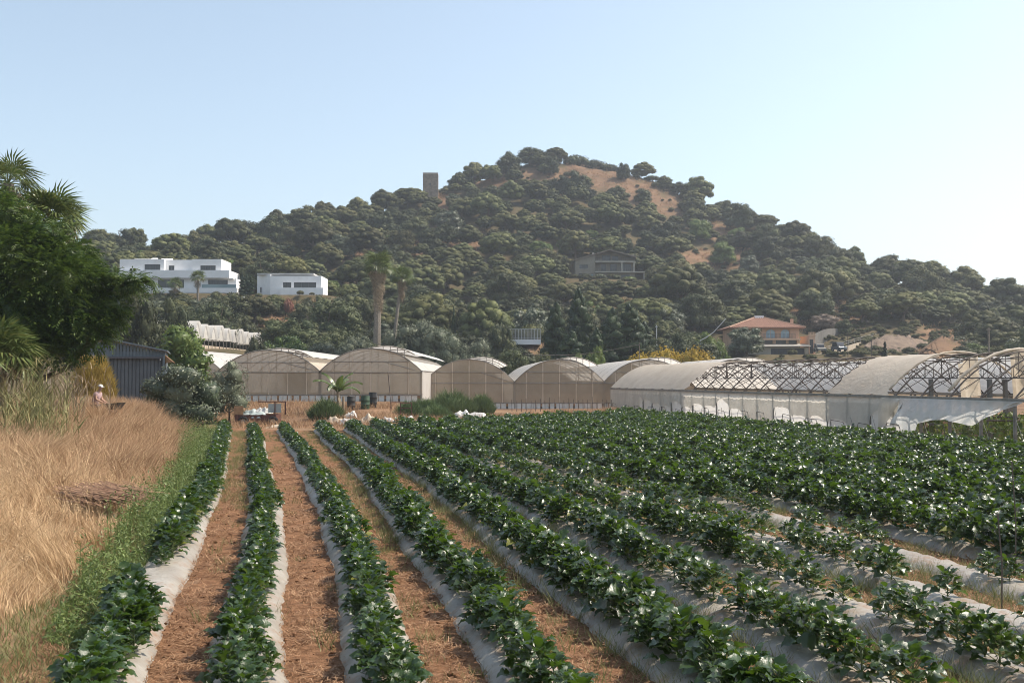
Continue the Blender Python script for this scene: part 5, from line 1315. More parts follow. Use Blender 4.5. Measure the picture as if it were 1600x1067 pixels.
# shrubs and trees round the shed
q = on(284, 82)
lush = [(0, 0, 4.6, 1.5, 1.5, 1.2), (0.9, 0, 3.4, 1.3, 1.3, 1.1), (-0.9, 0, 3.6, 1.3, 1.3, 1.1), (0.3, -0.4, 2.2, 1.6, 1.5, 1.1), (-0.5, 0.2, 5.3, 0.8, 0.8, 0.7), (1.2, -0.3, 2.2, 1.0, 1.0, 0.9)]
r2 = np.random.default_rng(44); V, Fs = crown_arrays(lush, 1500, 0.34, r2, 0.72, 0.3, 0.6, aspect=0.5)
e = empty('broadleaf_tree', q); e.scale = (1.1, 1.1, 1.15); link('crown', np_mesh('crown', V, Fs, M['bright']), e); link('trunk', trunk_mesh('trunk', 3.5, 0.14, M['bark'], r2, 4, 0.3, 0.6), e); tag(e, 'bright yellow green broadleaf tree right behind the blue grey shed', 'tree')
def bush(name, px, Y, lobes, n, size, mat, label, seed, aspect=0.45, core=0.72, trunk=1.0, cat='bush', up=0.3):
    p = on(px, Y); r2 = np.random.default_rng(seed); V, Fs = crown_arrays(lobes, n, size, r2, core, up, 0.7, aspect=aspect)
    e = empty(name, p); link('crown', np_mesh('crown', V, Fs, M[mat]), e); link('trunk', trunk_mesh('trunk', trunk, 0.07, M['bark'], r2, 5, 0.4, 0.5), e)
    if name == 'grey_bush': e.scale = (1.22, 1.2, 1.25)
    return tag(e, label, cat)
bush('grey_bush', 287, 62, [(0, 0, 1.5, 1.3, 1.2, 1.1), (-1.2, 0, 1.7, 0.9, 0.9, 0.8), (1.1, 0, 1.5, 0.95, 0.9, 1.0), (0.3, -0.4, 2.3, 0.9, 0.9, 0.7), (-0.4, 0, 2.5, 0.9, 0.8, 0.6), (-1.7, 0.1, 2.0, 0.5, 0.5, 0.4), (0.8, -0.5, 0.7, 1.1, 1.0, 0.7), (-0.4, -0.3, 0.8, 0.9, 0.9, 0.8)], 3200, 0.15, 'greygreen', 'round grey green glossy bush between the shed and the cart', 45)
bush('olive_tree', 358, 74, [(0, 0, 2.2, 1.3, 1.2, 1.2), (0.4, 0, 3.3, 1.0, 1.0, 0.9), (-0.6, 0, 3.0, 0.9, 0.9, 0.9), (0.7, -0.2, 1.5, 0.9, 0.9, 1.0), (-0.7, 0, 1.4, 0.9, 0.9, 0.9), (0.1, 0, 4.1, 0.5, 0.5, 0.5)], 2600, 0.17, 'olive', 'loose grey olive tree in front of the greenhouse, left of the cart', 46, 0.3, 0.66, 2.5, 'tree')
# feathery tamarisk-like bushes
def feather(name, px, Y, w, h, label, seed, mat='tamarisk', n=5200):
    p = on(px, Y); r2 = np.random.default_rng(seed); a_ = r2.random(n) * 6.283; q_ = np.sqrt(r2.random(n)) * w * 0.5
    b = np.stack([q_ * np.cos(a_), q_ * np.sin(a_), np.maximum(0, (1 - (q_ / (w * 0.52)) ** 2)) * h * 0.75 * r2.random(n)], 1)
    V, Fs = blades(b, h * (0.14 + 0.34 * r2.random(n) ** 1.5), 0.2 + 0.6 * r2.random(n), 0.045, r2, ang=a_ + r2.normal(0, 0.8, n))
    iv, if_ = ico(); core = iv * np.array([w * 0.3, w * 0.3, h * 0.36]) * np.clip(1 + 0.2 * r2.normal(size=(len(iv), 1)), 0.6, 1.3) + np.array([0, 0, h * 0.3])
    V, Fs = join_arrays([(V, Fs), (core, [if_])])
    e = empty(name, p); link('foliage', np_mesh('foliage', V, Fs, M[mat]), e); link('stem', trunk_mesh('stem', h * 0.6, 0.05, M['bark'], r2, 4, 0.3, 0.5), e)
    return tag(e, label, 'bush', 'feathery bushes before the greenhouses')
feather('feathery_bush', 705, 88, 4.2, 2.4, 'largest feathery green bush before the low greenhouse', 61)
feather('feathery_bush', 752, 90, 2.2, 1.9, 'feathery green bush just left of the white greenhouse corner post', 62)
feather('feathery_bush', 665, 84, 2.8, 1.7, 'feathery green bush left of the largest one', 63)
feather('feathery_bush', 510, 76, 2.4, 1.7, 'dense green bush under the banana plant', 64)
feather('feathery_bush', 640, 82, 2.2, 1.5, 'low feathery bush beside the rusty frame', 65)
feather('feathery_bush', 682, 80, 2.4, 1.3, 'lowest feathery bush at the field edge', 66)
# golden bush by the shed
p = on(146, 60); r2 = np.random.default_rng(70); n = 5200
a_ = r2.random(n) * 6.283; tt = r2.random(n); rad_ = 0.95 * (0.75 + 0.35 * np.sin(np.pi * np.clip(tt + 0.1, 0, 1))) * (1 - 0.35 * tt ** 3)
b = np.stack([np.cos(a_) * rad_ * (0.75 + 0.3 * r2.random(n)), np.sin(a_) * rad_ * (0.75 + 0.3 * r2.random(n)), 0.1 + 2.7 * tt], 1)
V, Fs = blades(b, 0.25 + 0.25 * r2.random(n), 0.3 + 0.5 * r2.random(n), 0.035, r2, ang=a_ + r2.normal(0, .7, n))
core = ico()[0] * np.array([0.8, 0.8, 1.45]) * np.clip(1 + 0.12 * r2.normal(size=(len(ico()[0]), 1)), .7, 1.2) + np.array([0, 0, 1.45])
V, Fs = join_arrays([(V, Fs), (core, [ico()[1]])])
e = empty('golden_bush', p); e.scale = (1.2, 1.2, 1.15); link('foliage', np_mesh('foliage', V, Fs, M['golden']), e); link('stem', trunk_mesh('stem', 1.5, 0.06, M['bark'], r2, 3, 0.2, 0.5), e)
tag(e, 'upright golden yellow bush left of the blue grey shed door', 'bush')
# reeds and tall fennel stalks at left
def reed_clump(px, Y, n, h, label, seed, w=1.2, mat='reed'):
    p = on(px, Y); r2 = np.random.default_rng(seed); e = empty('reed_clump', p)
    b = np.stack([r2.normal(0, w * 0.4, n), r2.normal(0, w * 0.4, n), np.zeros(n)], 1); hh = h * (0.6 + 0.5 * r2.random(n))
    V1, F1 = blades(b, hh, 0.05 + 0.15 * r2.random(n), 0.028, r2, segs=3)
    k = n * 7; src = r2.integers(0, n, k); t = 0.2 + 0.75 * r2.random(k); lb = b[src] + np.stack([np.zeros(k), np.zeros(k), hh[src] * t], 1)
    V2, F2 = blades(lb, 0.3 + 0.35 * r2.random(k), 0.6 + 0.5 * r2.random(k), 0.03, r2)
    m_ = max(10, n // 3); hb = b[:m_] + np.stack([np.zeros(m_), np.zeros(m_), hh[:m_] * 0.98], 1); hb = np.repeat(hb, 14, 0) + r2.normal(0, 0.07, (m_ * 14, 3)) * np.array([1, 1, 0.25])
    V3, F3 = leaf_quads(hb, _unit(r2.normal(size=(len(hb), 3)) + np.array([0, 0, 1.5])), 0.05, r2)
    V, Fs = join_arrays([(V1, F1), (V2, F2), (V3, F3)])
    link('stalks', np_mesh('stalks', V, Fs, M[mat]), e)['kind'] = 'stuff'
    return tag(e, label, 'reeds')
reed_clump(30, 36, 60, 2.5, 'tall pale reeds beside the low palm', 81, 1.4)
reed_clump(62, 34, 50, 2.9, 'tall flowering fennel stalks before the dark tree trunk', 82, 1.2)
reed_clump(90, 40, 60, 2.4, 'dry brown reeds left of the golden bush', 83, 1.6, 'palmdead')
reed_clump(55, 31, 60, 1.7, 'green reed shoots rising from the dry grass', 84, 1.5)
reed_clump(100, 44, 60, 2.6, 'brown reed thicket under the lush tree', 85, 2.2, 'palmdead')
# banana plant
p = on(528, 80); e = empty('banana_plant', p); e.scale = (1.05, 1.05, 1.0); r2 = np.random.default_rng(91)
MB().tube([(0, 0, -0.1), (0.05, 0, 0.9), (0, 0, 1.7)], [0.16, 0.13, 0.09], 8).build('stem', M['palmdead'], e)
MB().tube([(0.35, 0.1, -0.1), (0.42, 0.1, 0.7), (0.4, 0.1, 1.3)], [0.13, 0.11, 0.07], 8).build('stem', M['palmdead'], e)
for k in range(12):
    dead = k >= 9; az = k * 2.4 + .3; el = 1.42 - 0.105 * k if not dead else -0.75; L = (2.0 + 0.35 * r2.random()) if not dead else 1.0 + .3 * r2.random(); bz = 1.55 + .02 * k if not dead else 1.35
    def bl(u, w):
        w2 = (w - 0.5) * 2; a2 = el - (1.15 + .06 * k) * u ** 1.5 if not dead else el - .75 * u
        n_ = 10; out = z = 0.0
        for q_ in range(n_):
            t2 = u * (q_ + .5) / n_; a3 = el - (1.15 + .06 * k) * t2 ** 1.5 if not dead else el - .75 * t2
            out += math.cos(a3) * L * u / n_; z += math.sin(a3) * L * u / n_
        hw = (0.25 if not dead else .12) * math.sin(math.pi * min(0.97, 0.05 + u * 0.95)) ** 0.5 * (1 if u > 0.2 else 0.12)
        tear = 1 - .35 * (abs(math.sin(u * 17 + k)) > .93)
        return (math.cos(az) * out - math.sin(az) * w2 * hw * tear, math.sin(az) * out + math.cos(az) * w2 * hw * tear, bz + z - abs(w2) * 0.13 * (not dead))
    MB().grid(bl, 18, 4).build('dead_leaf' if dead else 'leaf', M['palmdead' if dead else 'banana'], e)
tag(e, 'banana plant with arching leaves before the tall greenhouse', 'banana plant')

# ------------------------------------------------------------------ blue grey shed
SHY = 68.0; p = on(171, SHY); sx = lambda px: (px - 171) * SHY / F
zb = p.z - 0.1; sz = lambda py: ztop(py, SHY) - zb
s = empty('corrugated_shed', (at(171, 600, SHY).x, SHY, zb), R(17))
x0, x1 = sx(140), sx(252.5); rl, rr_ = sz(527), sz(549)
def roofz(x): return rl + (sz(548.5) - rl) * (x - sx(150)) / (sx(255) - sx(150)) if x > sx(150) else rl - 0.2 * (sx(150) - x)
dx0, dx1, dz1 = sx(170), sx(249), sz(558)
def corrugated(name, xa, xb, zf0, zf1, y, mat, step, dep, parent):
    xa_ = xa; i = 0
    while xa_ < xb - 0.02:
        xe = min(xa_ + step, xb); z0_, z1_ = zf0, min(zf1(xa_), zf1(xe))
        mb = MB(); mb.box(xa_ + 0.03, xe - 0.03, y - dep, y, z0_, z1_ - 0.01); mb.build(name, M[mat], parent); xa_ = xe
wl_ = MB(); wl_.box(x0, dx0, 0.1, 0.2, 0, roofz(x0) - 0.25); wl_.box(dx0, dx1, 0.1, 0.2, dz1, roofz(dx1) - 0.05); wl_.box(dx1, x1, 0.1, 0.2, 0, roofz(x1) - 0.06); wl_.box(x1 - 0.1, x1, 0.2, 7, 0, roofz(x1) - 0.06); wl_.box(x0, x0 + 0.1, 0.2, 7, 0, roofz(x0) - 0.3); wl_.build('wall', M['shed'], s)
corrugated('wall_sheet', dx0, dx1, dz1, lambda x: roofz(x), 0.097, 'shed', 0.21, 0.04, s)
corrugated('wall_sheet', dx1 + 0.02, x1, 0.0, lambda x: roofz(x), 0.097, 'shed', 0.13, 0.04, s)
d_ = MB().box(dx0, dx1, 0.35, 0.4, 0, dz1).build('sliding_door', M['sheddoor'], s)
corrugated('door_board', dx0 + 0.02, dx1 - 0.02, 0.0, lambda x: dz1 - 0.05, 0.347, 'sheddoor', 0.235, 0.05, d_)
MB().box(dx0 - 0.05, dx1 + 0.05, -0.02, 0.05, dz1 - 0.08, dz1 + 0.05).build('door_track', M['frame'], s)
MB().box(dx1 - 0.18, dx1 - 0.1, 0.02, 0.09, dz1 - 0.18, dz1 - 0.1).build('lamp', M['whitewall'], s)
mb = MB(); xa, xb = x0 - 0.2, sx(256.5)
for (a_, b_) in ((xa, sx(150)), (sx(150), xb)): mb.add([(a_,-.35,roofz(a_)),(b_,-.35,roofz(b_)),(b_,7.2,roofz(b_)),(a_,7.2,roofz(a_)),(a_,-.35,roofz(a_)+.09),(b_,-.35,roofz(b_)+.09),(b_,7.2,roofz(b_)+.09),(a_,7.2,roofz(a_)+.09)], [(3,2,1,0),(4,5,6,7),(0,1,5,4),(1,2,6,5),(2,3,7,6),(3,0,4,7)])
mb.build('roof', M['shed'], s)
mb = MB(); mb.add([(x1+.003,.3,sz(555)),(x1+.003,4,sz(555)),(sx(266),3.0,sz(566)),(sx(266),-.2,sz(566)),(x1+.003,.3,sz(567)),(x1+.003,4,sz(567))], [(0,1,2,3),(0,3,4)]); lt = mb.build('lean_to_roof', M['wood'], s)
for k in range(4): yk = 0.2 + k * 0.9; MB().tube([(x1 + .02, yk, sz(554.6)), (sx(266), yk - 0.4, sz(565.6))], 0.035, 4).build('rafter', M['wood'], lt)
tag(s, 'blue grey corrugated metal shed with wide sliding door', 'shed')

# ------------------------------------------------------------------ person in the dry grass
def skinned(name, joints, edges, mat, parent=None, subs=2):
    me = bpy.data.meshes.new(name); me.from_pydata([j[:3] for j in joints], edges, [])
    me.materials.append(mat)
    o = link(name, me, parent)
    sk = o.modifiers.new('skin', 'SKIN'); sk.use_smooth_shade = True
    lay = me.skin_vertices[0].data
    for i, j in enumerate(joints):
        r_ = j[3] if isinstance(j[3], tuple) else (j[3], j[3]); lay[i].radius = r_
    lay[0].use_root = True
    sb = o.modifiers.new('sub', 'SUBSURF'); sb.levels = subs; sb.render_levels = subs
    return o
pp = on(152, 45.5); pe = empty('person', (pp.x, pp.y, pp.z), R(-12))     # local +x = facing right in the picture
J = [(-0.06, 0, 0.92, (0.155, 0.125)), (-0.06, 0, 1.08, (0.15, 0.12)), (0.0, 0, 1.25, (0.165, 0.135)), (0.07, 0, 1.40, (0.13, 0.10)), (0.12, 0, 1.48, 0.06), (0.16, 0, 1.56, 0.065), (0.18, 0, 1.64, (0.085, 0.095)), (0.185, 0, 1.72, (0.075, 0.085)),
     (0.07, 0.17, 1.40, 0.062), (0.10, 0.22, 1.14, 0.048), (0.32, 0.16, 1.02, 0.036), (0.40, 0.14, 1.00, 0.030),
     (0.07, -0.17, 1.40, 0.062), (0.12, -0.22, 1.14, 0.048), (0.34, -0.16, 1.03, 0.036), (0.42, -0.14, 1.01, 0.030),
     (-0.05, 0.09, 0.86, 0.09), (0.06, 0.10, 0.48, 0.062), (-0.06, 0.10, 0.09, 0.042), (0.10, 0.11, 0.03, 0.035),
     (-0.05, -0.09, 0.86, 0.09), (-0.02, -0.10, 0.47, 0.062), (-0.16, -0.10, 0.09, 0.042), (0.0, -0.11, 0.03, 0.035),
     (0.26, 0, 1.63, 0.022)]
E = [(0,1),(1,2),(2,3),(3,4),(4,5),(5,6),(6,7),(3,8),(8,9),(9,10),(10,11),(3,12),(12,13),(13,14),(14,15),(0,16),(16,17),(17,18),(18,19),(0,20),(20,21),(21,22),(22,23),(6,24)]
skinned('body', J, E, M['skin'], pe)
for s_, (hx, hy, hzz) in ((1, (0.40, 0.14, 1.0)), (-1, (0.42, -0.14, 1.01))):
    fj = [(hx, hy, hzz, 0.026), (hx + 0.05, hy, hzz - 0.01, 0.03)]; fe_ = [(0, 1)]
    for k in range(4):
        L = (0.032, 0.038, 0.035, 0.028)[k]; yk = hy + (k - 1.5) * 0.019; b_ = len(fj)
        fj += [(hx + 0.075, yk, hzz - 0.015, 0.010), (hx + 0.075 + L, yk, hzz - 0.035, 0.009), (hx + 0.07 + L * 0.6, yk, hzz - 0.065, 0.008)]; fe_ += [(1, b_), (b_, b_ + 1), (b_ + 1, b_ + 2)]
    b_ = len(fj); fj += [(hx + 0.04, hy - s_ * 0.035, hzz - 0.02, 0.010), (hx + 0.07, hy - s_ * 0.04, hzz - 0.045, 0.008)]; fe_ += [(0, b_), (b_, b_ + 1)]
    skinned('hand', fj, fe_, M['skin'], pe, 1)
TJ = [(-0.06, 0, 0.86, (0.175, 0.145)), (-0.06, 0, 1.08, (0.17, 0.14)), (0.0, 0, 1.25, (0.185, 0.155)), (0.065, 0, 1.405, (0.14, 0.115)), (0.10, 0, 1.46, 0.075), (0.07, 0.17, 1.39, 0.08), (0.085, 0.205, 1.25, 0.07), (0.07, -0.17, 1.39, 0.08), (0.09, -0.205, 1.25, 0.07)]
skinned('shirt', TJ, [(0,1),(1,2),(2,3),(3,4),(3,5),(5,6),(3,7),(7,8)], M['shirt'], pe)
LJ = [(-0.06, 0, 0.92, (0.165, 0.135)), (-0.05, 0.09, 0.84, 0.11), (0.06, 0.10, 0.48, 0.08), (-0.05, 0.10, 0.12, 0.065), (-0.05, -0.09, 0.84, 0.11), (-0.02, -0.10, 0.47, 0.08), (-0.15, -0.10, 0.12, 0.065)]
skinned('trousers', LJ, [(0,1),(1,2),(2,3),(0,4),(4,5),(5,6)], M['trousers'], pe)
mb = MB(); mb.grid(lambda u, w: (0.178 + 0.115 * math.cos(u * 6.2832) * math.cos(w * 1.5708), 0.095 * math.sin(u * 6.2832) * math.cos(w * 1.5708), 1.70 + 0.105 * math.sin(w * 1.5708)), 20, 6)
mb.grid(lambda u, w: (0.178 + (0.11 + 0.085 * w * math.cos((u - 0.5) * 1.9)) * math.cos((u - 0.5) * 1.9), (0.095 + 0.01 * w) * math.sin((u - 0.5) * 2.4), 1.705 - 0.018 * w), 10, 3)
mb.build('cap', M['cap'], pe, smooth=True)
for s_ in (1, -1):
    MB().box(0.262, 0.268, s_ * 0.03 - 0.012, s_ * 0.03 + 0.012, 1.648, 1.658).build('eye', M['rubber'], pe)
tag(pe, 'person in white cap and pinkish shirt leaning forward in the dry grass', 'person')
# wheelbarrow in front of the person
wb = empty('wheelbarrow', pe.matrix_world @ Vector((0, 0, 0)) + Vector((0.0, 0, 0)), R(-12)); wb.location = pp
mb = MB(); t0 = [(0.62, -0.28, 0.95), (1.25, -0.30, 1.0), (1.25, 0.30, 1.0), (0.62, 0.28, 0.95)]; b0 = [(0.72, -0.18, 0.70), (1.08, -0.18, 0.68), (1.08, 0.18, 0.68), (0.72, 0.18, 0.70)]
mb.add(t0 + b0, [(4,5,6,7),(0,1,5,4),(1,2,6,5),(2,3,7,6),(3,0,4,7)]); mb.build('tray', M['drum'], wb)
for s_ in (1, -1):
    MB().tube([(0.42, s_ * 0.15, 0.97), (0.75, s_ * 0.17, 0.70), (1.45, s_ * 0.06, 0.24)], 0.018, 6).build('handle', M['galv'], wb)
    MB().tube([(0.75, s_ * 0.17, 0.70), (0.72, s_ * 0.2, 0.0)], 0.016, 6).build('leg', M['galv'], wb)
MB().tube([(1.45 + 0.17 * math.cos(k * 0.5236), 0, 0.22 + 0.17 * math.sin(k * 0.5236)) for k in range(13)], 0.045, 6).build('wheel', M['rubber'], wb)
tag(wb, 'dark wheelbarrow pushed by the person in the dry grass', 'wheelbarrow')

# ------------------------------------------------------------------ cart and junk at the field end
Y = 73.0; p = on(405, Y); p.z = 0.1
c = empty('farm_cart', p, R(3)); u = Y / F
X = lambda px: (px - 405) * u
Z = lambda py: ztop(py, Y) - p.z
mb = MB(); mb.box(X(368), X(432), -0.05, 0.0, Z(661), Z(648)); mb.box(X(368), X(368) + 0.05, 0.003, 1.9, Z(661), Z(648)); mb.box(X(432) - .05, X(432), 0.003, 1.9, Z(661), Z(648)); mb.box(X(368), X(432), 1.9, 1.95, Z(661), Z(648)); mb.box(X(368) + .06, X(432) - .06, 0.01, 1.89, Z(660), Z(659)); mb.build('side_boards', M['cartbrown'], c)
for k in range(4): xk = X(372) + k * (X(430) - X(372)) / 3; MB().box(xk - .035, xk + .035, -.10, -.053, Z(661), Z(647)).build('stake', M['cartbrown'], c)
hb = MB().box(X(367), X(367) + 0.62, 0.05, 0.10, Z(648) + 0.003, Z(634.5)).build('headboard', M['wood'], c)
for k in range(4): MB().box(X(367) - .01, X(367) + 0.63, 0.02, 0.047, Z(648) + 0.06 + k * 0.14, Z(648) + 0.17 + k * 0.14).build('plank', M['wood'], hb)
fr = MB(); fr.box(X(402), X(446), 0.3, 0.36, Z(628.5), Z(627)); fr.box(X(444), X(446), 0.3, 0.36, Z(648), Z(628.6)); fr.box(X(428), X(429.5), 0.3, 0.36, Z(648), Z(628.6)); fr.build('frame', M['cartbrown'], c)
MB().box(X(418), X(438), 0.4, 0.44, Z(645), Z(631)).build('grey_panel', M['tarp'], c)
for xk in (X(382), X(428)):
    w_ = MB(); w_.tube([(xk + 0.30 * math.cos(k * 0.5236), -0.18, 0.3 + 0.30 * math.sin(k * 0.5236)) for k in range(13)], 0.075, 6); w = w_.build('wheel', M['rubber'], c)
    MB().tube([(xk, -0.26, 0.3), (xk, -0.1, 0.3)], 0.16, 10).build('rim', M['galv'], w)
MB().tube([(X(432), 0.9, Z(657)), (X(448), 0.9, Z(661))], 0.05, 6).build('drawbar', M['cartbrown'], c)
tag(c, 'dark brown wooden farm cart loaded with junk at the end of the beds', 'cart')

def crumple(name, px, py, Y, w, d, h, mat, label, seed, group='sheets and bags dumped at the field end', z=None, cat='sheet'):
    r2 = np.random.default_rng(seed); p = at(px, py, Y) if z is None else Vector((gx(px, Y), Y, z)); nn = 18
    if z is None: p.z = max(0.02, float(hz(np.array([p.x]), np.array([p.y]))[0]))
    tab = r2.normal(0, 1, (nn + 1, nn + 1)); 
    for _ in range(3): tab = (2 * tab + np.roll(tab, 1, 0) + np.roll(tab, 1, 1) + np.roll(tab, -1, 0) + np.roll(tab, -1, 1)) / 4.4
    mb = MB()
    def f_(a_, b_):
        i, j = int(round(a_ * nn)), int(round(b_ * nn)); e_ = (math.sin(math.pi * a_) * math.sin(math.pi * b_)) ** 0.55
        return ((a_ - 0.5) * w * (1 + 0.12 * tab[i, j]), (b_ - 0.5) * d * (1 + 0.12 * tab[j, i]), h * e_ * (0.85 + 0.28 * tab[i, j]) - 0.02)
    mb.grid(f_, nn, nn)
    return tag(mb.build(name, M[mat], None, p, smooth=True), label, cat, group)
crumple('tarp_sheet', 396, 640, 73.7, 2.0, 1.5, 0.55, 'tarp', 'crumpled pale tarp heaped on the farm cart', 1, None, 0.1 + Z(648) - 0.2, 'tarp')
crumple('feed_sack', 412, 636, 73.9, 1.2, 0.7, 0.45, 'sheet', 'white sack lying on the pale tarp of the cart', 2, None, 0.1 + Z(648) + 0.1, 'sack')
for i_, (px, py, Y, w, h, mt, lab) in enumerate([(522, 655, 74, 1.0, .45, 'sheetbeige', 'beige sack, leftmost on the ground by the dense green bush'), (541, 657, 73.5, .9, .35, 'sheet', 'small white sheet between two beige sacks'), (548, 648, 77, .8, .5, 'sheet', 'white bundle under the dark drums'), (578, 656, 74, 1.1, .55, 'sheetbeige', 'beige sack below the green drum'), (588, 660, 72.5, .9, .35, 'sheetbeige', 'low beige sack nearest the crop'),
        (607, 652, 76, .7, .3, 'sheet', 'small white sheet before the rusty frame'), (640, 650, 77, 1.4, .4, 'sheet', 'white sheet lying right of the rusty frame'), (655, 654, 75, 1.0, .2, 'sheet', 'flat white scrap left of the large white heap'),
        (722, 650, 80, 1.9, .75, 'sheet', 'large crumpled white plastic heap before the feathery bushes, left lump'), (745, 652, 80, 1.8, .6, 'sheet', 'large crumpled white plastic heap before the feathery bushes, right lump'), (775, 655, 79, 1.3, .15, 'sheetbeige', 'flat pale sheet trailing right of the white heap'), (436, 662, 71, 1.2, .2, 'sheetbeige', 'pale sheet on the ground behind the cart wheel')]):
    crumple('plastic_sheet', px, py, Y, w * 1.25, w * 0.8, h * 1.1, mt, lab, 10 + i_)
def drum(px, Y, r, h, mat, label):
    p = on(px, Y); e = empty('drum', p)
    prof = [(r * 0.98, 0), (r, 0.04), (r, h * .32), (r * 1.05, h * .34), (r, h * .36), (r, h * .65), (r * 1.05, h * .67), (r, h * .69), (r, h - .03), (r * .97, h)]
    mb = MB(); mb.grid(lambda u, w: (prof[int(round(w * 9))][0] * math.cos(u * 6.2832), prof[int(round(w * 9))][0] * math.sin(u * 6.2832), prof[int(round(w * 9))][1]), 18, 9); mb.build('body', M[mat], e, smooth=True)
    MB().tube([(0, 0, h - .05), (0, 0, h - .02)], r * .96, 18).build('lid', M[mat], e)
    tag(e, label, 'drum', 'drums behind the field')
drum(549, 82, .34, 1.1, 'drum', 'black drum right of the banana plant'); drum(571, 83, .36, 1.05, 'drumgreen', 'dark green drum in the middle of the three drums'); drum(583, 84, .34, 1.25, 'drum', 'black drum with pale bands, rightmost of three')
p = on(611, 80); e = empty('rusty_frame', p)
for (a_, b_) in (((0, 0, 0), (0, 0, 1.0)), ((.75, 0, 0), (.75, 0, 1.0)), ((0, 0, 1.0), (.75, 0, 1.0)), ((1.6, .2, 0), (1.6, .2, .95)), ((.75, 0, .55), (1.6, .2, .55)), ((.75, 0, .95), (1.6, .2, .95))): MB().tube([a_, b_], .035, 5).build('bar', M['cartbrown'], e)
tag(e, 'rusty metal frame standing among the bushes', 'frame')
tag(MB().tube([(0, 0, -.2), (-.15, 0, 1.4), (-.3, 0, 3.0)], .035, 5).build('pole', M['darkmetal'], None, on(612, 84)), 'thin leaning pole before the tall greenhouse', 'pole')
p = on(508, 76)
tag(MB().tube([(0, 0, .9), (.9, -.2, .45), (1.6, -.3, .2)], .06, 6).build('log', M['palmdead'], None, p), 'pale fallen trunk leaning beside the dense green bush', 'log')

# fence stakes between field and greenhouses
for i in range(22):
    px = 800 + i * 7.4; Y = 97 + 0.1 * i; q = on(px, Y); h = 1.0 + 0.4 * rnd.random()
    tag(MB().tube([(0, 0, -.1), (rnd.uniform(-.04, .04), 0, h)], .03, 5).build('stake', M['darkmetal'], None, q), 'thin dark stake, %s of the line before the arched greenhouse' % (ORD[i]), 'stake', 'stakes along the far field edge')
for (px, py, Y, h, lab) in ((1565, 962, 14.9, 1.45, 'tall thin cane stake standing in the crop near the right edge'), (1587, 905, 17.5, 2.0, 'dark thin stake at the right edge of the crop'), (1224, 690, 55, 1.5, 'thin stake in the middle of the far crop'), (1128, 668, 72, 1.4, 'thin stake before the greenhouse side wall')):
    q = at(px, py, Y); q.z = 0
    tag(MB().tube([(0, 0, -.1), (.02, 0, h * .5), (-.02, .02, h)], .011, 5).build('stake', M['darkmetal'], None, q), lab, 'stake')

# poles, wires, pale bent pole, small conifer, fenced terrace
def pole(px, top, Y, r, mat, label, name='utility_pole', cat='pole'):
    q = on(px, Y); e = empty(name, q); h = ztop(top, Y) - q.z; MB().tube([(0, 0, -.3), (0, 0, h)], [r, r * .75], 8).build('shaft', M[mat], e)
    MB().box(-r * 1.6, r * 1.6, -r, r, h - .35, h - .2).build('cross_piece', M[mat], e); return tag(e, label, cat)
pole(1545.5, 512, 150, .19, 'palmbark', 'stout wooden pole at right behind the skeleton greenhouse'); pole(999, 535, 118, .06, 'darkmetal', 'thin dark pole rising between the arched greenhouse roofs'); pole(1026, 508, 160, .10, 'whiteroof', 'short white pole among the column trees')
pole(1325, 520, 190, .07, 'darkmetal', 'thin dark post left of the ramp road'); pole(1362, 530, 180, .07, 'darkmetal', 'thin dark post beside the small spruce')
q0 = at(1094, 532, 160); pts = [at(a_, b_, 160) - q0 for a_, b_ in ((1094, 540), (1094, 532), (1104, 527), (1115, 519), (1125, 508), (1134, 498))]
tag(MB().tube(pts, .07, 5).build('bent_pole', M['whiteroof'], None, q0), 'pale bent pole curving up left of the orange house', 'pole')
wires = MB()
a_ = Vector(at(999, 538, 118)); b_ = Vector(at(820, 553, 135))
tag(MB().tube([a_.lerp(b_, t / 10) - a_ + Vector((0, 0, -1.2 * math.sin(math.pi * t / 10) * .5)) for t in range(11)], .03, 4).build('cable', M['darkmetal'], None, a_), 'dark cable running left from the thin pole', 'cable')
q = on(1383, 172); e = empty('small_spruce', q); h = ztop(527, 172) - q.z; r2 = np.random.default_rng(5); L = []
MB().tube([(0, 0, -.2), (0, 0, h * .95)], [.12, .03], 6).build('trunk', M['bark'], e)
n = 900; t = r2.random(n) ** .8; lay = np.floor(t * 9) / 9; rad = (1 - t * .95) * 1.35 * (0.55 + .6 * ((t * 9) % 1 < .5)); an = r2.random(n) * 6.283; rr2 = rad * np.sqrt(r2.random(n))
P = np.stack([np.cos(an) * rr2, np.sin(an) * rr2, .2 + t * h * .85], 1); V, Fs = leaf_quads(P, _unit(np.stack([np.cos(an) * .5, np.sin(an) * .5, np.ones(n)], 1)), .45, r2, .35, .3)
link('crown', np_mesh('crown', V, Fs, M['poplar']), e); tag(e, 'small layered spruce in front of the bare earth bank', 'tree')
q = at(795, 530, 172); e = empty('fenced_terrace', q); u = 172 / F
MB().box(0, 50 * u, 0, 4, -0.9, 0.0).build('base_wall', M['whitewall'], e)
for k in range(11): MB().box(k * 5 * u - .04, k * 5 * u + .04, 0.02, 0.1, 0.003, 16 * u).build('fence_post', M['whiteroof'], e)
for zz in (2 * u, 15.5 * u): MB().box(0, 50 * u, 0.105, 0.15, zz, zz + .08).build('rail', M['whiteroof'], e)
for k in range(50): MB().box(k * u + .04, k * u + .065, .16, .18, 2.6 * u, 15 * u).build('bar', M['whiteroof'], e)
tag(e, 'small white walled terrace with tall white fence', 'terrace')
tag(rock_bank('clay_bank', 815, 862, 528, 545, 168, 'orange clay bank under the white fenced terrace', 8, 'ground'), None)

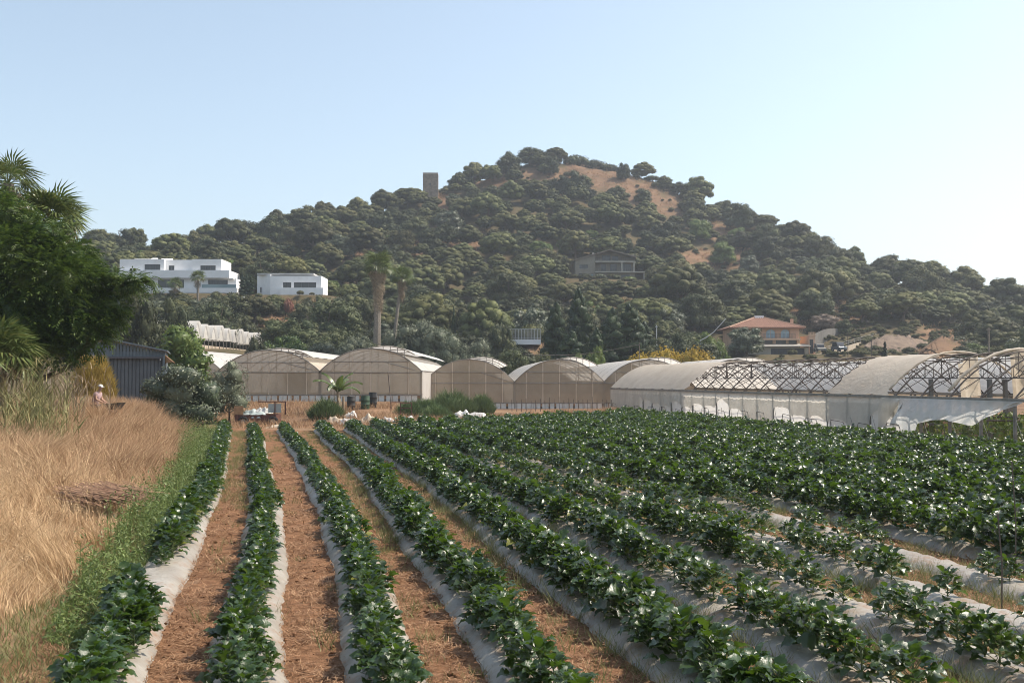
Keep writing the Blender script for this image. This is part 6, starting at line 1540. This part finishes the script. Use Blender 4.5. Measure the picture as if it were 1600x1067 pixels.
# vehicles by the orange house
def car(px, py, Y, Lc, Hc, paint, label, rz, name='car', boxy=1.0):
    q = at(px, py, Y); q.z = at(px, py, Y).z; e = empty(name, q, rz); W = 1.7; hb = Hc * .52
    mb = MB(); prof = [(-Lc/2, .35), (-Lc/2, hb * .95), (-Lc * .32, hb), (Lc * .3, hb), (Lc/2, hb * .85), (Lc/2, .35)]
    n = len(prof); mb.add([(x, -W/2, z) for x, z in prof] + [(x, W/2, z) for x, z in prof], [tuple(range(n)), tuple(reversed(range(n, 2*n)))] + [(i, n + i, n + (i+1) % n, (i+1) % n) for i in range(n)]); mb.build('body', M[paint], e)
    cb = [(-Lc * .40 * boxy, hb), (-Lc * .36 * boxy, Hc), (Lc * .10, Hc), (Lc * .24, hb)]
    mb = MB(); mb.add([(x, -W/2 + .08, z) for x, z in cb] + [(x, W/2 - .08, z) for x, z in cb], [(0,1,2,3),(7,6,5,4),(0,4,5,1),(1,5,6,2),(2,6,7,3)]); mb.build('cabin', M[paint], e)
    for s_ in (-1, 1):
        mb = MB(); y = s_ * (W/2 - .07); mb.quad((-Lc*.36*boxy, y, hb+.06), (Lc*.19, y, hb+.06), (Lc*.085, y, Hc-.1), (-Lc*.335*boxy, y, Hc-.1)); mb.build('side_window', M['glassdark'], e)
        for xk in (-Lc * .31, Lc * .31):
            w = MB().tube([(xk, s_ * (W/2 - .15), .33), (xk, s_ * (W/2 + .06), .33)], .33, 12).build('wheel', M['rubber'], e); MB().tube([(xk, s_ * (W/2 + .062), .33), (xk, s_ * (W/2 + .08), .33)], .18, 10).build('rim', M['galv'], w)
        MB().box(Lc/2 - .01, Lc/2 + .03, s_ * .6 - .12, s_ * .6 + .12, hb * .6, hb * .78).build('headlight', M['glassrail'], e)
    mb = MB(); mb.quad((Lc*.105, -W/2+.15, Hc-.06), (Lc*.105, W/2-.15, Hc-.06), (Lc*.25, W/2-.15, hb+.05), (Lc*.25, -W/2+.15, hb+.05)); mb.build('windscreen', M['glassdark'], e)
    return tag(e, label, 'car')
car(1311, 549, 192, 2.6, 1.75, 'carpaint', 'dark off road car parked on the ramp road', R(-70), 'off_road_car')
car(1281, 550, 194, 1.8, 1.6, 'concrete', 'white boxy vehicle parked beside the orange house', R(-80), 'white_van', 1.15)
car(384, 476, 205, 3.8, 1.5, 'carwhite', 'light car parked under the cypresses between the villas', R(-40), 'parked_car')
# heap of cut canes in the dry grass
p = at(165, 800, 24); p.z = float(hz(np.array([p.x]), np.array([p.y]))[0]) + .35; r2 = np.random.default_rng(6); n = 420
ang = R(-28) + r2.normal(0, .16, n); b = np.stack([r2.normal(0, .35, n), r2.normal(0, .45, n), .25 * r2.random(n) + .1], 1); L = .7 + .7 * r2.random(n)
d = np.stack([np.cos(ang), np.sin(ang), r2.normal(-.12, .08, n)], 1); w_ = np.stack([-np.sin(ang), np.cos(ang), np.zeros(n)], 1) * .010; z_ = np.array([0, 0, .012])
V = np.stack([b - d * L[:, None] / 2 - w_, b - d * L[:, None] / 2 + w_, b + d * L[:, None] / 2 + w_, b + d * L[:, None] / 2 - w_, b - d * L[:, None] / 2 + z_, b + d * L[:, None] / 2 + z_], 1).reshape(-1, 3)
o_ = (np.arange(n) * 6)[:, None]; Fq = np.concatenate([o_ + np.array([[0, 4, 5, 3]]), o_ + np.array([[4, 1, 2, 5]])])
tag(link('cane_heap', np_mesh('cane_heap', V, Fq, M['cane']), None, p), 'flattened heap of brown cut canes lying in the dry grass', 'cane heap')

# ------------------------------------------------------------------ crop plants
def crop_leaf(seed, L=0.24, W=0.19, n=9):
    r2 = np.random.default_rng(seed); top = []; v = []; f = []
    curl = r2.uniform(0.16, 0.34)
    for i in range(n + 1):
        t = i / n; x = L * t; zc = L * (0.22 * math.sin(t * 2.2) - curl * t * t)
        wd = W * 0.5 * (math.sin(math.pi * min(1, (t * 0.93 + 0.07)) ** 0.8) ** 0.75) * (1 + 0.22 * math.cos(t * 19 + r2.random())) if 0 < i < n else (0.006 if i == 0 else 0.0)
        k = 0.05 * math.sin(t * 11 + seed)
        v += [(x, -wd, zc + wd * (0.30 + k) + 0.012 * math.sin(t * 23 + seed)), (x, 0, zc), (x, wd, zc + wd * (0.30 - k) + 0.012 * math.sin(t * 21 + 1 + seed))]
    for i in range(n):
        a_ = i * 3; f += [(a_, a_ + 3, a_ + 4, a_ + 1), (a_ + 1, a_ + 4, a_ + 5, a_ + 2)]
    return np.array(v), np.array(f)
LEAFV = [crop_leaf(i) for i in range(4)]
LEAFM = [np_mesh('crop_leaf', v_, f_, M['crop'], True) for v_, f_ in LEAFV]
LEAFLOW = []
for i in range(3):
    v_, f_ = crop_leaf(i + 20, n=3); LEAFLOW.append((v_, f_))
def leaf_layout(seed, n, rad=0.40, hgt=0.50):
    """list of (position, yaw, pitch, roll, scale) for the leaves of one plant"""
    r2 = np.random.default_rng(seed); out = []
    for k in range(n):
        t = (k + 0.5) / n; yaw = k * 2.39996 + r2.normal(0, .35); z = hgt * (0.10 + 0.90 * t ** 0.8) + r2.normal(0, .03); q = rad * (0.95 - 0.75 * t ** 1.6) * (0.55 + 0.5 * r2.random()) * .62
        pitch = R(5 + 38 * t + r2.normal(0, 12)) - R(8); out.append(((q * math.cos(yaw), q * math.sin(yaw), z), yaw, pitch, r2.normal(0, .3), (0.6 + .45 * r2.random()) * (1.1 - .42 * t)))
    return out
def leaf_matrix(p, yaw, pitch, roll, s_):
    return Matrix.Translation(p) @ Matrix.Rotation(yaw, 4, 'Z') @ Matrix.Rotation(-pitch, 4, 'Y') @ Matrix.Rotation(roll, 4, 'X') @ Matrix.Scale(s_, 4)
LAY = [leaf_layout(200 + i, 38 + 2 * (i % 3)) for i in range(7)]
def stem_mesh(i):
    mb = MB(); r2 = random.Random(i)
    mb.tube([(0, 0, -.02), (.01, 0, .2), (0, .01, .42)], [.013, .011, .007], 5)
    for k, (p, yaw, pitch, roll, s_) in enumerate(LAY[i]):
        if k % 2 == 0: mb.tube([(0, 0, max(.04, p[2] - .12)), p], [.006, .004], 4, False)
    return mb.mesh('stem', M['cropstem'])
STEM = [stem_mesh(i) for i in range(len(LAY))]
def plant_arrays(i, leaves):
    parts = []
    for k, (p, yaw, pitch, roll, s_) in enumerate(LAY[i]):
        v_, f_ = leaves[k % len(leaves)]; m_ = np.array(leaf_matrix(p, yaw, pitch, roll, s_)); parts.append((v_ @ m_[:3, :3].T + m_[:3, 3], [f_]))
    return join_arrays(parts)
FOL = []
for i in range(len(LAY)):
    V, Fs = plant_arrays(i, LEAFV); FOL.append(np_mesh('foliage', V, Fs, M['crop'], True))

rp_ = np.random.default_rng(77); plants = []
ROWSZ = [.88, .76, .80, .95, .98, 1.0] + [1.08] * 20
def sparse(k, y, x):
    """chance of a plant and its size: gaps seen in the photograph"""
    px, py = pix((x, y, 0.2))
    s_ = 1.0; pr = 0.985
    if k == 0 and 870 < py < 950: pr = 0.6; s_ = 0.62
    if k == 5 and px > 1000: pr = 0.85; s_ = 0.85
    if k == 6 and px > 1150: pr = 0.72; s_ = 0.78
    if k == 7 and px > 1080: pr = 0.58; s_ = 0.70
    if k == 8 and px > 1150: pr = 0.55; s_ = 0.64
    if k == 6 and 740 < px < 1000: pr = 0.88; s_ = 0.8
    if k == 7 and 800 < px < 1080: pr = 0.8; s_ = 0.85
    return pr, s_
for k in range(NROW):
    y0, y1 = row_span(k); y = y0 + 0.1
    if y1 - y0 < 2: continue
    while y < y1:
        x = float(row_x(k, y)); pr, s_ = sparse(k, y, x)
        if rp_.random() < pr:
            sz_ = s_ * (0.80 + 0.42 * rp_.random()) * ROWSZ[k]
            plants.append((y, k, x + rp_.normal(0, .05), sz_, rp_.random() * 6.283, int(rp_.integers(len(LAY)))))
            if s_ > 0.9 and rp_.random() < (0.3 if k in (1, 2) else 0.6): plants.append((y + rp_.normal(0, .1), k, x + rp_.choice([-1, 1]) * (.17 + .07 * rp_.random()), sz_ * .82, rp_.random() * 6.283, int(rp_.integers(len(LAY)))))
        y += (0.36 + 0.08 * rp_.random()) * (0.85 if k < 3 else 1)
def inview(p):
    px, py = pix((p[2], p[0], 0.3)); m_ = 45 / p[0] * 10; return -m_ < px < 1600 + m_ and py < 1120
vis = sorted([p for p in plants if inview(p)], key=lambda p: p[0])
hidden = [p for p in plants if not inview(p)]
seen_row = {}
for i, (y, k, x, s_, rz, v_) in enumerate(vis[:300]):
    e = empty('crop_plant', (x, y, 0.18), rz); e.scale = (s_, s_, s_)
    link('stem', STEM[v_], e)
    if i < 84:
        for q_, (p, yaw, pitch, roll, sc_) in enumerate(LAY[v_]):
            o = link('leaf', LEAFM[q_ % 4], e); o.matrix_local = leaf_matrix(p, yaw, pitch, roll, sc_)
    else:
        link('foliage', FOL[v_], e)['kind'] = 'stuff'
    n_ = seen_row.get(k, 0); seen_row[k] = n_ + 1
    lab = '%s crop plant, %s from the near end of the %s bed from left' % ('small sparse' if sparse(k, y, x)[1] < .9 else 'dark leafy', nth(n_ + 1), ORD[k])
    tag(e, lab, 'crop plant', 'crop plants in the near part of the beds')
far = [p for p in vis[300:] + hidden if not (p[0] > 60 and rp_.random() < 0.12)]
gn_scatter('far_crop', FOL, [(p[2], p[0], .17) for p in far], [(rp_.normal(0, .08), rp_.normal(0, .08), p[4]) for p in far], [(p[3],) * 3 for p in far], [p[5] for p in far], 'dense dark green crop rows covering the rest of the field', 'crop')

# ------------------------------------------------------------------ straw, weeds and grasses
def hzv(x, y): return hz(np.asarray(x, float), np.asarray(y, float))
r4 = np.random.default_rng(12)
# straw litter lying on the paths
n = 150000; y = 8.5 + 34 * r4.random(n) ** 1.8; k = r4.integers(-1, 10, n); x = np.zeros(n)
for kk in range(-1, 10):
    m_ = k == kk; a_ = row_x(max(kk, 0), y[m_]) - (1.0 if kk < 0 else 0); b_ = row_x(kk + 1, y[m_]); t_ = 0.24 + 0.52 * r4.random(m_.sum()) if kk >= 0 else 0.3 * r4.random(m_.sum()); x[m_] = a_ + (b_ - a_) * t_
ok = (np.abs(x) < 0.54 * y + .5) & (r4.random(n) < .62 + 1.3 * _vnoise(x, y, .8, 71) + .9 * _vnoise(x, y, .25, 72)); x, y = x[ok], y[ok]; n = len(x)
an = r4.random(n) * 6.283; L = (0.03 + 0.075 * r4.random(n)) * (1 + y / 50); d = np.stack([np.cos(an), np.sin(an), r4.normal(.05, .3, n)], 1) * L[:, None] / 2; w_ = np.stack([-np.sin(an), np.cos(an), np.zeros(n)], 1) * (0.0026 + 0.00014 * y)[:, None]
c_ = np.stack([x, y, 0.045 + 0.035 * r4.random(n)], 1)
V = np.stack([c_ - d - w_, c_ - d + w_, c_ + d + w_, c_ + d - w_], 1).reshape(-1, 3)
tag(link('straw_litter', np_mesh('straw_litter', V, np.arange(n * 4).reshape(n, 4), M['straw_blade'])), 'orange straw litter on the paths between the beds', 'straw', None, 'stuff')
# clods
n = 1500; y = 9 + 22 * r4.random(n) ** 1.5; k = r4.integers(0, 9, n); x = np.array([float(row_x(a_, b_) + (row_x(a_ + 1, b_) - row_x(a_, b_)) * (.27 + .46 * r4.random())) for a_, b_ in zip(k, y)])
bm = bmesh.new(); bmesh.ops.create_icosphere(bm, subdivisions=1, radius=1.0); iv0 = np.array([v.co[:] for v in bm.verts]); if0 = np.array([[v.index for v in f.verts] for f in bm.faces]); bm.free()
s_ = 0.010 + 0.028 * r4.random(n) ** 2.5; V = (np.stack([x, y, np.full(n, .05)], 1)[:, None, :] + iv0[None] * s_[:, None, None] * (1 + .25 * r4.normal(size=(n, len(iv0), 1))) * np.array([1.2, 1, .7])).reshape(-1, 3)
Fq = (if0[None] + (np.arange(n) * len(iv0))[:, None, None]).reshape(-1, 3)
tag(link('soil_clods', np_mesh('soil_clods', V, Fq, M['soil'])), 'small dark clods scattered on the straw paths', 'clods', None, 'stuff')
# green grass tufts on the paths and bed edges
tx, ty, th = [], [], []
for _ in range(5200):
    yy = 10 + 55 * r4.random() ** 1.3; kk = int(r4.integers(0, 12)); a_, b_ = float(row_x(kk, yy)), float(row_x(kk + 1, yy)); t_ = r4.choice([0.28, 0.74, 0.5, 0.6]) + r4.normal(0, .07)
    pr = {0: .10 if yy < 26 else .9, 1: .06 if yy < 45 else .5, 2: .25 if yy < 18 else .8, 3: .35 if yy < 16 else .7, 4: .7}.get(kk, 0.85)
    if r4.random() > pr: continue
    m_ = int(r4.integers(14, 40)); cx_, cy_ = a_ + (b_ - a_) * t_, yy
    tx += list(cx_ + r4.normal(0, .09, m_)); ty += list(cy_ + r4.normal(0, .12, m_)); th += list((.10 + (.30 if kk > 4 else .20) * r4.random()) * (.6 + .6 * r4.random(m_)))
for _ in range(900):      # weeds rooted along the thinly planted beds
    kk = int(r4.integers(4, 9)); yy = 10.5 + 26 * r4.random() ** 1.2; cx_ = float(row_x(kk, yy)) + r4.choice([-1, 1]) * (.30 + .25 * r4.random()); m_ = int(r4.integers(12, 34))
    tx += list(cx_ + r4.normal(0, .08, m_)); ty += list(yy + r4.normal(0, .10, m_)); th += list((.14 + .26 * r4.random()) * (.6 + .6 * r4.random(m_)))
tx, ty, th = np.array(tx), np.array(ty), np.array(th)
V, Fs = blades(np.stack([tx, ty, np.full(len(tx), .03)], 1), th, .3 + .6 * r4.random(len(tx)), .009, r4, segs=1)
tag(link('path_grass', np_mesh('path_grass', V, Fs, M['greengrass'])), 'green and yellow grass tufts along the bed edges', 'grass', None, 'stuff')
# dry grass on the bank
def bank_pts(n, y0, y1, w0, w1, pw=1.6):
    y = y0 + (y1 - y0) * r4.random(n) ** pw; le = left_edge(y); x = le - (w0 + (w1 - w0) * r4.random(n)); ok = (x > -0.53 * y - 1.5); return x[ok], y[ok]
def green_edge(y): return np.interp(y, [8, 11, 13.5, 16, 32, 50, 66], [1.6, 1.3, .9, .4, .35, 1.0, 1.2])
x, y = bank_pts(170000, 9.0, 56, 0.1, 11.0, 1.45); de = left_edge(y) - x
ge = green_edge(y); ok = de > ge * (0.85 + .3 * r4.random(len(x))); x, y, de = x[ok], y[ok], de[ok]
clump = 1.1 * _vnoise(x, y, .55, 30) + _vnoise(x, y, .9, 31) + _vnoise(x, y, 2.2, 32); hh = (.35 + .45 * r4.random(len(x))) * (1 + 1.0 * clump) * np.interp(de, [.5, 2, 6], [.7, 1.05, 1.2]) * np.interp(y, [10, 25, 40], [.9, 1.1, 1.6]); hh = np.clip(hh, .15, 1.5)
fl = (y > 22) & (r4.random(len(x)) < sstep(20, 34, y) * .85)
wind = R(160) + r4.normal(0, .7, len(x)) + 5 * _vnoise(x, y, .8, 40)
for sel, nm, mt, lab in ((~fl, 'dry_grass', 'drygrass', 'tall golden dry grass covering the bank at left'), (fl, 'dry_brown_grass', 'dryfluff', 'fluffy reddish brown dry grass before the shed')):
    V, Fs = blades(np.stack([x[sel], y[sel], hzv(x[sel], y[sel]) - .03], 1), hh[sel], .35 + .8 * r4.random(sel.sum()), .010 + .00030 * y[sel], r4, ang=wind[sel])
    tag(link(nm, np_mesh(nm, V, Fs, M[mt])), lab, 'grass', None, 'stuff')
n = 5200; y = 10 + 42 * r4.random(n) ** 1.3; x = left_edge(y) - (.7 + 9 * r4.random(n)); hs3 = .55 + .6 * r4.random(n); zb3 = hzv(x, y); an3 = R(160) + r4.normal(0, 1.0, n); ln3 = .15 + .5 * r4.random(n)
V1, F1 = blades(np.stack([x, y, zb3], 1), hs3, ln3, .009, r4, ang=an3)
tip = np.stack([x + np.cos(an3) * hs3 * ln3, y + np.sin(an3) * hs3 * ln3, zb3 + hs3 * (1 - .25 * ln3)], 1); src = np.repeat(np.arange(n), 7); P = tip[src] + r4.normal(0, .03, (len(src), 3)) + np.array([0, 0, -.05])
V2, F2 = leaf_quads(P, _unit(r4.normal(size=(len(src), 3))), .055, r4, .3, .5)
V, Fs = join_arrays([(V1, F1), (V2, F2)]); tag(link('seed_stalks', np_mesh('seed_stalks', V, Fs, M['drygrass'])), 'pale seed stalks standing above the dry grass', 'grass', None, 'stuff')
# green grass strip and tall weeds beside the first bed
x, y = bank_pts(52000, 9.0, 66, -0.6, 1.9, 1.5); de = left_edge(y) - x; ok = de < green_edge(y) * (0.8 + .45 * r4.random(len(x))); x, y, de = x[ok], y[ok], de[ok]
hh = (.10 + .22 * r4.random(len(x))) * np.interp(y, [10, 16, 22], [.8, 1.0, 1.4])
V, Fs = blades(np.stack([x, y, hzv(x, y) - .02], 1), hh, .4 + .7 * r4.random(len(x)), .008 + .0002 * y, r4)
tag(link('green_grass', np_mesh('green_grass', V, Fs, M['greengrass'])), 'green grass along the left edge of the field', 'grass', None, 'stuff')
n = 2300; y = 13.0 + 54 * r4.random(n) ** 1.4; x = left_edge(y) - (-.62 + np.interp(y, [13, 17, 40, 55], [.6, .95, 1.1, 1.9]) * r4.random(n)); hs2 = (.34 + .85 * r4.random(n) ** 1.7) * np.clip(1 + 1.3 * _vnoise(x, y, 1.3, 61) + .8 * _vnoise(x, y, .5, 62), .35, 1.7) * np.interp(y, [13, 16, 20, 30, 66], [.3, .55, 1.0, 1.0, .75]); zb2 = hzv(x, y)
V1, F1 = blades(np.stack([x, y, zb2], 1), hs2, .08 + .2 * r4.random(n), .012, r4)
src = np.repeat(np.arange(n), 12); t_ = .25 + .75 * r4.random(len(src)); P = np.stack([x[src], y[src], zb2[src] + hs2[src] * t_], 1) + r4.normal(0, .05, (len(src), 3)) * np.array([1, 1, .3])
V2, F2 = leaf_quads(P, _unit(r4.normal(size=(len(src), 3)) * .6 + np.array([0, 0, 1.0])), .085, r4, .30, .3)
V, Fs = join_arrays([(V1, F1), (V2, F2)]); tag(link('tall_weeds', np_mesh('tall_weeds', V, Fs, M['weedleaf'])), 'tall leafy green weeds between the dry grass and the first bed', 'weeds', None, 'stuff')
# dry grass strip at the far end of the field
n = 26000; x = -24 + 34 * r4.random(n); y = FAR_Y(x) + .3 + r4.random(n) * np.interp(x, [-24, -10, -5, 9], [20, 18, 9, 5]); hh = (.2 + .5 * r4.random(n)) * (1 + .9 * _vnoise(x, y, 2.2, 51)); pick = (_vnoise(x, y, 3.0, 52) > -.18); x, y, hh = x[pick], y[pick], hh[pick]
V, Fs = blades(np.stack([x, y, hzv(x, y) - .02], 1), hh, .2 + .7 * r4.random(len(x)), .03, r4)
tag(link('far_dry_grass', np_mesh('far_dry_grass', V, Fs, M['dryfluff'])), 'dry brown grass between the field and the greenhouses', 'grass', None, 'stuff')
n = 9000; u_ = 70 * r4.random(n); v_ = -.95 + .5 * r4.random(n); x = RW0[0] + RWU[0] * u_ + RWV[0] * v_; y = RW0[1] + RWU[1] * u_ + RWV[1] * v_
V, Fs = blades(np.stack([x, y, np.zeros(n)], 1), .15 + .4 * r4.random(n) ** 2, .2 + .6 * r4.random(n), .018, r4)
tag(link('wall_foot_grass', np_mesh('wall_foot_grass', V, Fs, M['dryfluff'])), 'dry grass along the foot of the greenhouse side wall', 'grass', None, 'stuff')

# ------------------------------------------------------------------ haze
m, nt, out = _new('haze'); pv = nt.nodes.new('ShaderNodeVolumePrincipled'); pv.inputs['Color'].default_value = (0.82, 0.88, 0.95, 1); pv.inputs['Density'].default_value = HAZE = 0.00036; pv.inputs['Anisotropy'].default_value = 0.35
nt.links.new(pv.outputs[0], out.inputs['Volume'])
hzb = MB().box(-1450, 1450, -340, 1560, -3.0, 118).build('haze', m); tag(hzb, 'thin pale summer haze over the valley', 'haze', None, 'stuff')
